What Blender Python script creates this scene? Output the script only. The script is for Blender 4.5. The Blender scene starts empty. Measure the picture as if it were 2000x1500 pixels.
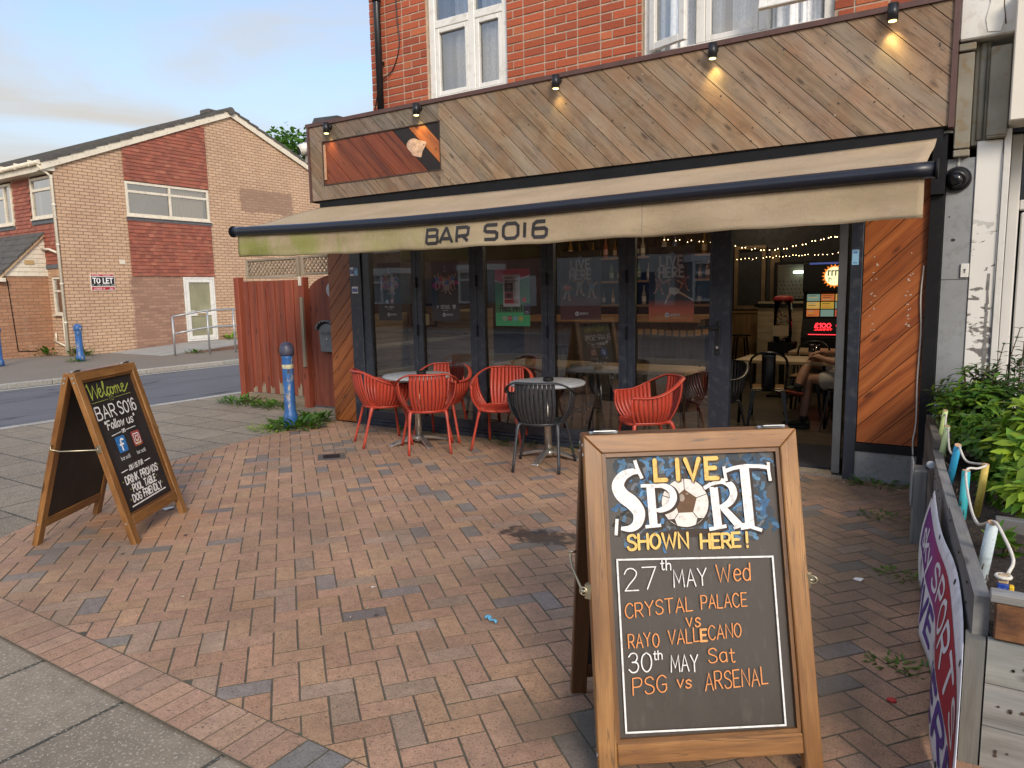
import bpy, bmesh, math, random
import numpy as np
from mathutils import Vector, Matrix
from math import sin, cos, pi, radians, sqrt, atan2
SC = bpy.context.scene
COL = SC.collection

# ---------------------------------------------------------------- camera
def make_camera():
    f, pt, ro, ya = 1400.34, radians(7.412), radians(-1.129), radians(-32.686)
    fw = Vector((sin(ya)*cos(pt), cos(ya)*cos(pt), -sin(pt)))
    rt = Vector((cos(ya), -sin(ya), 0))
    up = rt.cross(fw)
    c, s = cos(ro), sin(ro)
    r2, u2 = c*rt + s*up, -s*rt + c*up
    m = Matrix((r2, u2, -fw)).transposed().to_4x4()
    m.translation = Vector((5.969, -5.925, 1.5))
    cd = bpy.data.cameras.new('camera'); o = bpy.data.objects.new('camera', cd); COL.objects.link(o)
    cd.sensor_fit = 'HORIZONTAL'; cd.sensor_width = 36; cd.lens = f/2000*36
    cd.clip_start = 0.05; cd.clip_end = 2000
    o.matrix_world = m
    SC.camera = o
make_camera()

# ---------------------------------------------------------------- light
SUN_DIR = Vector((0.62, -0.62, 0.50)).normalized()      # towards the sun
def make_light():
    w = bpy.data.worlds.new('World'); SC.world = w; w.use_nodes = True
    nt = w.node_tree; nt.nodes.clear()
    N = nt.nodes.new; L = nt.links.new
    out = N('ShaderNodeOutputWorld'); bg = N('ShaderNodeBackground')
    sky = N('ShaderNodeTexSky'); sky.sky_type = 'NISHITA'; sky.sun_disc = False
    sky.sun_elevation = math.asin(SUN_DIR.z); sky.sun_rotation = atan2(SUN_DIR.x, SUN_DIR.y)
    sky.air_density = 1.3; sky.dust_density = 0.7; sky.ozone_density = 2.0
    tc = N('ShaderNodeTexCoord')
    # thin high cloud: stretched noise on the sky direction
    mp = N('ShaderNodeMapping'); mp.inputs['Scale'].default_value = (1.3, 1.6, 5.5); mp.inputs['Rotation'].default_value = (0.1, 0.25, 0.5)
    L(tc.outputs['Generated'], mp.inputs['Vector'])
    nz = N('ShaderNodeTexNoise'); nz.inputs['Scale'].default_value = 1.6; nz.inputs['Detail'].default_value = 7; nz.inputs['Roughness'].default_value = 0.52
    nz.inputs['Distortion'].default_value = 0.5
    L(mp.outputs[0], nz.inputs['Vector'])
    sep = N('ShaderNodeSeparateXYZ'); L(tc.outputs['Generated'], sep.inputs[0])
    rp = N('ShaderNodeMapRange'); rp.inputs['From Min'].default_value = 0.40; rp.inputs['From Max'].default_value = 0.68
    L(nz.outputs['Fac'], rp.inputs['Value'])
    # more cloud low down
    hz = N('ShaderNodeMapRange'); hz.inputs['From Min'].default_value = 0.42; hz.inputs['From Max'].default_value = 0.10
    L(sep.outputs['Z'], hz.inputs['Value'])
    ad = N('ShaderNodeMath'); ad.operation = 'ADD'; ad.use_clamp = True
    h2 = N('ShaderNodeMath'); h2.operation = 'MULTIPLY'; h2.inputs[1].default_value = 0.92; L(hz.outputs[0], h2.inputs[0])
    h3 = N('ShaderNodeMath'); h3.operation = 'MULTIPLY'; h3.inputs[1].default_value = 0.66; L(rp.outputs[0], h3.inputs[0])
    L(h2.outputs[0], ad.inputs[0]); L(h3.outputs[0], ad.inputs[1])
    mx = N('ShaderNodeMix'); mx.data_type = 'RGBA'
    L(ad.outputs[0], mx.inputs['Factor']); 
    tn = N('ShaderNodeMix'); tn.data_type = 'RGBA'; tn.blend_type = 'MULTIPLY'; tn.inputs[0].default_value = 1.0; L(sky.outputs[0], tn.inputs[6]); tn.inputs[7].default_value = (0.80, 0.94, 1.10, 1)
    L(tn.outputs[2], mx.inputs[6]); 
    dt = N('ShaderNodeVectorMath'); dt.operation = 'DOT_PRODUCT'; L(tc.outputs['Generated'], dt.inputs[0]); dt.inputs[1].default_value = SUN_DIR
    mr = N('ShaderNodeMapRange'); mr.inputs['From Min'].default_value = -0.35; mr.inputs['From Max'].default_value = 0.9; L(dt.outputs['Value'], mr.inputs['Value'])
    cc = N('ShaderNodeMix'); cc.data_type = 'RGBA'; L(mr.outputs[0], cc.inputs['Factor']); cc.inputs[6].default_value = CLOUD; cc.inputs[7].default_value = CLOUD_LIT
    L(cc.outputs[2], mx.inputs[7])
    L(mx.outputs[2], bg.inputs['Color']); bg.inputs['Strength'].default_value = 0.13
    L(bg.outputs[0], out.inputs['Surface'])
    ld = bpy.data.lights.new('sun', 'SUN'); ld.energy = 1.5; ld.angle = radians(17); ld.color = (1.0, 0.86, 0.70)
    o = bpy.data.objects.new('sun', ld); COL.objects.link(o)
    o.rotation_euler = SUN_DIR.to_track_quat('Z', 'Y').to_euler(); o.location = (10, -12, 20)
CLOUD = (3.05, 3.0, 2.9, 1); CLOUD_LIT = (11.5, 10.2, 8.6, 1)
make_light()
SC.view_settings.view_transform = 'Standard'; SC.view_settings.look = 'None'
SC.view_settings.gamma = 1.0; SC.view_settings.exposure = 0.80
SC.cycles.max_bounces = 8; SC.cycles.transparent_max_bounces = 24; SC.cycles.caustics_reflective = False; SC.cycles.caustics_refractive = False

# ---------------------------------------------------------------- object helpers
WM = {}
def W(o): return WM.get(o.name, Matrix.Identity(4))
def tag(o, label=None, cat=None, group=None, kind=None):
    if label: o['label'] = label
    if cat: o['category'] = cat
    if group: o['group'] = group
    if kind: o['kind'] = kind
    return o
def thing(name, label, cat, loc=(0, 0, 0), rz=0.0, group=None):
    o = bpy.data.objects.new(name, None); COL.objects.link(o); o.empty_display_size = 0.1
    o.location = loc; o.rotation_euler = (0, 0, rz)
    WM[o.name] = Matrix.Translation(Vector(loc)) @ Matrix.Rotation(rz, 4, 'Z')
    return tag(o, label, cat, group)
def kids(o): return [c for c in bpy.data.objects if c.parent == o]
def dup(o, loc, rz, label, group=None, mats=None):
    def cp(x, par):
        c = x.copy(); COL.objects.link(c)
        if par: c.parent = par
        if mats and c.type == 'MESH' and x.data.materials and x.data.materials[0] in mats:
            key = (x.data.name, mats[x.data.materials[0]].name)
            if key not in _mdup:
                d = x.data.copy(); d.materials[0] = mats[x.data.materials[0]]; _mdup[key] = d
            c.data = _mdup[key]
        for k in kids(x): cp(k, c)
        return c
    r = cp(o, None); r.location = loc; r.rotation_euler = (0, 0, rz); r['label'] = label
    if group: r['group'] = group
    return r
_mdup = {}

class MB:
    """collects faces of one mesh; t = per-face tint, p = per-vertex grain coordinates"""
    def __init__(s): s.v = []; s.f = []; s.t = []; s.p = []; s.m = []; s.mi = 0; s.has_t = False; s.has_p = False; s.sm = []; s.smooth = False
    def verts(s, vs, pc=None):
        b = len(s.v); s.v += [tuple(x) for x in vs]
        if pc is None: s.p += [(0, 0, 0)]*len(vs)
        else: s.p += [tuple(x) for x in pc]; s.has_p = True
        return b
    def face(s, idx, t=None):
        s.f.append(tuple(idx)); s.m.append(s.mi); s.sm.append(s.smooth)
        if t is None: s.t.append((1, 1, 1))
        else: s.t.append(t); s.has_t = True
    def poly(s, vs, t=None, pc=None):
        b = s.verts(vs, pc); s.face(range(b, b+len(vs)), t)
    def box(s, c, d, t=None, M=None, ax=None):
        """c centre, d size, M 3x3/4x4 transform about the centre; ax = grain axis -> pco"""
        c = Vector(c); hx, hy, hz = d[0]/2, d[1]/2, d[2]/2
        L = [Vector((x, y, z)) for x in (-hx, hx) for y in (-hy, hy) for z in (-hz, hz)]
        pc = None
        if ax is not None:
            sd = random.uniform(0, 50); o2 = [i for i in range(3) if i != ax]
            pc = [(q[ax]+sd, q[o2[0]], q[o2[1]]+sd*1.7) for q in L]
        vs = [(M @ q if M is not None else q) + c for q in L]
        b = s.verts(vs, pc)
        for q in ((0, 1, 3, 2), (4, 6, 7, 5), (0, 4, 5, 1), (2, 3, 7, 6), (0, 2, 6, 4), (1, 5, 7, 3)):
            s.face([b+i for i in q], t)
    def b2(s, x0, x1, y0, y1, z0, z1, t=None, ax=None):
        s.box(((x0+x1)/2, (y0+y1)/2, (z0+z1)/2), (abs(x1-x0), abs(y1-y0), abs(z1-z0)), t, None, ax)
    def prism(s, pts, vec, t=None, caps=True):
        """pts 3D loop extruded by vec"""
        n = len(pts); vec = Vector(vec)
        b = s.verts([Vector(p) for p in pts] + [Vector(p)+vec for p in pts])
        for i in range(n):
            j = (i+1) % n; s.face((b+i, b+j, b+n+j, b+n+i), t)
        if caps: s.face(range(b+n-1, b-1, -1), t); s.face(range(b+n, b+2*n), t)
    def tube(s, pts, r, n=8, t=None, cap=True, closed=False, flat=None, grain=False):
        """sweep; r number or list; flat=(ru,rv) radii ratio"""
        pts = [Vector(p) for p in pts]; N = len(pts)
        rs = [r]*N if isinstance(r, (int, float)) else r
        rings = []; prev = None; dist = 0; sd = random.uniform(0, 40) if grain else 0
        for i, p in enumerate(pts):
            if closed: d = pts[(i+1) % N]-pts[i-1]
            else: d = pts[min(i+1, N-1)]-pts[max(i-1, 0)]
            d.normalize()
            if prev is None:
                a = Vector((0, 0, 1)) if abs(d.z) < 0.9 else Vector((0, 1, 0))
                u = d.cross(a).normalized()
            else:
                u = prev - d*prev.dot(d)
                u = u.normalized() if u.length > 1e-6 else d.orthogonal().normalized()
            v = d.cross(u); prev = u
            if i: dist += (pts[i]-pts[i-1]).length
            ru = rs[i]*(flat[0] if flat else 1); rv = rs[i]*(flat[1] if flat else 1)
            b = s.verts([p + u*(ru*cos(2*pi*k/n)) + v*(rv*sin(2*pi*k/n)) for k in range(n)],
                        [(dist+sd, cos(2*pi*k/n)*ru, sin(2*pi*k/n)*rv+sd) for k in range(n)] if grain else None)
            rings.append(b)
        old = s.smooth; s.smooth = True
        R = list(zip(rings, rings[1:])) + ([(rings[-1], rings[0])] if closed else [])
        for a, b in R:
            for k in range(n):
                j = (k+1) % n; s.face((a+k, a+j, b+j, b+k), t)
        s.smooth = old
        if cap and not closed:
            s.face([rings[0]+k for k in range(n-1, -1, -1)], t); s.face([rings[-1]+k for k in range(n)], t)
    def lathe(s, prof, c, n=24, t=None, cap=True):
        """prof [(r,z)...] about vertical axis at c"""
        c = Vector(c); rings = []
        for r, z in prof: rings.append(s.verts([c+Vector((r*cos(2*pi*k/n), r*sin(2*pi*k/n), z)) for k in range(n)]))
        old = s.smooth; s.smooth = True
        for a, b in zip(rings, rings[1:]):
            for k in range(n):
                j = (k+1) % n; s.face((a+k, a+j, b+j, b+k), t)
        s.smooth = old
        if cap: s.face([rings[0]+k for k in range(n-1, -1, -1)], t); s.face([rings[-1]+k for k in range(n)], t)
    def grid(s, fn, nu, nv, t=None, thick=0, smooth=True):
        b = s.verts([fn(i/nu, j/nv) for j in range(nv+1) for i in range(nu+1)])
        old = s.smooth; s.smooth = smooth
        for j in range(nv):
            for i in range(nu):
                a = b+j*(nu+1)+i; s.face((a, a+1, a+nu+2, a+nu+1), t)
        s.smooth = old
    def build(s, name, mats, parent=None, bevel=0, local=False, solid=0, seg=1):
        me = bpy.data.meshes.new(name); me.from_pydata(s.v, [], s.f)
        for m in (mats if isinstance(mats, (list, tuple)) else [mats]): me.materials.append(m)
        me.polygons.foreach_set('material_index', s.m); me.polygons.foreach_set('use_smooth', s.sm)
        if True:
            a = me.attributes.new('tint', 'FLOAT_COLOR', 'FACE')
            a.data.foreach_set('color', [x for t in s.t for x in (t[0], t[1], t[2], 1.0)])
        if s.has_p:
            a = me.attributes.new('pco', 'FLOAT_VECTOR', 'POINT'); a.data.foreach_set('vector', [x for p in s.p for x in p])
        me.update()
        o = bpy.data.objects.new(name, me); COL.objects.link(o)
        if parent:
            o.parent = parent
            if not local: o.matrix_parent_inverse = W(parent).inverted()
            else: WM[o.name] = W(parent)
        if solid:
            md = o.modifiers.new('solid', 'SOLIDIFY'); md.thickness = solid; md.offset = 0
        if bevel:
            md = o.modifiers.new('bevel', 'BEVEL'); md.width = bevel; md.segments = seg; md.limit_method = 'ANGLE'; md.angle_limit = radians(40)
            md.harden_normals = False
        return o
def structure(name, mb, mat, label=None, **k):
    o = mb.build(name, mat, None, **k); return tag(o, label, None, None, 'structure')
def rot(ang, ax='Z'): return Matrix.Rotation(ang, 3, ax)
def smooth_pts(pts, n=6, closed=False):
    P = [Vector(p) for p in pts]; out = []; N = len(P)
    rng = range(N if closed else N-1)
    for i in rng:
        if closed: p0, p1, p2, p3 = P[i-1], P[i], P[(i+1) % N], P[(i+2) % N]
        else:
            p1, p2 = P[i], P[i+1]
            p0 = P[i-1] if i else p1*2-p2
            p3 = P[i+2] if i+2 < N else p2*2-p1
        for k in range(n):
            t = k/n
            out.append(0.5*((2*p1)+(p2-p0)*t+(2*p0-5*p1+4*p2-p3)*t*t+(3*p1-p0-3*p2+p3)*t**3))
    if not closed: out.append(P[-1])
    return out

# ---------------------------------------------------------------- materials
class NB:
    def __init__(s, name):
        s.mat = bpy.data.materials.new(name); s.mat.use_nodes = True
        s.nt = s.mat.node_tree; s.nt.nodes.clear()
        s.out = s.nt.nodes.new('ShaderNodeOutputMaterial'); s.b = s.nt.nodes.new('ShaderNodeBsdfPrincipled')
        s.nt.links.new(s.b.outputs[0], s.out.inputs[0])
    def n(s, typ, ins=None, **props):
        x = s.nt.nodes.new('ShaderNode'+typ)
        for k, v in props.items(): setattr(x, k, v)
        for k, v in (ins or {}).items(): s.put(x.inputs[k], v)
        return x
    def put(s, sock, v):
        if isinstance(v, bpy.types.NodeSocket): s.nt.links.new(v, sock)
        else:
            if isinstance(v, tuple) and len(v) == 3 and sock.type == 'RGBA': v = v+(1,)
            sock.default_value = v
    def obj(s): return s.n('TexCoord').outputs['Object']
    def pco(s): return s.n('Attribute', attribute_name='pco').outputs['Vector']
    def tint(s): return s.n('Attribute', attribute_name='tint').outputs['Color']
    def map(s, vec, sc=(1, 1, 1), lo=(0, 0, 0), ro=(0, 0, 0)): return s.n('Mapping', {'Vector': vec, 'Scale': sc, 'Location': lo, 'Rotation': ro}).outputs[0]
    def noise(s, vec, sc, det=4, ro=0.55, dist=0): return s.n('TexNoise', {'Vector': vec, 'Scale': sc, 'Detail': det, 'Roughness': ro, 'Distortion': dist}).outputs['Fac']
    def vor(s, vec, sc, out='Distance', feat='F1'): return s.n('TexVoronoi', {'Vector': vec, 'Scale': sc}, feature=feat).outputs[out]
    def rng(s, v, a, b, c=0, d=1): return s.n('MapRange', {'Value': v, 'From Min': a, 'From Max': b, 'To Min': c, 'To Max': d}).outputs[0]
    def mix(s, f, a, b, mode='MIX'):
        x = s.n('Mix', data_type='RGBA', blend_type=mode); x.inputs[0].default_value = 0.5
        s.put(x.inputs[0], f); s.put(x.inputs[6], a); s.put(x.inputs[7], b); return x.outputs[2]
    def math(s, op, a, b=0.0, cl=False):
        x = s.n('Math', operation=op, use_clamp=cl); s.put(x.inputs[0], a); s.put(x.inputs[1], b); return x.outputs[0]
    def ramp(s, f, st):
        x = s.n('ValToRGB', {'Fac': f}); cr = x.color_ramp
        while len(cr.elements) < len(st): cr.elements.new(0.5)
        for e, (p, c) in zip(cr.elements, st): e.position = p; e.color = (c+(1,)) if len(c) == 3 else c
        return x.outputs[0]
    def sep(s, v): return s.n('SeparateXYZ', {'Vector': v}).outputs
    def comb(s, x, y, z=0.0): return s.n('CombineXYZ', {'X': x, 'Y': y, 'Z': z}).outputs[0]
    def bump(s, h, st=0.3, d=0.01, nrm=None):
        x = s.n('Bump', {'Height': h, 'Strength': st, 'Distance': d})
        if nrm: s.put(x.inputs['Normal'], nrm)
        return x.outputs[0]
    def fin(s, col, rough=0.6, nrm=None, metal=0, spec=None, **kw):
        s.put(s.b.inputs['Base Color'], col); s.put(s.b.inputs['Roughness'], rough); s.b.inputs['Metallic'].default_value = metal
        if spec is not None: s.b.inputs['Specular IOR Level'].default_value = spec
        if nrm: s.put(s.b.inputs['Normal'], nrm)
        for k, v in kw.items(): s.put(s.b.inputs[k.replace('_', ' ')], v)
        return s.mat
def hexv(c, f): return tuple(min(1, x*f) for x in c)
def paint(name, col, rough=0.5, var=0.18, sc=6, bump=0.05, metal=0, dirt=None, spec=None, fine=90):
    """painted / plain surface with uneven tone, grime and a little relief"""
    m = NB(name); o = m.obj()
    n1 = m.noise(o, sc, 5); n2 = m.noise(o, sc*5, 4)
    c = m.mix(m.rng(n1, 0.3, 0.7), hexv(col, 1-var), hexv(col, 1+var))
    if dirt: c = m.mix(m.math('MULTIPLY', m.rng(n2, 0.52, 0.72), 0.6), c, dirt)
    r = m.rng(n2, 0.3, 0.7, rough*0.85, min(1, rough*1.15))
    nb = m.bump(m.noise(o, fine, 3), bump, 0.004) if bump else None
    return m.fin(c, r, nb, metal, spec)
def tinted(name, rough=0.55, base=(1, 1, 1), sc=30, var=0.12, bump=0.1, spec=None):
    """colour comes per element from its tint"""
    m = NB(name); o = m.obj(); n = m.noise(o, sc, 4)
    c = m.mix(1.0, m.tint(), m.ramp(n, [(0.3, (1-var,)*3), (0.7, (1+var,)*3)]), 'MULTIPLY')
    return m.fin(c, rough, m.bump(n, bump, 0.005), 0, spec)
def wood(name, dark, mid, light, rough=0.6, gs=26, along=1.4, knots=True, bump=0.25, grey=None, spec=None, tint=True, weather=None):
    m = NB(name); p = m.pco()
    q = m.map(p, (along, gs, gs))
    d = m.noise(m.map(p, (0.8, 4, 4)), 1.0, 3)
    g = m.noise(m.n('VectorMath', {0: q, 1: m.comb(m.math('MULTIPLY', d, 2.0), m.math('MULTIPLY', d, 3.5), 0.0)}, operation='ADD').outputs[0], 1.0, 6, 0.62)
    c = m.ramp(g, [(0.28, dark), (0.5, mid), (0.72, light)])
    fine = m.noise(m.map(p, (6, 220, 220)), 1.0, 3)
    c = m.mix(0.35, c, m.ramp(fine, [(0.35, (0.6,)*3), (0.65, (1.15,)*3)]), 'MULTIPLY')
    if grey: c = m.mix(m.rng(m.noise(m.map(p, (1.1, 7, 7)), 1.0, 4), 0.45, 0.68, 0, 0.75), c, grey)
    if weather:
        o = m.obj(); b1 = m.noise(o, 2.6, 5, .6, .5); b2 = m.noise(m.map(o, (1, 1, 1), (7, 3, 1)), 5.5, 5, .65)
        c = m.mix(m.rng(b1, .46, .68, 0, .65), c, weather[0]); c = m.mix(m.rng(b2, .54, .74, 0, .6), c, weather[1])
        cr = m.noise(m.map(p, (1.0, 34, 34)), 1.0, 3, .5, .8); c = m.mix(m.rng(m.math('ABSOLUTE', m.math('SUBTRACT', cr, .5)), 0, .012, .7, 0), c, (.03, .022, .016))
    if knots:
        v = m.vor(m.map(p, (2.6, 8, 8)), 1.0)
        k = m.rng(v, 0.06, 0.15, 1, 0)
        c = m.mix(m.math('MULTIPLY', k, 0.8), c, hexv(dark, 0.45))
    if tint: c = m.mix(1.0, c, m.tint(), 'MULTIPLY')
    return m.fin(c, rough, m.bump(g, bump, 0.004), 0, spec)
def brickmat(name, axis, c1, c2, mortar, bw=0.225, rh=0.075, ms=0.010, rough=0.85, patches=None, smear=None):
    m = NB(name); o = m.obj(); x = m.sep(o)
    v = m.comb(x['X' if axis == 'X' else 'Y'], x['Z'], 0.0)
    b = m.n('TexBrick', {'Vector': v, 'Color1': c1, 'Color2': c2, 'Mortar': mortar, 'Scale': 1.0, 'Mortar Size': ms, 'Mortar Smooth': 0.25, 'Bias': 0.0, 'Brick Width': bw, 'Row Height': rh})
    b.offset = 0.5
    n1 = m.noise(o, 1.1, 4); n2 = m.noise(o, 45, 4); n3 = m.noise(m.map(o, (1, 1, 0.35)), 2.2, 5)
    c = m.mix(0.8, b.outputs['Color'], m.ramp(n2, [(0.3, (0.82,)*3), (0.7, (1.12,)*3)]), 'MULTIPLY')
    c = m.mix(0.7, c, m.ramp(n1, [(0.3, (0.86, 0.84, 0.84)), (0.7, (1.1, 1.08, 1.05))]), 'MULTIPLY')
    for (a0, a1, z0, z1, col, k) in patches or []:
        ax = x['X' if axis == 'X' else 'Y']; z = x['Z']; wob = m.math('MULTIPLY', m.math('SUBTRACT', m.noise(o, 7, 2), 0.5), 0.25)
        ax2 = m.math('ADD', ax, wob); z2 = m.math('ADD', z, wob)
        f = m.math('MULTIPLY', m.math('MULTIPLY', m.rng(ax2, a0-0.03, a0+0.03), m.rng(ax2, a1-0.03, a1+0.03, 1, 0)), m.math('MULTIPLY', m.rng(z2, z0-0.03, z0+0.03), m.rng(z2, z1-0.03, z1+0.03, 1, 0)))
        pb = m.n('TexBrick', {'Vector': v, 'Color1': col[0], 'Color2': col[1], 'Mortar': mortar, 'Scale': 1.0, 'Mortar Size': ms, 'Mortar Smooth': 0.25, 'Bias': 0.0, 'Brick Width': bw, 'Row Height': rh}); pb.offset = 0.5
        c = m.mix(m.math('MULTIPLY', f, k), c, pb.outputs['Color'])
    if smear: c = m.mix(m.rng(n3, 0.55, 0.75, 0, 0.45), c, smear)
    h = m.math('ADD', m.math('MULTIPLY', b.outputs['Fac'], -1.0), m.math('MULTIPLY', n2, 0.3))
    return m.fin(c, rough, m.bump(h, 0.55, 0.006), 0, 0.3)
def glassmat(name, tintc=(1, 1, 1), refl=1.0, rough=0.0, dirt=0.0):
    """thin pane: transparent with a Fresnel reflection"""
    m = NB(name); m.nt.nodes.remove(m.b)
    fr = m.n('Fresnel', {'IOR': 1.5}); f = m.math('MULTIPLY', fr.outputs[0], refl, True)
    f = m.math('ADD', f, 0.02)
    tr = m.n('BsdfTransparent', {'Color': tintc}); gl = m.n('BsdfGlossy', {'Roughness': rough, 'Color': (0.95, 0.97, 1, 1)})
    mx = m.n('MixShader', {0: f, 1: tr.outputs[0], 2: gl.outputs[0]})
    if dirt:
        df = m.n('BsdfDiffuse', {'Color': (0.5, 0.5, 0.5)})
        d = m.rng(m.noise(m.map(m.obj(), (2, 2, 0.8)), 3, 4), 0.3, 0.8, 0, dirt)
        mx = m.n('MixShader', {0: d, 1: mx.outputs[0], 2: df.outputs[0]})
    m.nt.links.new(mx.outputs[0], m.out.inputs[0]); return m.mat
def emit(name, col, st):
    m = NB(name); m.put(m.b.inputs['Base Color'], hexv(col, 0.3)); m.put(m.b.inputs['Emission Color'], col); m.b.inputs['Emission Strength'].default_value = st
    return m.mat
def leafmat(name, c1, c2, rough=0.45):
    m = NB(name); o = m.obj(); c = m.mix(m.noise(o, 5, 3), c1, c2); c = m.mix(1.0, c, m.tint(), 'MULTIPLY')
    m.fin(c, rough, None, 0, 0.4)
    tl = m.n('BsdfTranslucent', {'Color': m.mix(1.0, c, (0.9, 1.0, 0.35, 1), 'MULTIPLY')}); mx = m.n('MixShader', {0: 0.28, 1: m.b.outputs[0], 2: tl.outputs[0]})
    m.nt.links.new(mx.outputs[0], m.out.inputs[0]); return m.mat
rnd = random.Random(7)
def rt(c, v, r=rnd):
    k = 1+r.uniform(-v, v); return (c[0]*k*(1+r.uniform(-v, v)*0.3), c[1]*k, c[2]*k*(1+r.uniform(-v, v)*0.3))

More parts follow.
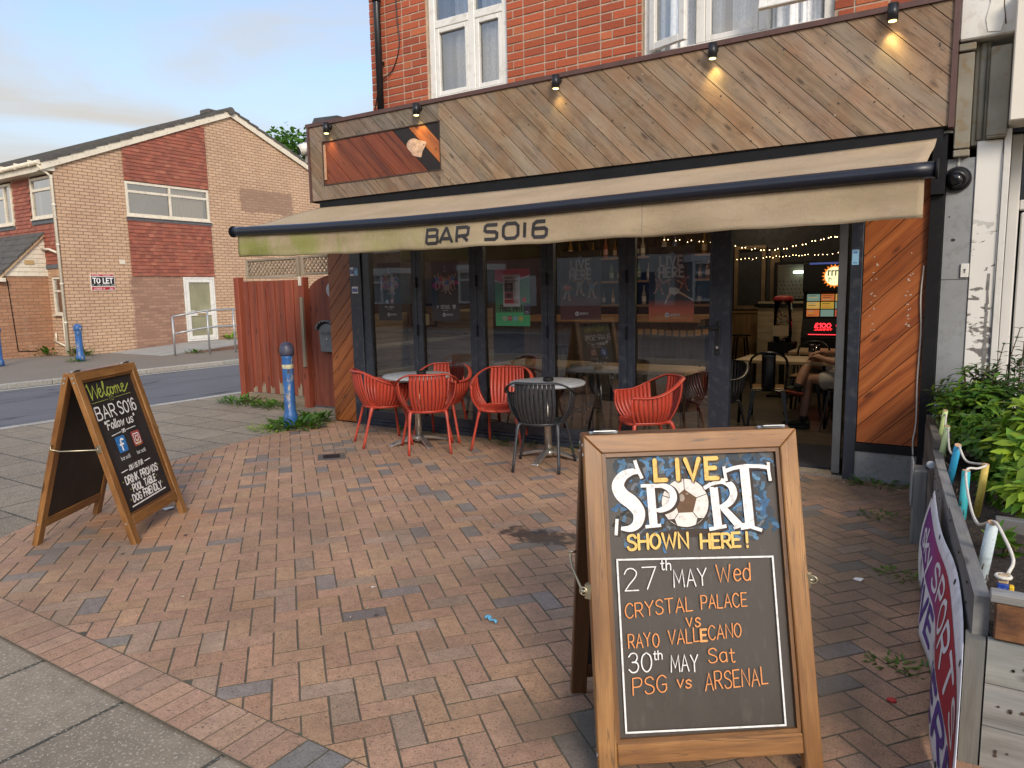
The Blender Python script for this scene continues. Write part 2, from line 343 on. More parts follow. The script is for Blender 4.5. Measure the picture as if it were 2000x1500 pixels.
# ---------------------------------------------------------------- lettering: every glyph is a set of strokes on a 6-unit cap height
GL = {
'A': (4.2, "0,0 2.1,6 4.2,0|0.8,2.1 3.4,2.1"), 'B': (3.8, "0,0 0,6|~0,6 2.4,6 3.3,5.4 3.2,3.9 2.2,3.2 0,3.2|~0,3.2 2.6,3.2 3.8,2.3 3.7,.8 2.6,0 0,0"),
'C': (4, "~4,5 3,5.9 1.8,6 .5,4.9 0,3 .5,1.1 1.8,0 3,.1 4,1"), 'D': (4, "0,0 0,6|~0,6 2,5.9 3.6,4.8 4,3 3.6,1.2 2,.1 0,0"),
'E': (3.4, "3.4,6 0,6 0,0 3.4,0|0,3.1 2.8,3.1"), 'F': (3.3, "3.4,6 0,6 0,0|0,3.1 2.8,3.1"),
'G': (4.1, "~4,5 3,5.9 1.8,6 .5,4.9 0,3 .5,1.1 1.8,0 3.3,.3 4,1.4|4,1 4,2.8 2.4,2.8"), 'H': (4, "0,0 0,6|4,0 4,6|0,3.1 4,3.1"), 'I': (0.4, ".2,0 .2,6"),
'J': (3, "~3,6 3,1.5 2.2,.1 .9,.1 0,1.2"), 'K': (3.8, "0,0 0,6|3.7,6 0,2.4|1.2,3.5 3.8,0"), 'L': (3.2, "0,6 0,0 3.2,0"),
'M': (5, "0,0 .4,6 2.5,1.5 4.6,6 5,0"), 'N': (4, "0,0 0,6 4,0 4,6"), 'O': (4.2, "~2.1,6 .6,5 0,3 .6,1 2.1,0 3.6,1 4.2,3 3.6,5 2.1,6"),
'P': (3.6, "0,0 0,6|~0,6 2.4,6 3.6,5.2 3.5,3.6 2.4,2.8 0,2.8"), 'Q': (4.2, "~2.1,6 .6,5 0,3 .6,1 2.1,0 3.6,1 4.2,3 3.6,5 2.1,6|2.6,1.6 4.3,-.4"),
'R': (3.8, "0,0 0,6|~0,6 2.4,6 3.6,5.2 3.5,3.6 2.4,2.8 0,2.8|1.8,2.8 3.8,0"),
'S': (3.7, "~3.6,5 2.8,5.9 1.6,6 .4,5.3 .4,4 1.6,3.3 2.8,2.8 3.7,1.8 3.3,.5 1.9,0 .7,.2 0,1.1"), 'T': (4.2, "0,6 4.2,6|2.1,6 2.1,0"),
'U': (4, "~0,6 0,2 .6,.5 2,0 3.4,.5 4,2 4,6"), 'V': (4.2, "0,6 2.1,0 4.2,6"), 'W': (6, "0,6 1.4,0 3,5 4.6,0 6,6"), 'X': (4, "0,0 4,6|0,6 4,0"),
'Y': (4.2, "0,6 2.1,3 4.2,6|2.1,3 2.1,0"), 'Z': (3.8, "0,6 3.8,6 0,0 3.8,0"),
'a': (3, "~3,3.5 1.8,4.1 .4,3.4 0,1.8 .6,.3 1.8,.1 3,1.2|3,4 3,0"), 'b': (3, "0,6 0,0|~0,2.6 1,4 2.4,3.8 3,2 2.4,.3 1,0 0,1"),
'c': (2.6, "~2.7,3.3 1.6,4.1 .4,3.5 0,2 .5,.4 1.6,0 2.7,.7"), 'd': (3, "3,6 3,0|~3,2.8 2,4 .6,3.8 0,2 .6,.3 2,0 3,1.2"),
'e': (2.8, "~.1,2.1 2.8,2.3 2.4,3.6 1.4,4.1 .4,3.5 0,2 .5,.4 1.6,0 2.8,.7"), 'f': (2.2, "~2.4,5.6 1.6,6 .9,5.2 .9,0|0,3.8 2,3.8"),
'h': (2.9, "0,6 0,0|~0,2.8 1.2,4 2.6,3.4 2.8,2 2.8,0"), 'i': (.4, ".2,4 .2,0|.2,5.3 .2,5.5"), 'k': (2.7, "0,6 0,0|2.5,4 0,1.6|.9,2.4 2.7,0"), 'l': (.5, "~.2,6 .2,.6 .7,0"),
'm': (4.4, "0,4 0,0|~0,2.8 1,4 2,3.4 2.2,2 2.2,0|~2.2,2.8 3.2,4 4.2,3.4 4.4,2 4.4,0"), 'n': (2.8, "0,4 0,0|~0,2.8 1.2,4 2.5,3.4 2.8,2 2.8,0"),
'o': (3, "~1.5,4 .4,3.4 0,2 .4,.6 1.5,0 2.6,.6 3,2 2.6,3.4 1.5,4"), 'p': (3, "0,4 0,-2|~0,2.6 1,4 2.4,3.8 3,2 2.4,.3 1,0 0,1"), 'r': (2, "0,4 0,0|~0,2.4 .8,3.8 2.1,3.8"),
's': (2.5, "~2.4,3.4 1.4,4.1 .3,3.5 .5,2.5 1.8,1.8 2.5,1 1.8,.1 .6,0 0,.7"), 't': (2.2, "~1,5.6 1,1 1.6,0 2.3,.3|0,4 2.2,4"), 'u': (2.8, "~0,4 0,1.4 .8,.1 2,.2 2.8,1.4|2.8,4 2.8,0"),
'v': (2.8, "0,4 1.4,0 2.8,4"), 'w': (4.2, "0,4 1.1,0 2.1,3.4 3.1,0 4.2,4"), 'y': (2.8, "0,4 1.4,.6|2.8,4 .8,-2"), 'g': (3, "~3,2.8 2,4 .6,3.8 0,2 .6,.3 2,0 3,1.2|~3,4 3,-.8 2,-2 .3,-1.5"),
'0': (3.8, "~1.9,6 .5,5 0,3 .5,1 1.9,0 3.3,1 3.8,3 3.3,5 1.9,6"), '1': (1.2, "0,4.8 1.1,6 1.1,0"), '2': (3.6, "~.1,4.6 .9,5.8 2.3,6 3.4,5 3,3.6 1.2,1.6 0,0|0,0 3.7,0"),
'3': (3.5, "~.1,5 1.2,6 2.8,5.8 3.3,4.6 2.6,3.4 1.4,3.2|~1.4,3.2 3,2.9 3.6,1.6 2.8,.2 1.2,0 0,.9"), '5': (3.5, "3.3,6 .4,6 .2,3.4|~.2,3.4 1.6,3.8 3.1,3.2 3.6,1.8 2.8,.3 1.2,0 0,.7"),
'6': (3.6, "~3.2,5.5 2,6 .7,5 0,2.6 .5,.7 1.9,0 3.3,.7 3.5,2.3 2.6,3.5 1.2,3.3 .1,2"), '7': (3.7, "0,6 3.7,6 1.3,0"), '8': (3.6, "~1.8,3.2 .4,4 .4,5.4 1.8,6 3.2,5.4 3.2,4 1.8,3.2 .2,2.2 .2,.7 1.8,0 3.4,.7 3.4,2.2 1.8,3.2"),
'9': (3.6, "~3.4,4 2.4,2.7 .9,2.8 .1,4.2 .7,5.6 2,6 3.3,5.2 3.5,3.4 2.8,1 1.4,0"), '£': (3.6, "~3.5,5.2 2.6,6 1.3,5.4 1.2,3.5 1,1 0,.1|0,.1 3.6,.1|.2,3 2.7,3"),
'!': (.5, ".2,6 .2,2|.2,.2 .2,.5"), '.': (.4, ".2,0 .2,.4"), '"': (1.2, ".1,6 .1,4.6|1,6 1,4.6"), '-': (2.2, "0,3 2.2,3"), ',': (.4, ".3,.5 0,-.8"), ' ': (2.2, ""),
}
def catmull2(p, n=5): return [(q.x, q.y) for q in smooth_pts([(a, b, 0) for a, b in p], n)]
def glyph(ch):
    w, s = GL.get(ch, (2.2, "")); out = []
    for st in s.split('|'):
        if not st: continue
        sm = st[0] == '~'; pts = [tuple(float(q) for q in t.split(',')) for t in st.lstrip('~').split()]
        out.append(catmull2(pts) if sm else pts)
    return w, out
class Pen:
    """draws flat ribbons on a surface given by fn(x, y, lift) -> point"""
    def __init__(s, mb, fn, lift=0.0008): s.mb = mb; s.fn = fn; s.k = 0; s.lift = lift; s.base = 0.0; s.seq = False
    def up(s): s.k += 1; return s.lift + s.base + (0.00005*s.k if s.seq else 0.00003*(s.k % 14))
    def layer(s): s.base += 0.0005; s.k = 0
    sub = 0
    def stroke(s, pts, w, t=None, cap=True, closed=False):
        if s.sub and not isinstance(w, list):
            q = [pts[0]]
            for a, b in zip(pts, pts[1:]):
                m = max(1, int(math.hypot(b[0]-a[0], b[1]-a[1])/s.sub)); q += [(a[0]+(b[0]-a[0])*i/m, a[1]+(b[1]-a[1])*i/m) for i in range(1, m+1)]
            pts = q
        P = []
        for p in pts:
            q = Vector((p[0], p[1]))
            if not P or (q-P[-1]).length > 1e-6: P.append(q)
        if len(P) < 2: return
        ws = w if isinstance(w, list) else [w]*len(P)
        if len(ws) != len(P): ws = [ws[min(len(ws)-1, int(i*len(ws)/len(P)))] for i in range(len(P))]
        h = s.up(); Lf = []; Rt = []
        for i, p in enumerate(P):
            if closed and (i == 0 or i == len(P)-1): d1 = (P[-1]-P[-2]).normalized(); d2 = (P[1]-P[0]).normalized()
            else:
                d1 = (P[i]-P[i-1]).normalized() if i else (P[1]-P[0]).normalized()
                d2 = (P[i+1]-P[i]).normalized() if i < len(P)-1 else d1
            n1 = Vector((-d1.y, d1.x)); n2 = Vector((-d2.y, d2.x)); m = n1+n2
            m = m.normalized() if m.length > 1e-4 else n1
            k = min(1.8, 1/max(0.3, m.dot(n1)))
            Lf.append(p+m*(ws[i]/2*k)); Rt.append(p-m*(ws[i]/2*k))
        lo = [(a.x, a.y) for a in Lf]; hi = [(a.x, a.y) for a in Rt]
        if cap and not closed:
            d = (P[0]-P[1]).normalized(); e = (P[-1]-P[-2]).normalized(); r0 = ws[0]/2; r1 = ws[-1]/2
            n0 = Vector((-d.y, d.x)); n1 = Vector((-e.y, e.x))
            s.flat([P[0]+d*(r0*sin(a))+n0*(r0*cos(a)) for a in [pi*k/6 for k in range(7)]], t, h)
            s.flat([P[-1]+e*(r1*sin(a))+n1*(r1*cos(a)) for a in [pi*k/6 for k in range(7)]], t, h)
        b = s.mb.verts([s.fn(x, y, h) for x, y in lo]+[s.fn(x, y, h) for x, y in hi]); n = len(P)
        for i in range(n-1): s.mb.face((b+i, b+n+i, b+n+i+1, b+i+1), t)
    def flat(s, pts, t=None, h=None):
        if h is None: h = s.up()
        s.mb.poly([s.fn(p[0], p[1], h) for p in pts], t)
    def rect(s, x0, y0, x1, y1, t=None): s.flat([(x0, y0), (x1, y0), (x1, y1), (x0, y1)], t)
    def ring(s, c, r, w, t=None, n=28): s.stroke([(c[0]+r*cos(2*pi*k/n), c[1]+r*sin(2*pi*k/n)) for k in range(n+1)], w, t, closed=True)
    def disc(s, c, r, t=None, n=20, ry=None): s.flat([(c[0]+r*cos(2*pi*k/n), c[1]+(ry or r)*sin(2*pi*k/n)) for k in range(n)], t)
    def text(s, txt, x, y, h, w, t=None, width=None, align='l', slant=0.0, jit=0.0, gap=1.3, slope=0.0, R=rnd, xs=1.0):
        """baseline start x,y; cap height h; stroke w; width = total length to fit"""
        k = h/6; tot = sum(glyph(c)[0]+gap for c in txt)-gap
        if width: xs = width/(tot*k)
        x0 = x - (tot*k*xs*(0.5 if align == 'c' else 1 if align == 'r' else 0)); cx = 0
        for c in txt:
            gw, st = glyph(c); jy = R.uniform(-jit, jit)*0.8; ja = R.uniform(-jit, jit)*0.12
            for pts in st:
                jo = (R.uniform(-jit, jit)*0.25, R.uniform(-jit, jit)*0.25)
                P = []
                for a, b in pts:
                    a2 = a+b*ja+jo[0]; X = (cx+a2)*k*xs + slant*b*k; Y = (b+jy+jo[1])*k
                    P.append((x0+X, y+Y+slope*X))
                s.stroke(P, w, t)
            cx += gw+gap
        return x0+tot*k*xs
def planefn(o, u, v):
    o = Vector(o); u = Vector(u).normalized(); v = Vector(v).normalized(); n = u.cross(v)
    return lambda x, y, h: o+u*x+v*y+n*h
# ---------------------------------------------------------------- shared materials
MT = {}
MT['white'] = paint('white_pvc', (0.74, 0.72, 0.66), 0.35, 0.06, 3, 0.03, dirt=(0.5, 0.47, 0.38))
MT['cream'] = paint('cream_paint', (0.70, 0.63, 0.50), 0.5, 0.08, 3, 0.05, dirt=(0.45, 0.38, 0.27))
MT['frame'] = paint('frame_grey', (0.023, 0.028, 0.040), 0.35, 0.15, 4, 0.03, dirt=(0.08, 0.08, 0.085))
MT['black'] = paint('black_paint', (0.007, 0.007, 0.008), 0.6, 0.2, 5, 0.05, dirt=(0.016, 0.016, 0.016), spec=.25)
MT['trim'] = paint('trim_brown', (0.095, 0.045, 0.035), 0.5, 0.2, 8, 0.1)
MT['felt'] = paint('roof_felt', (0.07, 0.07, 0.075), 0.9, 0.25, 9, 0.3)
MT['conc'] = paint('concrete', (0.33, 0.32, 0.29), 0.9, 0.15, 3, 0.3, dirt=(0.2, 0.2, 0.15))
MT['galv'] = paint('galvanised', (0.42, 0.43, 0.43), 0.45, 0.12, 8, 0.05, metal=0.6)
MT['alu'] = paint('aluminium', (0.62, 0.60, 0.55), 0.3, 0.1, 10, 0.05, metal=0.9)
MT['dkmetal'] = paint('dark_metal', (0.02, 0.02, 0.022), 0.35, 0.15, 10, 0.05, metal=0.3)
MT['tint'] = tinted('printed_colour', 0.5, bump=0.0, var=0.03)
m = NB('chalk_paint'); o = m.obj(); q1 = m.noise(o, 55, 4, .65); q2 = m.noise(m.map(o, (1, 1, 1), (4, 2, 7)), 210, 2, .6)
MT['letter'] = m.fin(m.mix(m.math('MULTIPLY', m.rng(m.math('ADD', q1, m.math('MULTIPLY', q2, .6)), .74, .58), .22), m.mix(1.0, m.tint(), m.ramp(q1, [(.3, (.80,)*3), (.7, (1.08,)*3)]), 'MULTIPLY'), (.10, .085, .07)), .8, m.bump(q2, .1, .002))
MT['glass'] = glassmat('window_glass', (0.93, 0.95, 0.95), 1.0)
MT['doorglass'] = glassmat('door_glass', (0.97, 0.975, 0.975), 2.8, dirt=0.008)
MT['upglass'] = glassmat('upper_glass', (0.9, 0.94, 0.97), 4.2)

# ---------------------------------------------------------------- ground
def m_slabs():
    m = NB('paving_slabs'); o = m.obj(); x = m.sep(o)
    b = m.n('TexBrick', {'Vector': m.comb(m.math('SUBTRACT', x['X'], 0.365), m.math('ADD', x['Y'], 4.598), 0.0), 'Color1': (0.225, 0.185, 0.138), 'Color2': (0.285, 0.240, 0.182), 'Mortar': (0.075, 0.07, 0.055), 'Scale': 1.0, 'Mortar Size': 0.010, 'Mortar Smooth': 0.2, 'Bias': 0.0, 'Brick Width': 0.60, 'Row Height': 0.45}); b.offset = 0.5
    n1 = m.noise(o, 1.3, 5); n2 = m.noise(o, 14, 5)
    c = m.mix(0.75, b.outputs['Color'], m.ramp(n1, [(0.3, (0.75, 0.75, 0.74)), (0.7, (1.18, 1.15, 1.1))]), 'MULTIPLY')
    c = m.mix(0.6, c, m.ramp(n2, [(0.3, (0.72,)*3), (0.7, (1.2,)*3)]), 'MULTIPLY')
    sp = m.rng(m.noise(o, 78, 4, .65), .56, .63)
    c = m.mix(m.math('MULTIPLY', sp, .72), c, (.52, .475, .40))
    dk = m.rng(m.noise(m.map(o, (1, 1, 1), (3.3, 1.1, 0)), 130, 3, .6), .40, .33, 0, .7)
    c = m.mix(dk, c, (.085, .075, .062))
    h = m.math('ADD', m.math('MULTIPLY', b.outputs['Fac'], -1.6), m.math('ADD', m.math('MULTIPLY', n2, 0.3), m.math('MULTIPLY', sp, 0.25)))
    return m.fin(c, 0.88, m.bump(h, 0.5, 0.006), 0, 0.3)
def m_asphalt(name, c1, c2, tar=True):
    m = NB(name); o = m.obj()
    c = m.mix(m.noise(o, 0.8, 5), c1, c2); g = m.noise(o, 160, 3)
    c = m.mix(0.7, c, m.ramp(g, [(0.3, (0.6,)*3), (0.7, (1.35,)*3)]), 'MULTIPLY')
    if tar:
        q = m.noise(m.map(o, (0.9, 0.12, 1)), 1.0, 3, 0.5, 0.6)
        ln = m.rng(m.math('ABSOLUTE', m.math('SUBTRACT', q, 0.5)), 0.0, 0.012, 0.75, 0)
        c = m.mix(ln, c, (0.02, 0.02, 0.022))
    return m.fin(c, 0.85, m.bump(g, 0.4, 0.004), 0, 0.3)
def m_brickpave():
    m = NB('paving_bricks'); o = m.obj()
    n0 = m.noise(o, 1.2, 4); n1 = m.noise(o, 190, 3, 0.7); n2 = m.noise(o, 26, 5)
    c = m.mix(1.0, m.tint(), m.ramp(n0, [(0.3, (0.82, 0.80, 0.78)), (0.7, (1.16, 1.14, 1.12))]), 'MULTIPLY')
    c = m.mix(0.7, c, m.ramp(n2, [(0.28, (0.76,)*3), (0.7, (1.16,)*3)]), 'MULTIPLY')
    c = m.mix(0.75, c, m.ramp(n1, [(0.3, (0.55,)*3), (0.60, (1.18,)*3)]), 'MULTIPLY'); c = m.mix(m.rng(m.noise(m.map(o, (1, 1, 1), (5, 2, 0)), 95, 3, .65), .42, .33, 0, .75), c, (.075, .05, .038))
    x = m.sep(o)
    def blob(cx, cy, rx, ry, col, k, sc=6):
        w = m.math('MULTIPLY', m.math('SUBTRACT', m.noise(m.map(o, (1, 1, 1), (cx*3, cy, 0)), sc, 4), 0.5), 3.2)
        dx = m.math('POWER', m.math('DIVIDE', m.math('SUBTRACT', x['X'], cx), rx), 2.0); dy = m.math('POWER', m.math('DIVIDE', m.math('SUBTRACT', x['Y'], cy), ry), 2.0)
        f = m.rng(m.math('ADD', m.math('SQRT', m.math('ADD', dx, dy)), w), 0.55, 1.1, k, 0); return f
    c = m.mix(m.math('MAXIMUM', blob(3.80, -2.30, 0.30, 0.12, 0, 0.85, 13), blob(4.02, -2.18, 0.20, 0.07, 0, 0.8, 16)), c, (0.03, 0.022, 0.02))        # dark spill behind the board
    c = m.mix(m.rng(m.noise(m.map(o, (1, 1, 1), (2, 9, 0)), .9, 5, .6), .50, .68, 0, .38), c, (.16, .125, .09))
    gum = m.vor(m.map(o, (1, 1, 0)), 2.1); c = m.mix(m.rng(gum, .035, .05, .55, 0), c, (.12, .105, .09))
    c = m.mix(blob(1.45, -3.35, 0.45, 0.30, 0, 0.55, 3), c, (0.40, 0.20, 0.10))           # rusty damp patch below the left board
    c = m.mix(blob(5.3, -1.9, 0.85, 2.2, 0, 0.55, 2), c, (0.10, 0.085, 0.06))              # grime beside the planter
    c = m.mix(blob(2.7, -0.05, 3.4, 0.22, 0, 0.5, 3), c, (0.10, 0.085, 0.06))             # grime along the shopfront
    return m.fin(c, m.rng(n2, 0.3, 0.7, 0.72, 0.9), m.bump(m.math('ADD', n1, m.math('MULTIPLY', n2, 0.6)), 0.5, 0.004), 0, 0.3)
MT['slabs'] = m_slabs(); MT['asphalt'] = m_asphalt('asphalt', (0.115, 0.115, 0.125), (0.16, 0.16, 0.17)); MT['farpave'] = m_asphalt('far_pavement_tarmac', (0.185, 0.155, 0.122), (0.24, 0.205, 0.165), False)
MT['brickpave'] = m_brickpave()

g = MB(); g.poly([(-200, -200, -0.16), (200, -200, -0.16), (200, 200, -0.16), (-200, 200, -0.16)])
structure('ground', g, m_asphalt('earth', (0.10, 0.10, 0.09), (0.14, 0.135, 0.12), False))
g = MB(); g.b2(-8.4, -3.72, -8.6, 90, -0.159, -0.055); g.b2(-60, 60, -15.5, -8.6, -0.159, -0.0552)
structure('road', g, MT['asphalt'])
mk = paint('road_line', (0.55, 0.50, 0.36), 0.8, 0.25, 20, 0.1, dirt=(0.2, 0.2, 0.19))
g = MB()
for y in range(-8, 40, 2):
    g.poly([(-8.22, y, -0.051), (-8.12, y, -0.051), (-8.12, y+1.98, -0.051), (-8.22, y+1.98, -0.051)])
    g.poly([(-4.06, y, -0.051), (-3.97, y, -0.051), (-3.97, y+1.98, -0.051), (-4.06, y+1.98, -0.051)])
for x in range(-40, 41, 6): g.poly([(x, -12.1, -0.051), (x+3, -12.1, -0.051), (x+3, -11.99, -0.051), (x, -11.99, -0.051)])
structure('road_marking', g, mk)
# near pavement, its kerb, far pavement and its kerb
g = MB(); g.b2(-3.60, 60, -8.45, 0.62, -0.158, 0.0); g.b2(-3.60, -0.40, 0.62, 60, -0.158, -0.0005)
structure('pavement', g, MT['slabs'])
g = MB()
y = -8.4
while y < 50: g.b2(-3.715, -3.605, y, y+0.905, -0.157, 0.003, rt((0.36, 0.35, 0.32), 0.12)); y += 0.915
y = -14
while y < 50: g.b2(-8.53, -8.405, y, y+0.905, -0.157, 0.035, rt((0.34, 0.32, 0.28), 0.14)); y += 0.915
x = -3.5
while x < 30: g.b2(x, x+.905, -8.59, -8.455, -0.157, 0.004, rt((0.36, 0.35, 0.32), 0.12)); x += 0.915
x = -30
while x < 30: g.b2(x, x+.905, -15.65, -15.51, -0.157, 0.035, rt((0.36, 0.35, 0.32), 0.12)); x += 0.915
structure('kerb', g, tinted('kerb_stone', 0.85, sc=25, var=0.2, bump=0.3), bevel=0.012)
g = MB(); g.b2(-70, -8.535, -14, 70, -0.158, 0.03); g.b2(-60, 60, -26, -15.66, -0.1575, 0.0305)
structure('far_pavement', g, MT['farpave'])

# herringbone forecourt: real bricks clipped to the plot, on a bed of dark sand
PLOT = [(-0.36, 0.02), (-0.34, -1.26), (-0.12, -2.24), (0.36, -3.1), (1.10, -4.415), (7.4, -4.415), (7.4, 0.02)]
g = MB(); g.poly([(x, y, 0.0098) for x, y in [(-0.37, 0.03), (-0.35, -1.262), (-0.13, -2.242), (0.35, -3.102), (1.09, -4.417), (1.20, -4.615), (7.4, -4.62), (7.4, 0.03)]][::-1])
structure('paving_bed', g, paint('jointing_sand', (0.095, 0.080, 0.056), 0.95, 0.35, 9, 0.4, dirt=(0.07, 0.085, 0.035)))
def clip(poly, plot):
    # plot is counter-clockwise and convex
    out = poly
    n = len(plot)
    for i in range(n):
        a = Vector(plot[i]); b = Vector(plot[(i+1) % n]); e = b-a; nn = Vector((-e.y, e.x))
        src, out = out, []
        if not src: break
        for j in range(len(src)):
            p, q = Vector(src[j]), Vector(src[(j+1) % len(src)])
            dp, dq = nn.dot(p-a), nn.dot(q-a)
            if dp >= 0: out.append(tuple(p))
            if (dp >= 0) != (dq >= 0): t = dp/(dp-dq); out.append(tuple(p+(q-p)*t))
    return out
def area(p): return abs(sum(p[i][0]*p[(i+1) % len(p)][1]-p[(i+1) % len(p)][0]*p[i][1] for i in range(len(p))))/2
JT = (.115, .092, .066)
def brick_top(mb, poly, z, t, ch=0.0018):
    c = Vector((sum(p[0] for p in poly)/len(poly), sum(p[1] for p in poly)/len(poly)))
    tl = (rnd.uniform(-.004, .004), rnd.uniform(-.004, .004)); dz = rnd.uniform(-0.0012, 0.0012)
    if poly_cw(poly): poly = poly[::-1]
    hi = []; lo = []; m = len(poly)
    for i in range(m):
        p0, p1, p2 = Vector(poly[i-1]), Vector(poly[i]), Vector(poly[(i+1) % m]); e1 = (p1-p0).normalized(); e2 = (p2-p1).normalized()
        n1 = Vector((-e1.y, e1.x)); n2 = Vector((-e2.y, e2.x)); b_ = n1+n2; b_ = b_.normalized() if b_.length > 1e-5 else n1
        q = p1+b_*(ch/max(.35, b_.dot(n1)))
        hi.append((q.x, q.y, z+dz+(q.x-c.x)*tl[0]+(q.y-c.y)*tl[1])); lo.append((p1.x, p1.y, z-0.0020))
    n = len(hi); bt = [(p[0], p[1], z-.009) for p in poly]; b = mb.verts(hi+lo+bt); mb.face(range(b, b+n), t); t2 = tuple(.55*q+.45*w for q, w in zip(t, JT))
    for i in range(n): j = (i+1) % n; mb.face((b+n+i, b+n+j, b+j, b+i), t2); mb.face((b+2*n+i, b+2*n+j, b+n+j, b+n+i), JT)
def poly_cw(p): return sum(p[i][0]*p[(i+1) % len(p)][1]-p[(i+1) % len(p)][0]*p[i][1] for i in range(len(p))) < 0
def bricktint():
    r = rnd.random()
    if r < 0.085: return rt((0.225, 0.190, 0.165), 0.14)
    if r < 0.15: return rt((0.350, 0.242, 0.172), 0.10)
    if r < 0.42: return rt((0.40, 0.248, 0.150), 0.10)
    return rt((0.382, 0.232, 0.150), 0.10)
g = MB(); A = radians(50); ca, sa = cos(A), sin(A); U = 0.1005
ox, oy = 3.2, -2.2
def put(x0, y0, w, h):
    e = 0.0029
    q = [(x0+e, y0+e), (x0+w-e, y0+e), (x0+w-e, y0+h-e), (x0+e, y0+h-e)]
    P = [(ox+a*ca-b*sa+rnd.uniform(-.001, .001), oy+a*sa+b*ca+rnd.uniform(-.001, .001)) for a, b in q]
    cx = sum(p[0] for p in P)/4; cy = sum(p[1] for p in P)/4
    if cx < -0.6 or cx > 6.4 or cy > 0.2 or cy < -4.7: return
    P = clip(P, PLOT)
    if len(P) < 3 or area(P) < 0.0007: return
    brick_top(g, P, 0.013, bricktint())
for i in range(-62, 62):
    for j in range(-62, 62):
        # horizontals at cell (i,j) with (i-j)%4==0, verticals with (i-j)%4==2
        if (i-j) % 4 == 0: put(i*U, j*U, 2*U, U)
        if (i-j) % 4 == 3: put(i*U, j*U, U, 2*U)
x = 1.17
while x < 7.35:
    q = [(x+.0030, -4.610), (x+.1000, -4.610), (x+.1000, -4.4195), (x+.0030, -4.4195)]
    brick_top(g, q, 0.0125, rt((0.385, 0.245, 0.165), 0.12) if rnd.random() > 0.15 else rt((0.205, 0.19, 0.18), 0.12)); x += 0.103
structure('forecourt', g, MT['brickpave'])

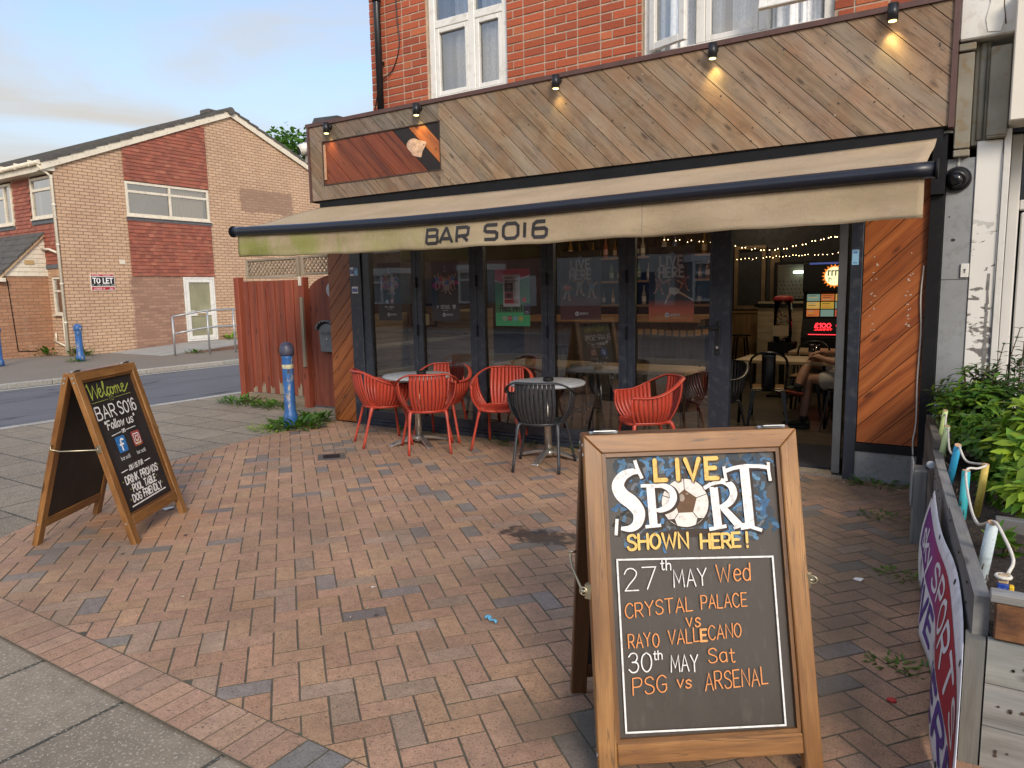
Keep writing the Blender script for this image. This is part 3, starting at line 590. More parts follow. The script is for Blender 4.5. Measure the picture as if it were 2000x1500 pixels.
# ---------------------------------------------------------------- brick house across the side street
def frame_rect(mb, axis, c, a0, a1, z0, z1, w, d, t=None, bars=(), zb=()):
    """window frame in the plane axis=c ('X' plane: a=Y; 'Y' plane: a=X); stiles run full height, rails butt between; bars: vertical positions, zb: (z, a0, a1)"""
    def bx(p0, p1, q0, q1, dd=d):
        if axis == 'X': mb.b2(c-dd/2, c+dd/2, p0, p1, q0, q1, t)
        else: mb.b2(p0, p1, c-dd/2, c+dd/2, q0, q1, t)
    bx(a0, a0+w, z0, z1); bx(a1-w, a1, z0, z1); bx(a0+w, a1-w, z0, z0+w); bx(a0+w, a1-w, z1-w, z1)
    for b in bars: bx(b-w/2, b+w/2, z0+w, z1-w, d*0.96)
    for z, b0, b1 in zb: bx(b0, b1, z-w/2, z+w/2, d*0.92)
def house():
    h = thing('brick_house', 'pale brick end-of-row house with red hung tiles across the side street', 'house', (-13.9, 3.66, 0))
    X = -13.9; y0, y1, yr, zr, ze = 3.66, 14.4, 9.0, 7.05, 4.98
    buff = ((0.60, 0.41, 0.268), (0.53, 0.345, 0.218)); mort = (0.26, 0.17, 0.115)
    purp = ((0.36, 0.205, 0.145), (0.24, 0.125, 0.095))
    wg = brickmat('gable_brick', 'Y', buff[0], buff[1], mort, bw=.25, rh=.086, ms=.011, patches=[(5.42, 7.0, -0.2, 2.12, purp, 0.9), (9.2, 11.3, 4.2, 4.92, ((0.27, 0.17, 0.12), (0.24, 0.14, 0.10)), 0.75), (5.35, 14.5, -0.2, 0.55, purp, 0.4)])
    ws = brickmat('side_brick', 'X', buff[0], buff[1], mort, bw=.25, rh=.086, ms=.011)
    g = MB()
    # gable with the window and door left open
    def gq(ya, yb, za, zb): g.poly([(X, ya, za), (X, yb, za), (X, yb, zb), (X, ya, zb)])
    gq(y0, 5.46, -0.05, ze); gq(5.46, 7.0, -0.05, 3.72); gq(7.0, 8.06, -0.05, 0.16); gq(7.0, 8.06, 2.1, 3.72); gq(8.06, y1, -0.05, ze)
    gq(5.46, 8.06, 4.72, ze)
    g.poly([(X, y0, ze), (X, y1, ze), (X, yr, zr)])
    g.build('gable_wall', wg, h)
    # reveals are closed by the frames; side wall and back
    g = MB()
    def sq(xa, xb, za, zb): g.poly([(xb, y0, za), (xa, y0, za), (xa, y0, zb), (xb, y0, zb)])
    sq(X-26, X-2.33, -0.05, 3.55); sq(X-2.33, X, -0.05, 1.1); sq(X-0.10, X, 1.1, 2.1); sq(X-2.33, X-0.56, 1.1, 2.1); sq(X-2.33, X, 2.1, 3.55); sq(X-26, X, 4.70, 4.98)
    sq(X-1.30, X-1.26, 3.55, 4.7); sq(X-.06, X, 3.55, 4.7); sq(X-2.33, X-1.30, 3.55, 4.7); sq(X-26, X-3.6, 3.55, 4.7)
    g.poly([(X, y1, -0.05), (X-26, y1, -0.05), (X-26, y1, 4.98), (X, y1, 4.98)])
    g.poly([(X-26, y0, -.05), (X-26, y1, -.05), (X-26, y1, ze), (X-26, yr, zr), (X-26, y0, ze)])
    g.build('side_wall', ws, h)
    g = MB(); g.poly([(X-0.6, 5.3, 3.6), (X-0.6, 8.2, 3.6), (X-0.6, 8.2, 4.8), (X-0.6, 5.3, 4.8)]); g.poly([(X-3.6, y0+.7, 3.4), (X, y0+.7, 3.4), (X, y0+.7, 4.8), (X-3.6, y0+.7, 4.8)])
    g.poly([(X-0.5, 6.9, 0), (X-0.5, 8.2, 0), (X-0.5, 8.2, 2.2), (X-0.5, 6.9, 2.2)]); g.poly([(X-.8, y0+.4, 1), (X, y0+.4, 1), (X, y0+.4, 2.2), (X-.8, y0+.4, 2.2)])
    g.build('room_backing', paint('room_dim', (0.16, 0.15, 0.11), 0.9, 0.3, 2, 0), h)
    # hung tiles, one plate each
    tm = tinted('hung_tile', 0.7, sc=60, var=0.14, bump=0.15)
    def tiles(mb, axis, c, a0, a1, z0, z1, top=None, skip=None):
        z = z0; r = 0
        while z < z1-0.02:
            zt = min(z+0.112, z1); a = a0-(0.083 if r % 2 else 0); r += 1
            while a < a1-0.005:
                l = max(a, a0); rr = min(a+0.163, a1); a += 0.166
                if rr-l < 0.012: continue
                t = rt((0.275, 0.082, 0.048), 0.2) if rnd.random() > 0.12 else rt((0.31, 0.105, 0.06), 0.2)
                zt2 = zt+0.02
                if top and (top(l) < zt2 or top(rr) < zt2):
                    if max(top(l), top(rr)) < z+0.03: continue
                    zl, zrr = min(zt2, top(l)), min(zt2, top(rr))
                else: zl = zrr = zt2
                if skip and skip((l+rr)/2, (z+zt)/2): continue
                dz = rnd.uniform(-.006, .004); o1 = 0.034+rnd.uniform(0, .006); o2 = 0.014
                zb = z+dz
                if axis == 'X': P = [(c+o1, l, zb), (c+o1, rr, zb), (c+o2, rr, zrr), (c+o2, l, zl)]; B = [(c+o2*.4, l, zb), (c+o2*.4, rr, zb)]
                else: P = [(l, c-o1, zb), (rr, c-o1, zb), (rr, c-o2, zrr), (l, c-o2, zl)]; B = [(l, c-o2*.4, zb), (rr, c-o2*.4, zb)]
                mb.poly(P, t); mb.poly([B[0], B[1], P[1], P[0]], t)
            z += 0.1
    slope = (zr-ze)/(yr-y0)
    g = MB(); tiles(g, 'X', X, 5.46, 8.06, 2.12, 3.66); tiles(g, 'X', X, 5.46, 8.06, 4.74, 7.0, top=lambda a: ze+slope*(a-y0)-0.03)
    g.build('hung_tile_panel', tm, h)
    g = MB(); tiles(g, 'Y', y0, X-6.5, X-0.06, 2.42, 4.66, skip=lambda a, z: (z > 3.47 and (X-1.34 < a < X-0.02 or a < X-2.2)) or (z < 3.24 and a < X-0.79)); g.build('hung_tile_panel', tm, h)
    # windows: gable window with four lights, two side windows, small toilet window
    def window(axis, c, a0, a1, z0, z1, bars, zbs, w=0.07, sill=True, cur=None):
        f = MB(); frame_rect(f, axis, c, a0, a1, z0, z1, w, 0.09, None, bars, zbs)
        if sill:
            if axis == 'X': f.b2(c-.04, c+.10, a0-.03, a1+.03, z0-.045, z0-.001)
            else: f.b2(a0-.03, a1+.03, c-.10, c+.04, z0-.045, z0-.001)
        fo = f.build('window', MT['cream'], h, bevel=0.006)
        p = MB()
        if axis == 'X': p.poly([(c, a0+w*.6, z0+w*.6), (c, a1-w*.6, z0+w*.6), (c, a1-w*.6, z1-w*.6), (c, a0+w*.6, z1-w*.6)])
        else: p.poly([(a0+w*.6, c, z0+w*.6), (a1-w*.6, c, z0+w*.6), (a1-w*.6, c, z1-w*.6), (a0+w*.6, c, z1-w*.6)])
        p.build('pane', MT['upglass'], fo)
        if cur:
            for (b0, b1, zz0, zz1, col) in cur:
                q = MB(); n = int((b1-b0)/0.03)
                if axis == 'X': q.grid(lambda u, v: (c-.13+.02*sin(u*n*2.2), b0+(b1-b0)*u, zz0+(zz1-zz0)*v), n*2, 1, col)
                else: q.grid(lambda u, v: (b0+(b1-b0)*u, c+.13+.02*sin(u*n*2.2), zz0+(zz1-zz0)*v), n*2, 1, col)
                q.build('curtain', MT['tint'], fo)
    window('X', X-0.02, 5.47, 8.05, 3.78, 4.71, [6.78], [(4.44, 5.54, 6.74), (4.44, 6.82, 7.98)], cur=[(6.95, 7.95, 3.85, 4.6, (0.50, 0.34, 0.16))])
    window('Y', y0+0.01, X-1.25, X-0.06, 3.62, 4.66, [X-.16], [(4.34, X-1.18, X-.2)], cur=[(X-1.2, X-1.02, 3.7, 4.6, (0.6, 0.5, 0.3)), (X-0.3, X-.15, 3.7, 4.6, (0.6, 0.55, 0.4))])
    window('Y', y0+0.01, X-3.59, X-2.34, 3.56, 4.66, [X-2.75], [(4.3, X-3.5, X-2.8)], cur=[(X-3.5, X-2.45, 3.6, 4.6, (0.5, 0.42, 0.22))])
    window('Y', y0+0.01, X-.56, X-.10, 1.12, 2.08, [], [(1.72, X-.5, X-.16)], w=0.05)
    # lead aprons below windows
    g = MB(); g.b2(X+.012, X+.04, 5.44, 8.08, 3.65, 3.73); g.b2(X-1.3, X-.04, y0-.045, y0-.012, 3.47, 3.57); g.b2(X-3.6, X-2.3, y0-.045, y0-.012, 3.42, 3.51); g.b2(X-.92, X-.06, y0-.04, y0-.012, 2.31, 2.41)
    g.build('lead_apron', paint('lead', (0.10, 0.105, 0.115), 0.6, 0.2, 6, 0.1), h)
    # soldier course over the small window, airbrick
    g = MB()
    for i in range(10): g.b2(X-.62+i*.06, X-.567+i*.06, y0-.012, y0+.01, 2.10, 2.31, rt((0.45, 0.27, 0.15), 0.15))
    g.build('brick_lintel', tinted('lintel_brick', 0.85, sc=40), h)
    g = MB(); g.b2(X-.01, X+.015, 5.14, 5.30, 2.44, 2.56); g.build('air_brick', MT['cream'], h)
    # door
    d = MB(); c = X-.03; frame_rect(d, 'X', c, 7.01, 8.05, 0.165, 2.095, 0.055, .09); frame_rect(d, 'X', c+.012, 7.075, 7.985, 0.225, 2.035, 0.10, .07, None, (), [(0.98, 7.175, 7.885)])
    do = d.build('door', MT['white'], h, bevel=0.006)
    p = MB(); p.poly([(c+.01, 7.15, .30), (c+.01, 7.91, .30), (c+.01, 7.91, 1.96), (c+.01, 7.15, 1.96)]); p.build('pane', paint('frosted_pane', (.27, .255, .155), .25, .25, 1.5, 0), do)
    p = MB(); p.box((c+.08, 7.13, 1.08), (.05, .03, .03)); p.box((c+.10, 7.19, 1.08), (.02, .15, .025)); p.build('handle', MT['white'], do, bevel=.006)
    p = MB(); p.box((c+.055, 7.53, .98), (.012, .28, .05)); p.build('letter_plate', paint('brass', (0.45, 0.30, 0.12), 0.4, 0.2, 9, 0, 0.7), do)
    # roof: two slopes of tiles with thickness, white verge boards, ridge tiles, gutter
    rm = paint('roof_tile', (0.085, 0.078, 0.072), 0.95, 0.3, 5, 0.6, dirt=(0.11, 0.11, 0.06))
    g = MB()
    for sgn, ya in ((1, y0-.32), (-1, y1+.32)):
        n = 17
        for i in range(n):
            a0 = i/n; a1 = (i+1)/n+.012; yy0 = ya+(yr-ya)*a0; yy1 = ya+(yr-ya)*a1
            zb0 = (ze-.06)+(zr+.20-ze+.06)*a0; zb1 = (ze-.06)+(zr+.20-ze+.06)*a1
            k = .045; q = rnd.uniform(-.012, .012)
            g.prism([(X+.10+q, yy0, zb0), (X+.10+q, yy1, zb1-.03), (X+.10+q, yy1, zb1+.03), (X+.10+q, yy0, zb0+k+.03)], (-26.2, 0, 0))
    x = X+.14
    for i in range(18): g.tube([(x-i*.45, yr, zr+.16), (x-.455-i*.45, yr, zr+.16+rnd.uniform(-.01, .01))], .12, 10)
    g.build('roof', rm, h)
    g = MB(); g.b2(X-1.2, X-.75, yr-.2, yr+.2, zr+.18, zr+.34); g.b2(X-4.2, X-3.95, y0+2.1, y0+2.3, ze+.62, ze+.85); g.build('roof_vent', rm, h, bevel=.03)
    g = MB()
    for ya in (y0-.30, y1+.30):
        zlow = ze-.08
        g.prism([(X+.03, ya, zlow-.16), (X+.03, yr, zr+.0), (X+.03, yr, zr+.19), (X+.03, ya, zlow+.02)], (.045, 0, 0))
        g.prism([(X-.2, ya, zlow-.16), (X-.2, ya-.001, zlow+.02), (X-.2, ya+(.32 if ya < yr else -.32), zlow+.10), (X-.2, ya+(.32 if ya < yr else -.32), zlow-.16)], (.225, 0, 0))
    g.b2(X-26, X-.22, y0-.29, y0-.265, ze-.26, ze-.07); g.b2(X-26, X-.22, y0-.262, y0-.002, ze-.262, ze-.235)
    g.build('verge_board', MT['cream'], h)
    g = MB(); g.tube([(X+.05, y0-.35, ze-.06), (X-26, y0-.35, ze-.06)], .055, 10)
    x = X-.4
    while x > X-6: g.box((x, y0-.33, ze-.05), (.03, .14, .15)); x -= .75
    g.build('gutter', MT['cream'], h)
    g = MB(); g.tube([(X-.03, y0-.34, ze-.10), (X-.03, y0-.30, ze-.2), (X-.02, y0-.07, ze-.36), (X-.02, y0-.06, 0.06)], .036, 10)
    for z in (.9, 1.9, 2.9, 3.9): g.tube([(X-.02, y0-.06, z-.025), (X-.02, y0-.06, z+.025)], .046, 10)
    g.tube([(X-.12, y0-.05, 1.15), (X-.12, y0-.05, .12)], .03, 8); g.tube([(X-.86, y0-.10, 2.83), (X-.4, y0-.10, 2.80), (X-.06, y0-.08, 2.70)], .03, 8)
    g.tube([(X-.75, y0-.04, .42), (X-.12, y0-.05, .28)], .025, 8); g.tube([(X-.62, y0-.04, .62), (X-.62, y0-.04, .40)], .025, 8)
    g.build('downpipe', MT['cream'], h)
    # front porch: brick box with a lean-to tiled roof and a boarded side
    ex = brickmat('porch_brick', 'Y', (0.44, 0.235, 0.135), (0.36, 0.18, 0.10), (0.24, 0.155, 0.10), bw=.25, rh=.086, smear=(0.42, 0.31, 0.215))
    xp = -14.72; yf = 2.36; ex2 = brickmat('porch_front_brick', 'X', (0.44, 0.235, 0.135), (0.36, 0.18, 0.10), (0.24, 0.155, 0.10), bw=.25, rh=.086)
    g = MB(); g.poly([(xp, yf, -.05), (xp, y0, -.05), (xp, y0, 2.115), (xp, yf, 2.115)]); g.build('porch_wall', ex, h)
    g = MB(); g.poly([(xp-4.5, yf, -.05), (xp, yf, -.05), (xp, yf, 2.0), (xp-4.5, yf, 2.0)]); g.build('porch_wall', ex2, h)
    g = MB(); zt_ = lambda y: 2.02+(y-2.41)*.985
    for i in range(10):
        za = 2.118+i*.115; zb = za+.112; ya, yb = 2.41+(za-2.02)/.985, 2.41+(zb-2.02)/.985
        if ya > y0-.03: break
        g.prism([(xp+.024, ya, za), (xp+.024, y0, za), (xp+.012, y0, zb), (xp+.012, min(yb, y0-.004), zb)], (-.014, 0, 0))
    g.build('porch_cladding', MT['cream'], h)
    g = MB(); g.prism([(xp+.03, 2.25, 1.79), (xp+.03, y0-.005, 3.18), (xp+.03, y0-.005, 3.27), (xp+.03, 2.25, 1.90)], (.05, 0, 0)); g.build('porch_verge', paint('verge_wood', (0.50, 0.35, 0.20), 0.7, 0.2, 9, 0.1), h)
    g = MB(); n = 8
    for i in range(n):
        a0 = i/n; a1 = (i+1)/n+.02; ya, yb = 2.22+(y0-2.22)*a0, 2.22+(y0-2.22)*a1; za, zb = 1.87+1.40*a0, 1.87+1.40*a1
        g.prism([(xp+.10, ya, za), (xp+.10, yb, zb-.02), (xp+.10, yb, zb+.015), (xp+.10, ya, za+.055)], (-4.7, 0, 0))
    g.build('porch_roof', rm, h)
    g = MB(); g.tube([(xp+.012, 2.62, 2.08), (xp+.012, 2.68, 2.02), (xp+.012, 2.76, .20)], .010, 5); g.tube([(xp+.012, 2.76, .2), (xp+.012, 3.2, .17)], .010, 5); g.build('cable', MT['black'], h)
    g = MB(); g.b2(xp+.02, xp+.034, 3.12, 3.34, 2.42, 2.53, (0.48, 0.33, 0.15)); g.build('vent_grille', MT['tint'], h)
    g = MB(); g.b2(xp+.0, xp+.16, 2.42, 2.60, 1.97, 2.07); g.build('porch_lamp', MT['cream'], h, bevel=.01)
house()
# TO LET board fixed to the gable
def tolet():
    t = thing('letting_sign', 'red white and black TO LET board on the pale brick gable', 'sign', (-13.9, 4.63, 1.72))
    g = MB(); g.b2(-13.899, -13.87, 4.31, 4.95, 1.72, 2.17, (0.72, 0.66, 0.6)); g.build('board', MT['tint'], t)
    g = MB(); P = Pen(g, planefn((-13.87, 4.31, 1.72), (0, 1, 0), (0, 0, 1)), 0.002)
    red = (0.40, 0.015, 0.02); wh = (0.85, 0.82, 0.8)
    P.rect(.015, .385, .625, .44, red); P.rect(.015, .12, .625, .365, (0.012, 0.01, 0.01)); P.rect(.015, .015, .625, .10, red)
    P.text('STUDENT PROPERTY', .32, .398, .028, .007, (0.75, 0.5, 0.5), width=.56, align='c')
    P.text('TO LET', .32, .20, .13, .028, wh, width=.52, align='c'); P.text('ROOMS AVAILABLE', .32, .135, .026, .007, (0.6, 0.58, 0.55), width=.56, align='c')
    P.text('07825 603258', .32, .028, .045, .010, (0.8, 0.55, 0.55), width=.5, align='c')
    g.build('lettering', MT['tint'], t)
tolet()
# ramp and handrail in front of the house door
t = thing('ramp', 'concrete ramp with brick edge rising to the white house door', 'ramp', (-13.2, 6.5, 0))
g = MB(); g.prism([(-13.85, 4.6, .031), (-13.85, 6.9, .155), (-13.85, 11.0, .155), (-13.85, 11.0, .0)], (2.45, 0, 0)); g.build('slope', MT['conc'], t)
g = MB(); g.prism([(-11.395, 5.2, .031), (-11.395, 6.9, .15), (-11.395, 11.0, .16), (-11.395, 11.0, .0)], (.11, 0, 0)); g.build('brick_edge', brickmat('ramp_brick', 'Y', (0.25, 0.14, 0.1), (0.2, 0.11, 0.08), (.15, .12, .1)), t)
t = thing('handrail', 'galvanised tube handrail beside the ramp to the white house door', 'handrail', (-11.0, 5.5, 0.03))
hp = [(-10.9, 4.68), (-10.55, 5.42), (-10.36, 6.05), (-10.30, 6.9), (-10.30, 8.2)]; hz = [1.02, 1.15, 1.16, 1.16, 1.16]
g = MB()
for z2 in (0, -.43): g.tube(smooth_pts([(x, y, z+z2) for (x, y), z in zip(hp, hz)], 3), .024, 8)
g.build('rail', MT['galv'], t)
for (x, y), z in zip(hp, hz):
    g = MB(); g.tube([(x, y, .03), (x, y, z)], .024, 8); g.build('post', MT['galv'], t)
# ---------------------------------------------------------------- bar building
GREYW = wood('weathered_board', (0.120, 0.085, 0.058), (0.258, 0.196, 0.136), (0.345, 0.275, 0.200), 0.8, 17, 1.3, grey=(0.225, 0.198, 0.168), bump=.4, weather=((.235, .135, .068), (.095, .070, .050)))
ORW = wood('oiled_board', (0.120, 0.030, 0.009), (0.290, 0.088, 0.022), (0.40, 0.145, 0.040), 0.42, 20, 1.1, bump=0.15)
PALEW = wood('pale_board', (0.33, 0.25, 0.15), (0.46, 0.37, 0.24), (0.56, 0.46, 0.32), 0.6, 14, 1.0)
FLOORW = wood('floor_board', (0.045, 0.035, 0.025), (0.10, 0.08, 0.055), (0.16, 0.13, 0.09), 0.4, 14, 1.0)
TABLEW = wood('table_board', (0.36, 0.24, 0.13), (0.50, 0.36, 0.20), (0.60, 0.46, 0.28), 0.45, 14, 1.0)
def diag_boards(mb, x0, x1, z0, z1, y, th, w, sgn, base, var, gap=0.005, pick=None):
    """boards at 45 degrees in the XZ plane, clipped to a rectangle; y is the front face"""
    rect = [(x0, z0), (x1, z0), (x1, z1), (x0, z1)]
    d = Vector((1, sgn)).normalized(); n = Vector((-d.y, d.x)); c = Vector(((x0+x1)/2, (z0+z1)/2)); R = (x1-x0)+(z1-z0)
    k = -int(R/w)-1
    while k*w < R:
        o = k*w; k += 1
        q = [c+n*(o+gap/2)-d*R, c+n*(o+gap/2)+d*R, c+n*(o+w-gap/2)+d*R, c+n*(o+w-gap/2)-d*R]
        P = clip([tuple(p) for p in q], rect)
        if len(P) < 3 or area(P) < .0004: continue
        sd = rnd.uniform(0, 90); t = rt(base, var) if not pick else pick(o); yy = y+rnd.uniform(0, .003)
        pc = [(Vector(p).dot(d)+sd, Vector(p).dot(n), sd*1.3) for p in P]
        if poly_cw(P): P.reverse(); pc.reverse()
        m = len(P)
        b = mb.verts([(p[0], yy, p[1]) for p in P]+[(p[0], yy+th, p[1]) for p in P], pc+pc)
        mb.face(range(b, b+m), t)
        for i in range(m): j = (i+1) % m; mb.face((b+m+i, b+m+j, b+j, b+i), t)
def bar():
    h = thing('bar_building', 'red brick corner bar with grey timber fascia over a black glazed shopfront', 'building', (2.7, 0.1, 0))
    # upper brick wall, each brick a block on cream mortar
    bm_ = MB(); YW = 0.08; holes = [(1.17, 2.135, 3.36, 6.1), (3.49, 5.0, 3.36, 6.1)]
    z = 3.20; r = 0; z1 = 6.6
    while z < z1:
        x = 0.41-(0.112 if r % 2 else 0.0); k = r % 2; r += 1
        while x < 6.12:
            L = 0.215 if (k % 3 != 2) else 0.103; k += 1
            a, b = max(x, 0.41), min(x+L, 6.1); x += L+.010
            segs = [(a, b)]
            for hx0, hx1, hz0, hz1 in holes:
                if z+.065 > hz0 and z < hz1:
                    ns = []
                    for p, q in segs:
                        if q <= hx0 or p >= hx1: ns.append((p, q)); continue
                        if p < hx0: ns.append((p, hx0))
                        if q > hx1: ns.append((hx1, q))
                    segs = ns
            for p, q in segs:
                if q-p < .02: continue
                f = rnd.random(); t = rt((0.375, 0.084, 0.034), 0.12) if f < .62 else rt((0.305, 0.068, 0.030), 0.12) if f < .9 else rt((0.43, 0.120, 0.048), .1)
                e = .004; y = YW-.007+rnd.uniform(-.002, .002); zz0, zz1 = z+rnd.uniform(-.0015, .0015), z+.065+rnd.uniform(-.0015, .0015)
                v = bm_.verts([(p+e, y, zz0+e), (q-e, y, zz0+e), (q-e, y, zz1-e), (p+e, y, zz1-e), (p, YW+.004, zz0), (q, YW+.004, zz0), (q, YW+.004, zz1), (p, YW+.004, zz1)])
                bm_.face((v, v+1, v+2, v+3), t)
                for s in ((4, 5, 1, 0), (5, 6, 2, 1), (6, 7, 3, 2), (7, 4, 0, 3)): bm_.face([v+q2 for q2 in s], t)
        z += 0.075
    rb = tinted('red_brick', 0.85, sc=55, var=0.16, bump=0.5)
    wall = bm_.build('upper_wall', rb, h)
    mo = paint('mortar', (0.42, 0.32, 0.235), 0.95, 0.2, 20, 0.3)
    g = MB()
    xs = [0.412, 1.17, 2.135, 3.49, 5.0, 6.1]
    for i, (a, b) in enumerate(zip(xs, xs[1:])):
        if i in (1, 3): g.b2(a, b, YW, YW+.22, 3.2, 3.36); g.b2(a, b, YW, YW+.22, 6.1, 6.6)
        else: g.b2(a, b, YW, YW+.22, 3.2, 6.6)
    g.build('mortar', mo, wall)
    # side walls, rear, roof
    sb = brickmat('bar_side_brick', 'Y', (0.36, 0.11, 0.06), (0.28, 0.085, 0.05), (.42, .36, .28))
    g = MB(); g.b2(0.413, 0.63, YW+.225, 9, 3.2, 6.6); g.b2(-.31, -.15, .165, 9, -.05, 3.2); g.b2(-.14, 6.1, 8.8, 9, -.05, 6.6); g.build('side_wall', sb, h)
    g = MB(); g.b2(-.40, .41, .16, 9, 3.2, 3.36); g.b2(.38, 6.1, .05, 9, 6.605, 6.75); g.build('flat_roof', MT['felt'], h)
    g = MB(); g.prism([(-.50, -.10, 3.20), (-.36, -.06, 3.46), (.0, -.06, 3.44), (.0, -.06, 3.38), (-.34, -.06, 3.38), (-.44, -.10, 3.20)], (0, .6, 0)); g.build('roof_edge', MT['felt'], h)
    # upper windows
    def upwin(x0, x1, mull, zt, cur, sashes=()):
        f = MB(); y = YW+.075; frame_rect(f, 'Y', y, x0, x1, 3.40, 6.08, .075, .08, None, mull, [(zt, a, b) for a, b in zip([x0+.075]+[m+.0375 for m in mull], [m-.0375 for m in mull]+[x1-.075])])
        f.b2(x0-.01, x1+.01, YW-.03, YW+.03, 3.362, 3.398)
        fo = f.build('upper_window', MT['white'], h, bevel=.006)
        xs2 = [x0+.075]+[m for m in mull]+[x1-.075]
        for i, (a, b) in enumerate(zip(xs2, xs2[1:])):
            a2 = a+(.0375 if i else 0); b2_ = b-(.0375 if i < len(xs2)-2 else 0)
            if i in sashes:
                ang, kind = sashes[i]; s = MB(); w_, hh = b2_-a2, (zt-.0375)-3.475
                sm = MB()
                if kind == 'side': M = lambda X, Z: (a2+X*cos(ang), y-.045-X*sin(ang), 3.475+Z)
                else: M = lambda X, Z: (a2+X, y-.045-(hh-Z)*sin(ang), 3.475+hh-(hh-Z)*cos(ang))
                for (p0, p1, q0, q1) in ((0, .06, 0, hh), (w_-.06, w_, 0, hh), (.06, w_-.06, 0, .06), (.06, w_-.06, hh-.06, hh)):
                    nv = Vector(M(0, 1)).cross(Vector((0, 0, 0))) if False else (Vector(M(1, 0))-Vector(M(0, 0))).cross(Vector(M(0, 1))-Vector(M(0, 0))).normalized()*.04
                    s.prism([M(p0, q0), M(p1, q0), M(p1, q1), M(p0, q1)], nv)
                so = s.build('open_sash', MT['white'], fo, bevel=.005)
                sm.poly([Vector(M(.05, .05)), Vector(M(w_-.05, .05)), Vector(M(w_-.05, hh-.05)), Vector(M(.05, hh-.05))]); sm.build('pane', MT['upglass'], fo)
            else:
                ss = MB(); frame_rect(ss, 'Y', y-.008, a2+.002, b2_-.002, 3.477, zt-.04, .045, .05)
                ss.build('sash', MT['white'], fo, bevel=.005)
                p = MB(); p.poly([(a2+.04, y, 3.515), (b2_-.04, y, 3.515), (b2_-.04, y, zt-.08), (a2+.04, y, zt-.08)]); p.build('pane', MT['upglass'], fo)
            p = MB(); p.poly([(a2, y, zt+.0375), (b2_, y, zt+.0375), (b2_, y, 6.0), (a2, y, 6.0)]); p.build('pane', MT['upglass'], fo)
        q = MB()
        for a, b, col in cur:
            n = max(4, int((b-a)/.05)); ph = rnd.uniform(0, 6)
            q.grid(lambda u, v: (a+(b-a)*u+.01*sin(v*3+ph), YW+.155+.022*sin(u*n*3.1+ph)+.012*sin(u*n*7.3)+.02*v*sin(u*5), 3.40+2.6*v), n*8, 4, col)
        q.build('net_curtain', CURT, fo)
        q = MB(); q.b2(x0, x1, YW+.7, YW+.72, 3.3, 6.2); q.b2(x0, x1, YW+.3, YW+.7, 3.28, 3.3); q.build('room_backing', paint('upper_room', (.10, .11, .13), .9, .2, 2, 0), h)
    CURT = tinted('net_curtain', 0.8, sc=40, var=.12, bump=0)
    w1 = (0.86, 0.87, 0.88)
    upwin(1.175, 2.13, [1.70], 4.17, [(1.22, 1.42, (.32, .36, .42)), (1.40, 1.68, w1), (1.74, 2.1, w1)])
    upwin(3.495, 4.995, [3.98, 4.48], 4.45, [(3.5, 4.15, w1), (4.22, 4.96, w1)], {0: (.35, 'side'), 2: (.30, 'top')})
    # fascia: weathered diagonal boards with a bare orange patch
    g = MB(); fx0, fx1, fz0, fz1 = -.385, 5.765, 2.545, 3.345
    px0, px1, pz0, pz1 = -.18, 1.45, 2.71, 3.165
    diag_boards(g, fx0, px0, fz0, fz1, -.12, .02, .122, -1, (1.02, .96, .90), .13)
    diag_boards(g, px0, px1, fz0, pz0, -.12, .02, .128, -1, (.92, .86, .80), .15)
    diag_boards(g, px0, px1, pz1, fz1, -.12, .02, .128, -1, (.78, .78, .80), .15)
    diag_boards(g, px1, fx1, fz0, fz1, -.12, .02, .122, -1, (1.10, 1.0, .88), .13)
    g.mi = 1
    for i in range(90):
        x, z = rnd.uniform(-.3, 5.7), rnd.uniform(2.58, 3.32)
        Pen(g, planefn((x, -.1205, z), (1, 0, 0), (0, 0, 1)), .0006).disc((0, 0), rnd.uniform(.004, .008), (.03, .025, .02) if rnd.random() < .9 else (.32, .26, .2), 8)
    fo = g.build('fascia', [GREYW, MT['tint']], h)
    mah = [(.62, .42, .42), (1.0, .78, .72), (.80, .58, .55), (1.1, .95, .85), (.7, .5, .48)]
    def pk(o):
        if .28 < o < .44 or o > .58: return (.035, .05, .09)
        if o >= .44: return (1.35, 1.25, 1.0)
        return rt(mah[int(abs(o*100)) % 5], .12)
    g = MB(); diag_boards(g, px0+.005, px1-.005, pz0, pz1, -.112, .012, .150, -1, (1, 1, 1), .1, pick=pk); g.build('bare_patch', ORW, fo)
    g = MB()
    bl = [(1.22+.11*cos(a)*(1+.3*sin(3*a))+.05, 2.93+.10*sin(a)*(1+.25*cos(2*a+1))) for a in [2*pi*i/26 for i in range(26)]]
    g.prism([(x-.12, -.1145, z+.02) for x, z in bl], (0, .006, 0)); g.build('old_adhesive', paint('adhesive', (.55, .36, .24), .9, .3, 30, .6), fo)
    g = MB(); g.b2(px0-.012, px1+.012, -.1235, -.112, pz0-.012, pz0, None); g.b2(px0-.012, px1+.012, -.1235, -.112, pz1, pz1+.010); g.b2(px1, px1+.008, -.123, -.112, pz0, pz1); g.b2(px0-.012, px0, -.123, -.112, pz0, pz1); g.build('patch_edge', paint('patch_edge', (.05, .03, .02), .8, .4, 12, .2), fo)
    g = MB(); g.b2(px0+.01, px0+.035, -.126, -.112, pz0+.05, pz1-.03); g.build('strip', paint('strip_wood', (.45, .26, .16), .6, .2, 12, .1), fo)
    g = MB(); g.b2(-.43, 5.80, -.135, .075, 3.347, 3.385); g.b2(5.767, 5.80, -.134, .06, 2.53, 3.345); g.b2(-.415, -.387, -.134, .09, 2.53, 3.345); g.build('fascia_trim', MT['trim'], fo)
    g = MB(); g.b2(-.38, 5.76, -.098, .07, 2.535, 3.34); g.build('fascia_core', MT['black'], fo)
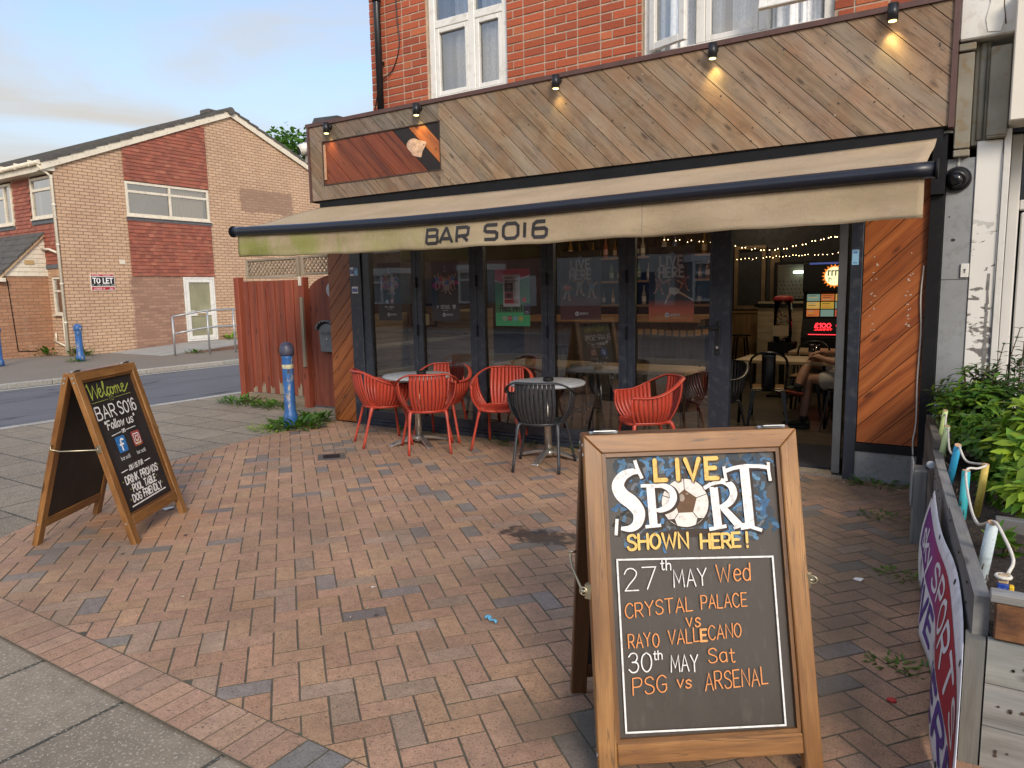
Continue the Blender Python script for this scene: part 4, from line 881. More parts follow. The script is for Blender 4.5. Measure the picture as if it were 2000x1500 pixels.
    # header beam behind the awning cassette
    g = MB(); g.b2(-.36, 5.76, .0, .20, 2.22, 2.53); g.build('header', MT['black'], h)
    # piers
    g = MB(); diag_boards(g, -.318, .028, .03, 2.22, -.012, .02, .135, 1, (.80, .80, .85), .14); g.build('timber_pier', ORW, h, bevel=.0015)
    g = MB(); g.b2(-.314, .026, .009, .16, -.0, 2.22); g.build('pier_core', MT['black'], h); g = MB(); g.b2(5.28, 5.68, .009, .16, .30, 2.22); g.build('pier_core', MT['black'], h)
    g = MB(); diag_boards(g, 5.277, 5.682, .31, 2.22, -.012, .02, .150, 1, (1.05, .95, .9), .10); g.mi = 1
    for i in range(34):
        x = rnd.choice([5.35, 5.58])+rnd.uniform(-.02, .02); z = rnd.uniform(1.15, 1.72)
        Pen(g, planefn((x, -.0125, z), (1, 0, 0), (0, 0, 1)), .001).disc((0, 0), rnd.uniform(.003, .010), (.48, .38, .31), 9, ry=rnd.uniform(.003, .006))
    g.build('timber_pier', [ORW, MT['tint']], h)
    g = MB(); g.b2(5.27, 5.70, -.03, .02, .245, .305); g.build('pier_sill', MT['black'], h)
    g = MB(); g.b2(5.265, 5.69, -.015, .18, -.02, .243); g.build('plinth', paint('plinth_render', (.20, .20, .195), .9, .15, 5, .4, dirt=(.11, .12, .08)), h, bevel=.006)
    g = MB(); g.b2(5.684, 5.768, -.05, .2, .0, 2.5); g.b2(5.684, 5.768, -.10, -.052, 2.1, 2.46); g.build('corner_post', MT['black'], h)
    # shopfront frames
    zt = 2.22
    fr = MB()
    fr.b2(.032, .20, -.02, .08, .0, zt); fr.b2(5.19, 5.272, -.035, .10, .0, zt)
    fr.b2(.20, 5.19, -.005, .09, 2.13, zt); fr.b2(.20, 4.30, -.03, .10, .0, .055); fr.b2(.20, 4.28, -.012, .085, .057, .085)
    fr.build('shopfront_frame', MT['frame'], h, bevel=.004)
    fr = MB(); fr.b2(4.30, 5.19, -.03, .12, .008, .035); fr.build('threshold', MT['alu'], h)
    panels = [(.205, .985), (.99, 1.765), (1.77, 2.578), (2.583, 3.388), (3.393, 4.30)]
    stw = [(.10, .052), (.052, .073), (.073, .052), (.058, .065), (.065, .158)]
    for i, ((a, b), (l, r)) in enumerate(zip(panels, stw)):
        g = MB(); z0, z1 = .088, 2.127
        g.b2(a, a+l, .0, .07, z0, z1); g.b2(b-r, b, .0, .07, z0, z1); g.b2(a+l, b-r, .002, .068, z0, z0+.09); g.b2(a+l, b-r, .002, .068, z1-.08, z1)
        g.b2(a+l-.001, a+l+.012, -.004, .0, z0+.09, z1-.08); g.b2(b-r-.012, b-r+.001, -.004, .0, z0+.09, z1-.08)
        d = g.build('folding_door', MT['frame'], h, bevel=.005, seg=2)
        p = MB(); p.poly([(a+l, .031, z0+.09), (b-r, .031, z0+.09), (b-r, .031, z1-.08), (a+l, .031, z1-.08)]); p.build('pane', MT['doorglass'], d)
        if i < 4:
            p = MB()
            for zz in (.35, 1.05, 1.55): p.tube([(b+.002, -.008, zz), (b+.002, -.008, zz+.11)], .010, 8)
            p.build('hinge', MT['black'], d)
        else:
            p = MB(); p.b2(4.185, 4.222, -.014, .0, .94, 1.22); p.box((4.13, -.045, 1.165), (.16, .018, .022)); p.tube([(4.203, -.012, 1.165), (4.203, -.05, 1.165)], .011, 8); p.build('handle', MT['dkmetal'], d, bevel=.003)
            p = MB(); p.lathe([(.012, 0), (.012, .006)], (0, 0, 0), 14); q = p.build('lock', MT['alu'], d); q.matrix_basis = Matrix.Translation((4.203, -.012, 1.0)) @ Matrix.Rotation(radians(90), 4, 'X')
    # the open leaf folded back into the room
    g = MB(); x = 5.135
    g.b2(x-.03, x+.03, -.01, .06, .045, 2.127); g.b2(x-.03, x+.03, .80, .86, .045, 2.127); g.b2(x-.028, x+.028, .06, .80, .045, .135); g.b2(x-.028, x+.028, .06, .80, 2.05, 2.127)
    d = g.build('open_door', paint('door_edge', (.075, .08, .085), .45, .2, 6, .05), h, bevel=.004); p = MB(); p.poly([(x, .06, .135), (x, .80, .135), (x, .80, 2.05), (x, .06, 2.05)]); p.build('pane', MT['doorglass'], d)
    # drainpipe and cable on the upper wall
    g = MB(); g.tube([(.585, .005, 3.39), (.585, .005, 4.62), (.54, .03, 4.74), (.50, .06, 4.82), (.50, .06, 6.5)], .036, 12); g.tube([(.585, .005, 4.50), (.585, .005, 4.62)], .046, 12); g.tube([(.60, .06, 3.9), (.585, .0, 3.9)], .02, 6); g.build('drainpipe', MT['dkmetal'], h)
    g = MB(); g.tube(smooth_pts([(.80, .064, 5.2), (.80, .064, 4.4), (.82, .066, 4.05), (.72, .064, 3.82), (.60, .045, 3.74), (.50, .064, 3.62), (.44, .066, 3.45)]), .006, 5); g.build('cable', MT['dkmetal'], h)
    # interior shell
    g = MB(); y = .13
    while y < 8.7:
        g.b2(-.14, 5.75, y, y+.138, .0, .03, rt((1, 1, 1), .3), ax=0); y += .14
    g.build('interior_floor', FLOORW, h)
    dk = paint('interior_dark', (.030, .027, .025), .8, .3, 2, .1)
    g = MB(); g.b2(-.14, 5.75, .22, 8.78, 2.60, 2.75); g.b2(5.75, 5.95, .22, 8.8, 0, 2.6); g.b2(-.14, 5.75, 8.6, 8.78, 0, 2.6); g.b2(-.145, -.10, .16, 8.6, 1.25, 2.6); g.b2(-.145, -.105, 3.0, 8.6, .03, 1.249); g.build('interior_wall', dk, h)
    g = MB()
    z = .06
    while z < 1.2: g.b2(-.10, -.07, .18, 3.0, z, z+.145, rt((1, 1, 1), .15), ax=1); g.b2(-.06, .95, 1.05, 1.08, z, z+.145, rt((1, 1, 1), .15), ax=0); z += .15
    g.build('wall_boarding', PALEW, h)
    g = MB(); g.b2(-.06, .95, 1.085, 1.12, .03, 1.26); g.b2(.95, .99, 1.03, 3, .03, .08); g.build('wall_core', dk, h)
    # far partition with panelled counter, dark window and warm boards
    g = MB()
    x = 2.0
    while x < 3.28: g.b2(x, x+.128, 6.2, 6.22, .03, 1.05, rt((.5, .42, .33), .15), ax=2); x += .13
    g.b2(2.0, 3.2, 6.18, 6.21, 1.06, 1.10, (.5, .42, .33), ax=0); g.build('dado', TABLEW, h)
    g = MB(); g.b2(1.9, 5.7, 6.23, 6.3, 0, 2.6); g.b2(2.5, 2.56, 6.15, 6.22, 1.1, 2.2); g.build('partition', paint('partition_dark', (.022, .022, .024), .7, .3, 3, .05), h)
    g = MB(); frame_rect(g, 'Y', 6.19, 2.62, 3.12, 1.12, 2.15, .06, .05); g.b2(3.2, 3.34, 6.16, 6.22, .03, 2.05); g.build('interior_window', TABLEW if False else paint('old_wood', (.16, .11, .06), .6, .25, 8, .1), h)
    return h
BAR = bar()
# ---------------------------------------------------------------- awning
def m_canvas():
    m = NB('awning_canvas'); o = m.obj(); x = m.sep(o)
    n1 = m.noise(m.map(o, (1.2, 1, 3)), 1.5, 5); n2 = m.noise(m.map(o, (3, 2, 9)), 3, 5, .65, .6)
    c = m.mix(m.rng(n1, .3, .7), (.53, .405, .270), (.63, .495, .345))
    c = m.mix(m.math('MULTIPLY', m.rng(n2, .5, .75), .35), c, (.36, .28, .19))
    alg = m.noise(m.map(o, (2.2, 1.5, 1.6)), 1.4, 5, .6, .4)
    f = m.math('MULTIPLY', m.rng(alg, .33, .58), m.rng(x['X'], 2.9, .4, .12, 1.0))
    f = m.math('MULTIPLY', f, m.rng(x['Z'], 2.14, 2.02, .15, 1.0))
    c = m.mix(m.math('MULTIPLY', f, .85), c, (.34, .37, .075))
    cr = m.noise(m.map(o, (5, 1, 2)), 2.2, 4, .6, 2.5); ln = m.rng(m.math('ABSOLUTE', m.math('SUBTRACT', cr, .5)), 0, .02, .35, 0)
    c = m.mix(ln, c, (.70, .60, .47))
    w = m.noise(m.map(o, (300, 300, 300)), 1, 2)
    m.fin(c, .85, m.bump(m.math('ADD', m.math('MULTIPLY', w, .1), n2), .25, .01), 0, .2)
    tl = m.n('BsdfTranslucent', {'Color': c}); mx = m.n('MixShader', {0: .34, 1: m.b.outputs[0], 2: tl.outputs[0]}); m.nt.links.new(mx.outputs[0], m.out.inputs[0]); return m.mat
CANV = m_canvas()
def awning():
    t = thing('awning', 'beige canvas awning stained green, lettered BAR SO16, over the shopfront', 'awning', (2.7, -.1, 2.4))
    xl, xr = -.32, 5.705
    BX, BZ = [-.35, .7, 1.8, 2.66, 3.41, 4.2, 5.76], [2.146, 2.114, 2.095, 2.094, 2.103, 2.113, 2.123]
    VX, VZ = [-.33, .83, 1.76, 3.4, 4.67, 5.71], [1.893, 1.866, 1.855, 1.848, 1.855, 1.862]
    zbar = lambda x: float(np.interp(x, BX, BZ)); zval = lambda x: float(np.interp(x, VX, VZ))
    def top(u, v):   # u along, v out
        x = xl+(xr-xl)*u; z1 = zbar(x)+.038; z0 = 2.470-.030*sin(pi*u)
        sag = -.022*sin(pi*v)+.005*sin(u*31)*v*(1-v)*4+.016*sin(u*11+v*5)*v*(1-v)*4+.010*math.exp(-((u-.30-.35*v)/.025)**2)*v
        return Vector((x, -.10-1.08*v, z0+(z1-z0)*v+sag))
    g = MB(); g.grid(top, 90, 14); g.build('canopy', CANV, t, solid=.003)
    def val(u, v):
        x = xl+(xr-xl)*u; z0 = zbar(x)-.03; zb = zval(x)+.003*sin(u*40)+.002*sin(u*93)
        return Vector((x, -1.195+.014*v*sin(u*26+2*sin(u*9))+.008*v*sin(u*61)+.006*v*sin(u*17+v*7), z0+(zb-z0)*v))
    g = MB(); g.grid(val, 170, 8); vo = g.build('valance', CANV, t, solid=.003)
    g = MB(); g.grid(lambda u, v: val(u, .925+.022*v)+Vector((0, -.003, 0)), 170, 1, (.30, .25, .16)); g.build('hem_stitch', MT['tint'], vo)
    for u0 in ((2.098-xl)/(xr-xl), (4.02-xl)/(xr-xl)): g = MB(); g.grid(lambda u, v: val(u0+.0008*u, v)+Vector((0, -.003, 0)), 1, 8, (.28, .23, .15)); g.build('seam', MT['tint'], vo)
    def fn(x, y, h):
        u = (x-xl)/(xr-xl); z0 = zbar(x)-.03; v = (z0-y)/(z0-zval(x)); p = val(u, v); p.y -= .003+h; return p
    g = MB(); P = Pen(g, fn, .0015); P.sub = .012; k = (.030, .027, .027)
    def sq(ch, x, w_, z, hh, sw):
        st = {'B': [[(0, 0), (0, 1), (.75, 1), (.95, .9), (.95, .62), (.8, .52), (.02, .52)], [(.8, .52), (1, .42), (1, .1), (.85, 0), (0, 0)]],
              'A': [[(0, 0), (.46, 1), (.54, 1), (1, 0)], [(.2, .3), (.8, .3)]], 'R': [[(0, 0), (0, 1), (.8, 1), (1, .9), (1, .5), (.85, .4), (.02, .4)], [(.55, .4), (1, 0)]],
              'S': [[(1, 1), (.15, 1), (0, .9), (0, .62), (.15, .54), (.85, .5), (1, .4), (1, .12), (.85, 0), (0, 0)]], 'O': [[(.2, 0), (.8, 0), (1, .2), (1, .8), (.8, 1), (.2, 1), (0, .8), (0, .2), (.2, 0)]],
              '1': [[(.5, 0), (.5, 1)]], '6': [[(.9, 1), (.25, 1), (.05, .85), (0, .5), (0, .15), (.15, 0), (.85, 0), (1, .12), (1, .45), (.85, .56), (.02, .56)]]}[ch]
        for s_ in st: P.stroke([(x+.012+a*(w_-.024)+.012*b, z+.012+b*(hh-.024)) for a, b in s_], sw, k, cap=False, closed=(ch == 'O'))
    for ch, x, w_ in (('B', 2.112, .135), ('A', 2.245, .155), ('R', 2.422, .14), ('S', 2.700, .135), ('O', 2.868, .155), ('1', 3.03, .08), ('6', 3.132, .14)): sq(ch, x, w_, 1.888, .135, .027)
    g.build('lettering', MT['tint'], vo)
    g = MB(); n = 48; xs = [-.375+(5.76+.375)*i/n for i in range(n+1)]
    g.tube([(x, -1.20, zbar(x)) for x in xs], .048, 14, flat=(1.0, .95)); g.build('front_bar', paint('bar_navy', (.011, .013, .021), .32, .15, 3, .02), t)
    g = MB(); g.tube([(-.385, -1.20, 2.146), (-.372, -1.2, 2.146)], .056, 14); g.build('end_cap', MT['black'], t); g = MB(); g.tube([(5.758, -1.20, 2.123), (5.772, -1.2, 2.123)], .056, 14); g.build('end_cap', MT['black'], t)
    g = MB(); g.b2(-.30, 5.74, -.098, .0, 2.445, 2.532); g.tube([(-.3, -.06, 2.44), (5.72, -.06, 2.44)], .04, 10); g.build('cassette', MT['black'], t)
    for s, x in ((1, .5), (-1, 5.0)):
        g = MB(); e = (x+s*.95, -.62, 2.15); g.tube([(x, -.06, 2.34), e], .03, 8); g.tube([e, (x+s*.15, -1.17, 2.10)], .025, 8); g.box(e, (.07, .07, .08)); g.build('folding_arm', MT['black'], t)
awning()
# fascia spotlights: lit fittings with their own lamp
for i, (x, zz, st, bright, lab) in enumerate(((-.045, 3.29, 1, 14, 'black spotlight at the left end of the timber fascia above the orange patch'), (1.222, 3.30, 1, 14, 'black spotlight on the fascia above the right end of the orange patch'), (2.80, 3.30, 1, 10, 'black spotlight below the brick wall between the two upper windows'),
      (4.18, 3.30, 1, 22, 'black spotlight below the upper window with open sashes'), (5.41, 3.32, 1, 26, 'black spotlight at the right end of the timber fascia'))):
    t = thing('spotlight', lab, 'spotlight', (x, -.12, zz), group='spotlights along the timber fascia')
    g = MB(); g.tube([(x, -.185, zz+.055), (x, -.185, zz-.055)], .034, 16); g.build('lamp_body', MT['dkmetal'], t)
    g = MB(); g.tube([(x, -.121, zz+.02), (x, -.155, zz+.02)], .028, 12); g.build('bracket', MT['dkmetal'], t)
    g = MB(); g.lathe([(.026, zz-.0575), (.022, zz-.060)], (x, -.185, 0), 16); g.build('lens', LENS if i else globals().setdefault('LENS', emit('lamp_lens', (1.0, .80, .28), 4.0)), t)
    ld = bpy.data.lights.new('spot_lamp', 'SPOT'); ld.energy = bright*.155; ld.color = (1.0, .78, .28); ld.spot_size = radians(80); ld.spot_blend = 1.0; ld.shadow_soft_size = .02
    lo = bpy.data.objects.new('lamp_light', ld); COL.objects.link(lo); lo.parent = t; lo.matrix_parent_inverse = W(t).inverted()
    lo.location = (x, -.182, zz-.066); lo.rotation_euler = Vector((-.03, -.42, 1)).to_track_quat('Z', 'Y').to_euler()
# cctv at the fascia end, dome camera on the grey pilaster, conduit
t = thing('security_camera', 'white security camera on the left end of the timber fascia', 'camera', (-.5, -.05, 3.1))
g = MB(); d = Vector((-.45, -.80, -.35)).normalized(); c = Vector((-.47, -.06, 3.155))
g.tube([c-d*.05, c+d*.10], .062, 18); g.tube([c+d*.101, c+d*.115], .060, 18); g.build('housing', MT['white'], t, bevel=.008)
g = MB(); g.tube([c+d*.116, c+d*.120], .046, 18); g.build('lens', MT['black'], t)
g = MB(); g.b2(-.52, -.418, -.08, .10, 2.98, 3.10); g.b2(-.50, -.418, -.06, .1, 2.70, 2.98); g.build('junction_box', MT['conc'], t, bevel=.006)
t = thing('dome_camera', 'black dome camera on the grey pilaster beside the awning', 'camera', (5.83, .0, 2.2))
g = MB(); g.tube([(5.835, .035, 2.20), (5.835, -.0, 2.20)], .085, 22); g.tube([(5.835, -.001, 2.20), (5.835, -.025, 2.20), (5.835, -.05, 2.19)], [.075, .065, .05], 22); g.build('housing', MT['dkmetal'], t)
g = MB(); g.tube([(5.825, -.05, 2.19), (5.822, -.075, 2.182), (5.82, -.085, 2.18)], [.05, .042, .02], 18); g.build('dome', paint('dome', (.01, .01, .012), .1, .1, 5, 0), t)
g = MB(); g.tube(smooth_pts([(5.835, .03, 2.28), (5.835, .025, 2.42), (5.82, .02, 2.50), (5.77, .0, 2.525), (5.72, -.02, 2.515)]), .013, 8); g.build('conduit', paint('conduit', (.45, .45, .43), .5, .1, 9, 0), t)
tag(MB.build(*(lambda m: (m.tube(smooth_pts([(5.665, -.02, 1.62), (5.655, -.022, 1.40), (5.668, -.022, 1.15), (5.662, -.022, .8), (5.668, -.03, .5), (5.655, -.03, .36), (5.66, -.04, .25)]), .006, 6), (m, 'cable', paint('cable_white', (.55, .52, .46), .5, .15, 20, 0)))[1])(MB())), 'white cable running down the right edge of the orange pier', 'cable')

# ---------------------------------------------------------------- neighbouring shop on the right
def neighbour():
    h = thing('neighbour_shopfront', 'white and grey neighbouring shopfront with peeling pilaster right of the bar', 'shopfront', (6.1, .05, 0))
    gp = paint('pilaster_grey', (.27, .28, .28), .75, .1, 4, .2, dirt=(.2, .2, .19))
    m = NB('peeling_white'); o = m.obj(); n = m.noise(m.map(o, (9, 9, 22)), 1, 5, .6, .3); n2 = m.noise(m.map(o, (1, 1, .8)), 2, 3); x = m.sep(o)
    k = m.math('MULTIPLY', m.rng(m.math('ADD', n, m.math('MULTIPLY', n2, .55)), .835, .865), m.rng(x['Z'], 2.0, 1.7))
    pw = m.fin(m.mix(k, m.mix(n2, (.70, .68, .62), (.78, .75, .68)), m.mix(m.noise(o, 60, 2), (.12, .11, .10), (.24, .22, .20))), .7, m.bump(m.math('SUBTRACT', 1.0, k), .5, .004))
    st = paint('stained_render', (.29, .265, .205), .85, .22, 3, .3, dirt=(.24, .15, .06)); wr = paint('wall_render', (.66, .64, .58), .8, .12, 2.5, .3, dirt=(.42, .36, .26))
    g = MB(); g.b2(5.772, 5.936, .03, .24, -.02, 2.34); g.b2(5.772, 5.93, .022, .028, 1.52, 2.34); g.b2(5.772, 5.932, .024, .029, -.02, 1.515); g.build('grey_pilaster', gp, h)
    g = MB(); g.b2(5.938, 6.085, .015, .24, -.02, 2.44); g.build('white_pilaster', pw, h, bevel=.004)
    g = MB(); r = random.Random(6); z = .3
    while z < 1.55: k = r.uniform(.04, .12); w_ = r.uniform(.006, .016); g.prism([(6.052-w_, .0125, z), (6.06+r.uniform(-.004, .006), .0125, z), (6.06+r.uniform(-.004, .006), .0125, z+k), (6.052-r.uniform(.004, .014), .0125, z+k)], (0, .003, 0)); z += k-.002
    g.build('torn_strip', paint('torn_strip', (.20, .19, .175), .9, .3, 40, .3), h)
    g = MB(); g.b2(6.09, 6.13, -.005, .2, -.02, 2.5); g.build('door_surround', paint('surround', (.66, .64, .58), .6, .08, 3, .1, dirt=(.5, .46, .38)), h, bevel=.004)
    g = MB(); g.b2(5.80, 5.895, -.02, .24, 2.40, 3.02); g.b2(5.897, 5.985, .05, .24, 2.42, 3.1); g.b2(5.985, 6.10, -.03, .24, 2.46, 3.03); g.tube([(5.945, .05, 2.45), (5.945, .05, 3.08)], .022, 10)
    g.b2(5.80, 5.897, -.032, .2, 2.345, 2.39); g.b2(5.985, 6.10, -.042, .2, 2.446, 2.458); g.b2(5.80, 5.90, -.035, .2, 3.03, 3.08); g.build('corbel', st, h, bevel=.006)
    g = MB(); g.b2(5.80, 6.12, -.06, .24, 3.09, 6.6); g.build('upper_render', wr, h, bevel=.01)
    g = MB(); Pq = [(5.96, 3.12), (6.03, 3.11), (6.05, 3.2), (6.035, 3.28), (6.06, 3.36), (6.04, 3.46), (5.97, 3.47), (5.95, 3.38), (5.965, 3.3), (5.945, 3.2)]
    g.prism([(a, -.066, b) for a, b in Pq], (0, .005, 0)); g.build('peeling_patch', paint('old_paint', (.8, .76, .66), .8, .1, 12, .3), h)
    g = MB(); g.tube(smooth_pts([(5.88, -.063, 3.38), (5.92, -.064, 3.33), (5.97, -.064, 3.35), (6.03, -.064, 3.33), (6.04, -.064, 3.26), (6.055, -.064, 3.15)]), .004, 5); g.b2(5.86, 5.90, -.064, -.059, 3.34, 3.55); g.build('crack', paint('crack', (.12, .07, .03), .9, .4, 30, 0), h)
    g = MB(); g.b2(6.105, 9.6, -.20, .1, 2.515, 3.32); g.build('sign_panel', paint('panel_cream', (.72, .66, .55), .6, .05, 2, .05), h, bevel=.006)
    g = MB(); g.b2(6.135, 9.6, -.10, .1, 3.36, 3.60); g.build('ledge', MT['felt'], h)
    g = MB(); frame_rect(g, 'Y', .30, 6.135, 7.25, .02, 2.5, .07, .09, None, (), [(2.02, 6.205, 7.18)]); g.b2(6.22, 7.165, .28, .33, .02, .40); d = None
    g.b2(6.22, 6.29, .27, .33, .41, 1.97); g.b2(7.095, 7.165, .27, .33, .41, 1.97); g.b2(6.295, 7.09, .272, .328, .41, .95)
    d = g.build('door', paint('door_grey_white', (.62, .60, .56), .45, .05, 3, .03), h, bevel=.008)
    g = MB(); g.b2(6.36, 7.0, .262, .27, .48, .88); g.build('moulding', paint('door_moulding', (.58, .56, .52), .45, .05, 3, .03), d, bevel=.01)
    g = MB(); g.poly([(6.29, .30, .95), (7.10, .30, .95), (7.10, .30, 1.97), (6.29, .30, 1.97)]); g.poly([(6.2, .30, 2.06), (7.2, .30, 2.06), (7.2, .30, 2.44), (6.2, .30, 2.44)]); g.build('pane', MT['upglass'], d)
    g = MB(); g.b2(6.13, 9.6, .8, .9, 0, 2.6); g.b2(7.26, 9.6, .1, .3, 0, 2.5); g.b2(6.13, 9.6, .1, 9, 3.61, 6.6); g.build('rear_wall', paint('room_black', (.03, .03, .035), .8, .2, 3, 0), h)
    g = MB(); g.b2(5.885, 5.934, .008, .022, 1.53, 1.625); s = g.build('wall_box', MT['white'], h, bevel=.003)
    g = MB(); P = Pen(g, planefn((5.909, .008, 1.578), (1, 0, 0), (0, 0, 1)), .001); P.disc((0, .004), .008, (.12, .12, .12)); P.rect(-.004, -.018, .004, .004, (.12, .12, .12)); g.build('keyhole', MT['tint'], s)
    g = MB(); P = Pen(g, planefn((5.83, .022, 1.79), (1, 0, 0), (0, 0, 1)), .001); P.disc((0, 0), .014, (.03, .03, .03), 12, ry=.011); P.disc((-.03, .16), .006, (.05, .05, .05)); g.build('hole', MT['tint'], h)
neighbour()

# ---------------------------------------------------------------- fence and gate left of the bar
FENCEW = wood('fence_paint', (.135, .029, .014), (.240, .054, .025), (.30, .080, .038), .7, 16, 1.0, bump=.3)
def m_fencebare():
    m = FENCEW; return m
OLDW = wood('old_grey_wood', (.17, .13, .085), (.30, .24, .165), (.40, .33, .24), .85, 18, 1.4)
def fence():
    t = thing('timber_fence', 'red stained close board fence with lattice top left of the bar', 'fence', (-2.1, .63, 0))
    y = .63
    g = MB(); x = -2.70; i = 0
    while x < -1.50:
        w = .105; tl = rt((1, 1, 1), .16); top = 1.70
        g.box((x+w/2, y+.0+(.012 if i % 2 else -.004), .14+(top-.14)/2), (w*.98, .018, top-.14), tl, ax=2); x += .093; i += 1
    b = g.build('boards', FENCEW, t, bevel=.002)
    # bare wood where the stain has worn off at the foot: thin flakes following the board ends
    g = MB(); x = -2.60; i = 0
    while x < -1.52:
        hgt = rnd.uniform(.10, .40)*(1 if -2.35 < x < -1.6 else .5); yy = y-.0135-(.0 if i % 2 else .0)
        pts = [(x, .145)]+[(x+.085*k/6, .145+hgt*(.45+.55*rnd.random())) for k in range(7)]+[(x+.085, .145)]
        yy = y+(.012 if (i) % 2 else -.004)-.0105
        sd = rnd.uniform(0, 9); bb = g.verts([(a, yy, z) for a, z in pts], [(z+sd, a*3, sd) for a, z in pts]); g.face(range(bb, bb+len(pts)), rt((1.1, 1.05, 1), .1)); x += .093; i += 1
    g.build('worn_foot', OLDW, b)
    g = MB(); g.b2(-2.70, -1.52, y-.03, y-.005, -.02, .135, (.85, .8, .75), ax=0); g.build('gravel_board', OLDW, t, bevel=.004)
    for x in (-2.80, -1.47):
        g = MB(); g.b2(x-.055, x+.045, y-.045, y+.055, -.02, 1.76 if x < -2 else 1.73, (1.1, 1.05, 1.0), ax=2); g.build('post', FENCEW, t, bevel=.006)
    for (xa, xb, zz) in ((-2.60, -1.52, .0), (-1.475, -.42, .02)):
        f = MB(); z0, z1 = 1.735+zz, 2.0+zz*.2
        f.b2(xa, xa+.05, y-.022, y+.022, z0, z1, ax=2); f.b2(xb-.05, xb, y-.022, y+.022, z0, z1, ax=2); f.b2(xa+.05, xb-.05, y-.022, y+.022, z0, z0+.03, ax=0); f.b2(xa+.05, xb-.05, y-.022, y+.022, z1-.03, z1, ax=0)
        fo = f.build('lattice_frame', OLDW, t, bevel=.003)
        l = MB(); hh = (z1-z0-.06)
        rect = [(xa+.05, z0+.03), (xb-.05, z0+.03), (xb-.05, z1-.03), (xa+.05, z1-.03)]
        for sg in (1, -1):
            xx = xa-.3
            while xx < xb+.3:
                d = Vector((1, sg)).normalized(); nn = Vector((-d.y, d.x)); c = Vector((xx, (z0+z1)/2))
                q = clip([tuple(c+nn*s1*.010+d*s2*.4) for s1, s2 in ((-1, -1), (-1, 1), (1, 1), (1, -1))], rect); xx += .075
                if len(q) < 3: continue
                yy = y-.010 if sg > 0 else y+.001
                if poly_cw(q): q.reverse()
                sd = rnd.uniform(0, 30); b0 = l.verts([(a, yy, z) for a, z in q]+[(a, yy+.009, z) for a, z in q], [(a+sd, z, sd) for a, z in q]*2); n = len(q); tl = rt((1.05, 1.02, 1), .15)
                l.face(range(b0, b0+n), tl)
                for k in range(n): l.face((b0+n+k, b0+n+(k+1) % n, b0+(k+1) % n, b0+k), tl)
        l.build('lattice', OLDW, fo)
    g = MB(); g.b2(-1.475, -1.425, y-.075, y-.047, .55, 1.47, (.9, .9, .9), ax=2); g.build('batten', OLDW, t, bevel=.003)
    g = MB(); g.b2(-1.50, -1.45, y-.06, y-.046, 1.62, 1.74); g.build('white_tab', MT['cream'], t)
    t = thing('garden_gate', 'red arched boarded gate between the fence and the orange pier', 'gate', (-.9, .66, 0))
    g = MB(); x = -1.40; i = 0
    while x < -.39:
        w = min(.105, -.38-x); u = (x+w/2+.88)/.52; top = 1.52+.24*sqrt(max(0, 1-u*u*.9)); sd = rnd.uniform(0, 50); tl = rt((.80, .82, .85), .12)
        def T(a): uu = (a+.88)/.52; return 1.50+.25*sqrt(max(0, 1-min(1, uu*uu*.92)))
        P = [(x, .03), (x+w*.985, .03)]+[(x+w*.985*(1-k/4), T(x+w*.985*(1-k/4))) for k in range(5)]
        bb = g.verts([(a, .655, z) for a, z in P]+[(a, .68, z) for a, z in P], [(z+sd, a, sd) for a, z in P]*2); n = len(P)
        g.face(range(bb, bb+n), tl)
        for k in range(n): g.face((bb+n+k, bb+n+(k+1) % n, bb+(k+1) % n, bb+k), tl)
        x += .105; i += 1
    go = g.build('boards', FENCEW, t)
    g = MB(); g.b2(-1.39, -.39, .682, .71, .3, .4, ax=0); g.b2(-1.39, -.39, .682, .71, 1.2, 1.3, ax=0); g.build('ledge', FENCEW, t)
    # letter box and round plate
    t = thing('letter_box', 'dark grey metal letter box with scalloped hood on the red gate', 'letter box', (-1.03, .60, .8))
    bx = paint('box_grey', (.13, .14, .15), .45, .15, 8, .05, metal=.2)
    P = [(-.13, .0), (.13, .0), (.145, .27)]+[(.145*cos(a), .27+.10*sin(a)) for a in [pi*k/10 for k in range(1, 10)]]+[(-.145, .27)]
    g = MB(); g.prism([(-1.02+a, .575, .76+z) for a, z in P], (0, .078, 0)); bo = g.build('box', bx, t, bevel=.006)
    g = MB(); arc = [(.17*cos(pi*k/16), .285+.115*sin(pi*k/16)) for k in range(17)]
    for a, b_ in zip(arc, arc[1:]): g.prism([(-1.02+a[0], .545, .76+a[1]), (-1.02+b_[0], .545, .76+b_[1]), (-1.02+b_[0]*1.06, .545, .76+b_[1]+.012), (-1.02+a[0]*1.06, .545, .76+a[1]+.012)], (0, .11, 0))
    for k in range(1, 16, 2): a = arc[k]; g.tube([(-1.02+a[0], .546, .76+a[1]-.002), (-1.02+a[0], .556, .76+a[1]-.002)], .013, 8)
    g.build('hood', bx, bo)
    g = MB(); g.b2(-1.12, -.92, .566, .574, .98, 1.01); g.b2(-1.12, -.92, .560, .566, 1.01, 1.016); g.build('flap', paint('box_flap', (.09, .095, .10), .4, .1, 8, 0, metal=.3), bo)
    g = MB(); g.tube([(-1.02, .5745, .93), (-1.02, .568, .93)], .012, 12); g.build('lock', MT['alu'], bo)
    tag(MB.build(*(lambda m: (m.tube([(-.97, .653, 1.555), (-.97, .645, 1.555)], .095, 24), (m, 'round_plate', paint('plate_grey', (.36, .36, .35), .6, .15, 9, .1)))[1])(MB())), 'round grey plate high on the red gate', 'plate')
fence()

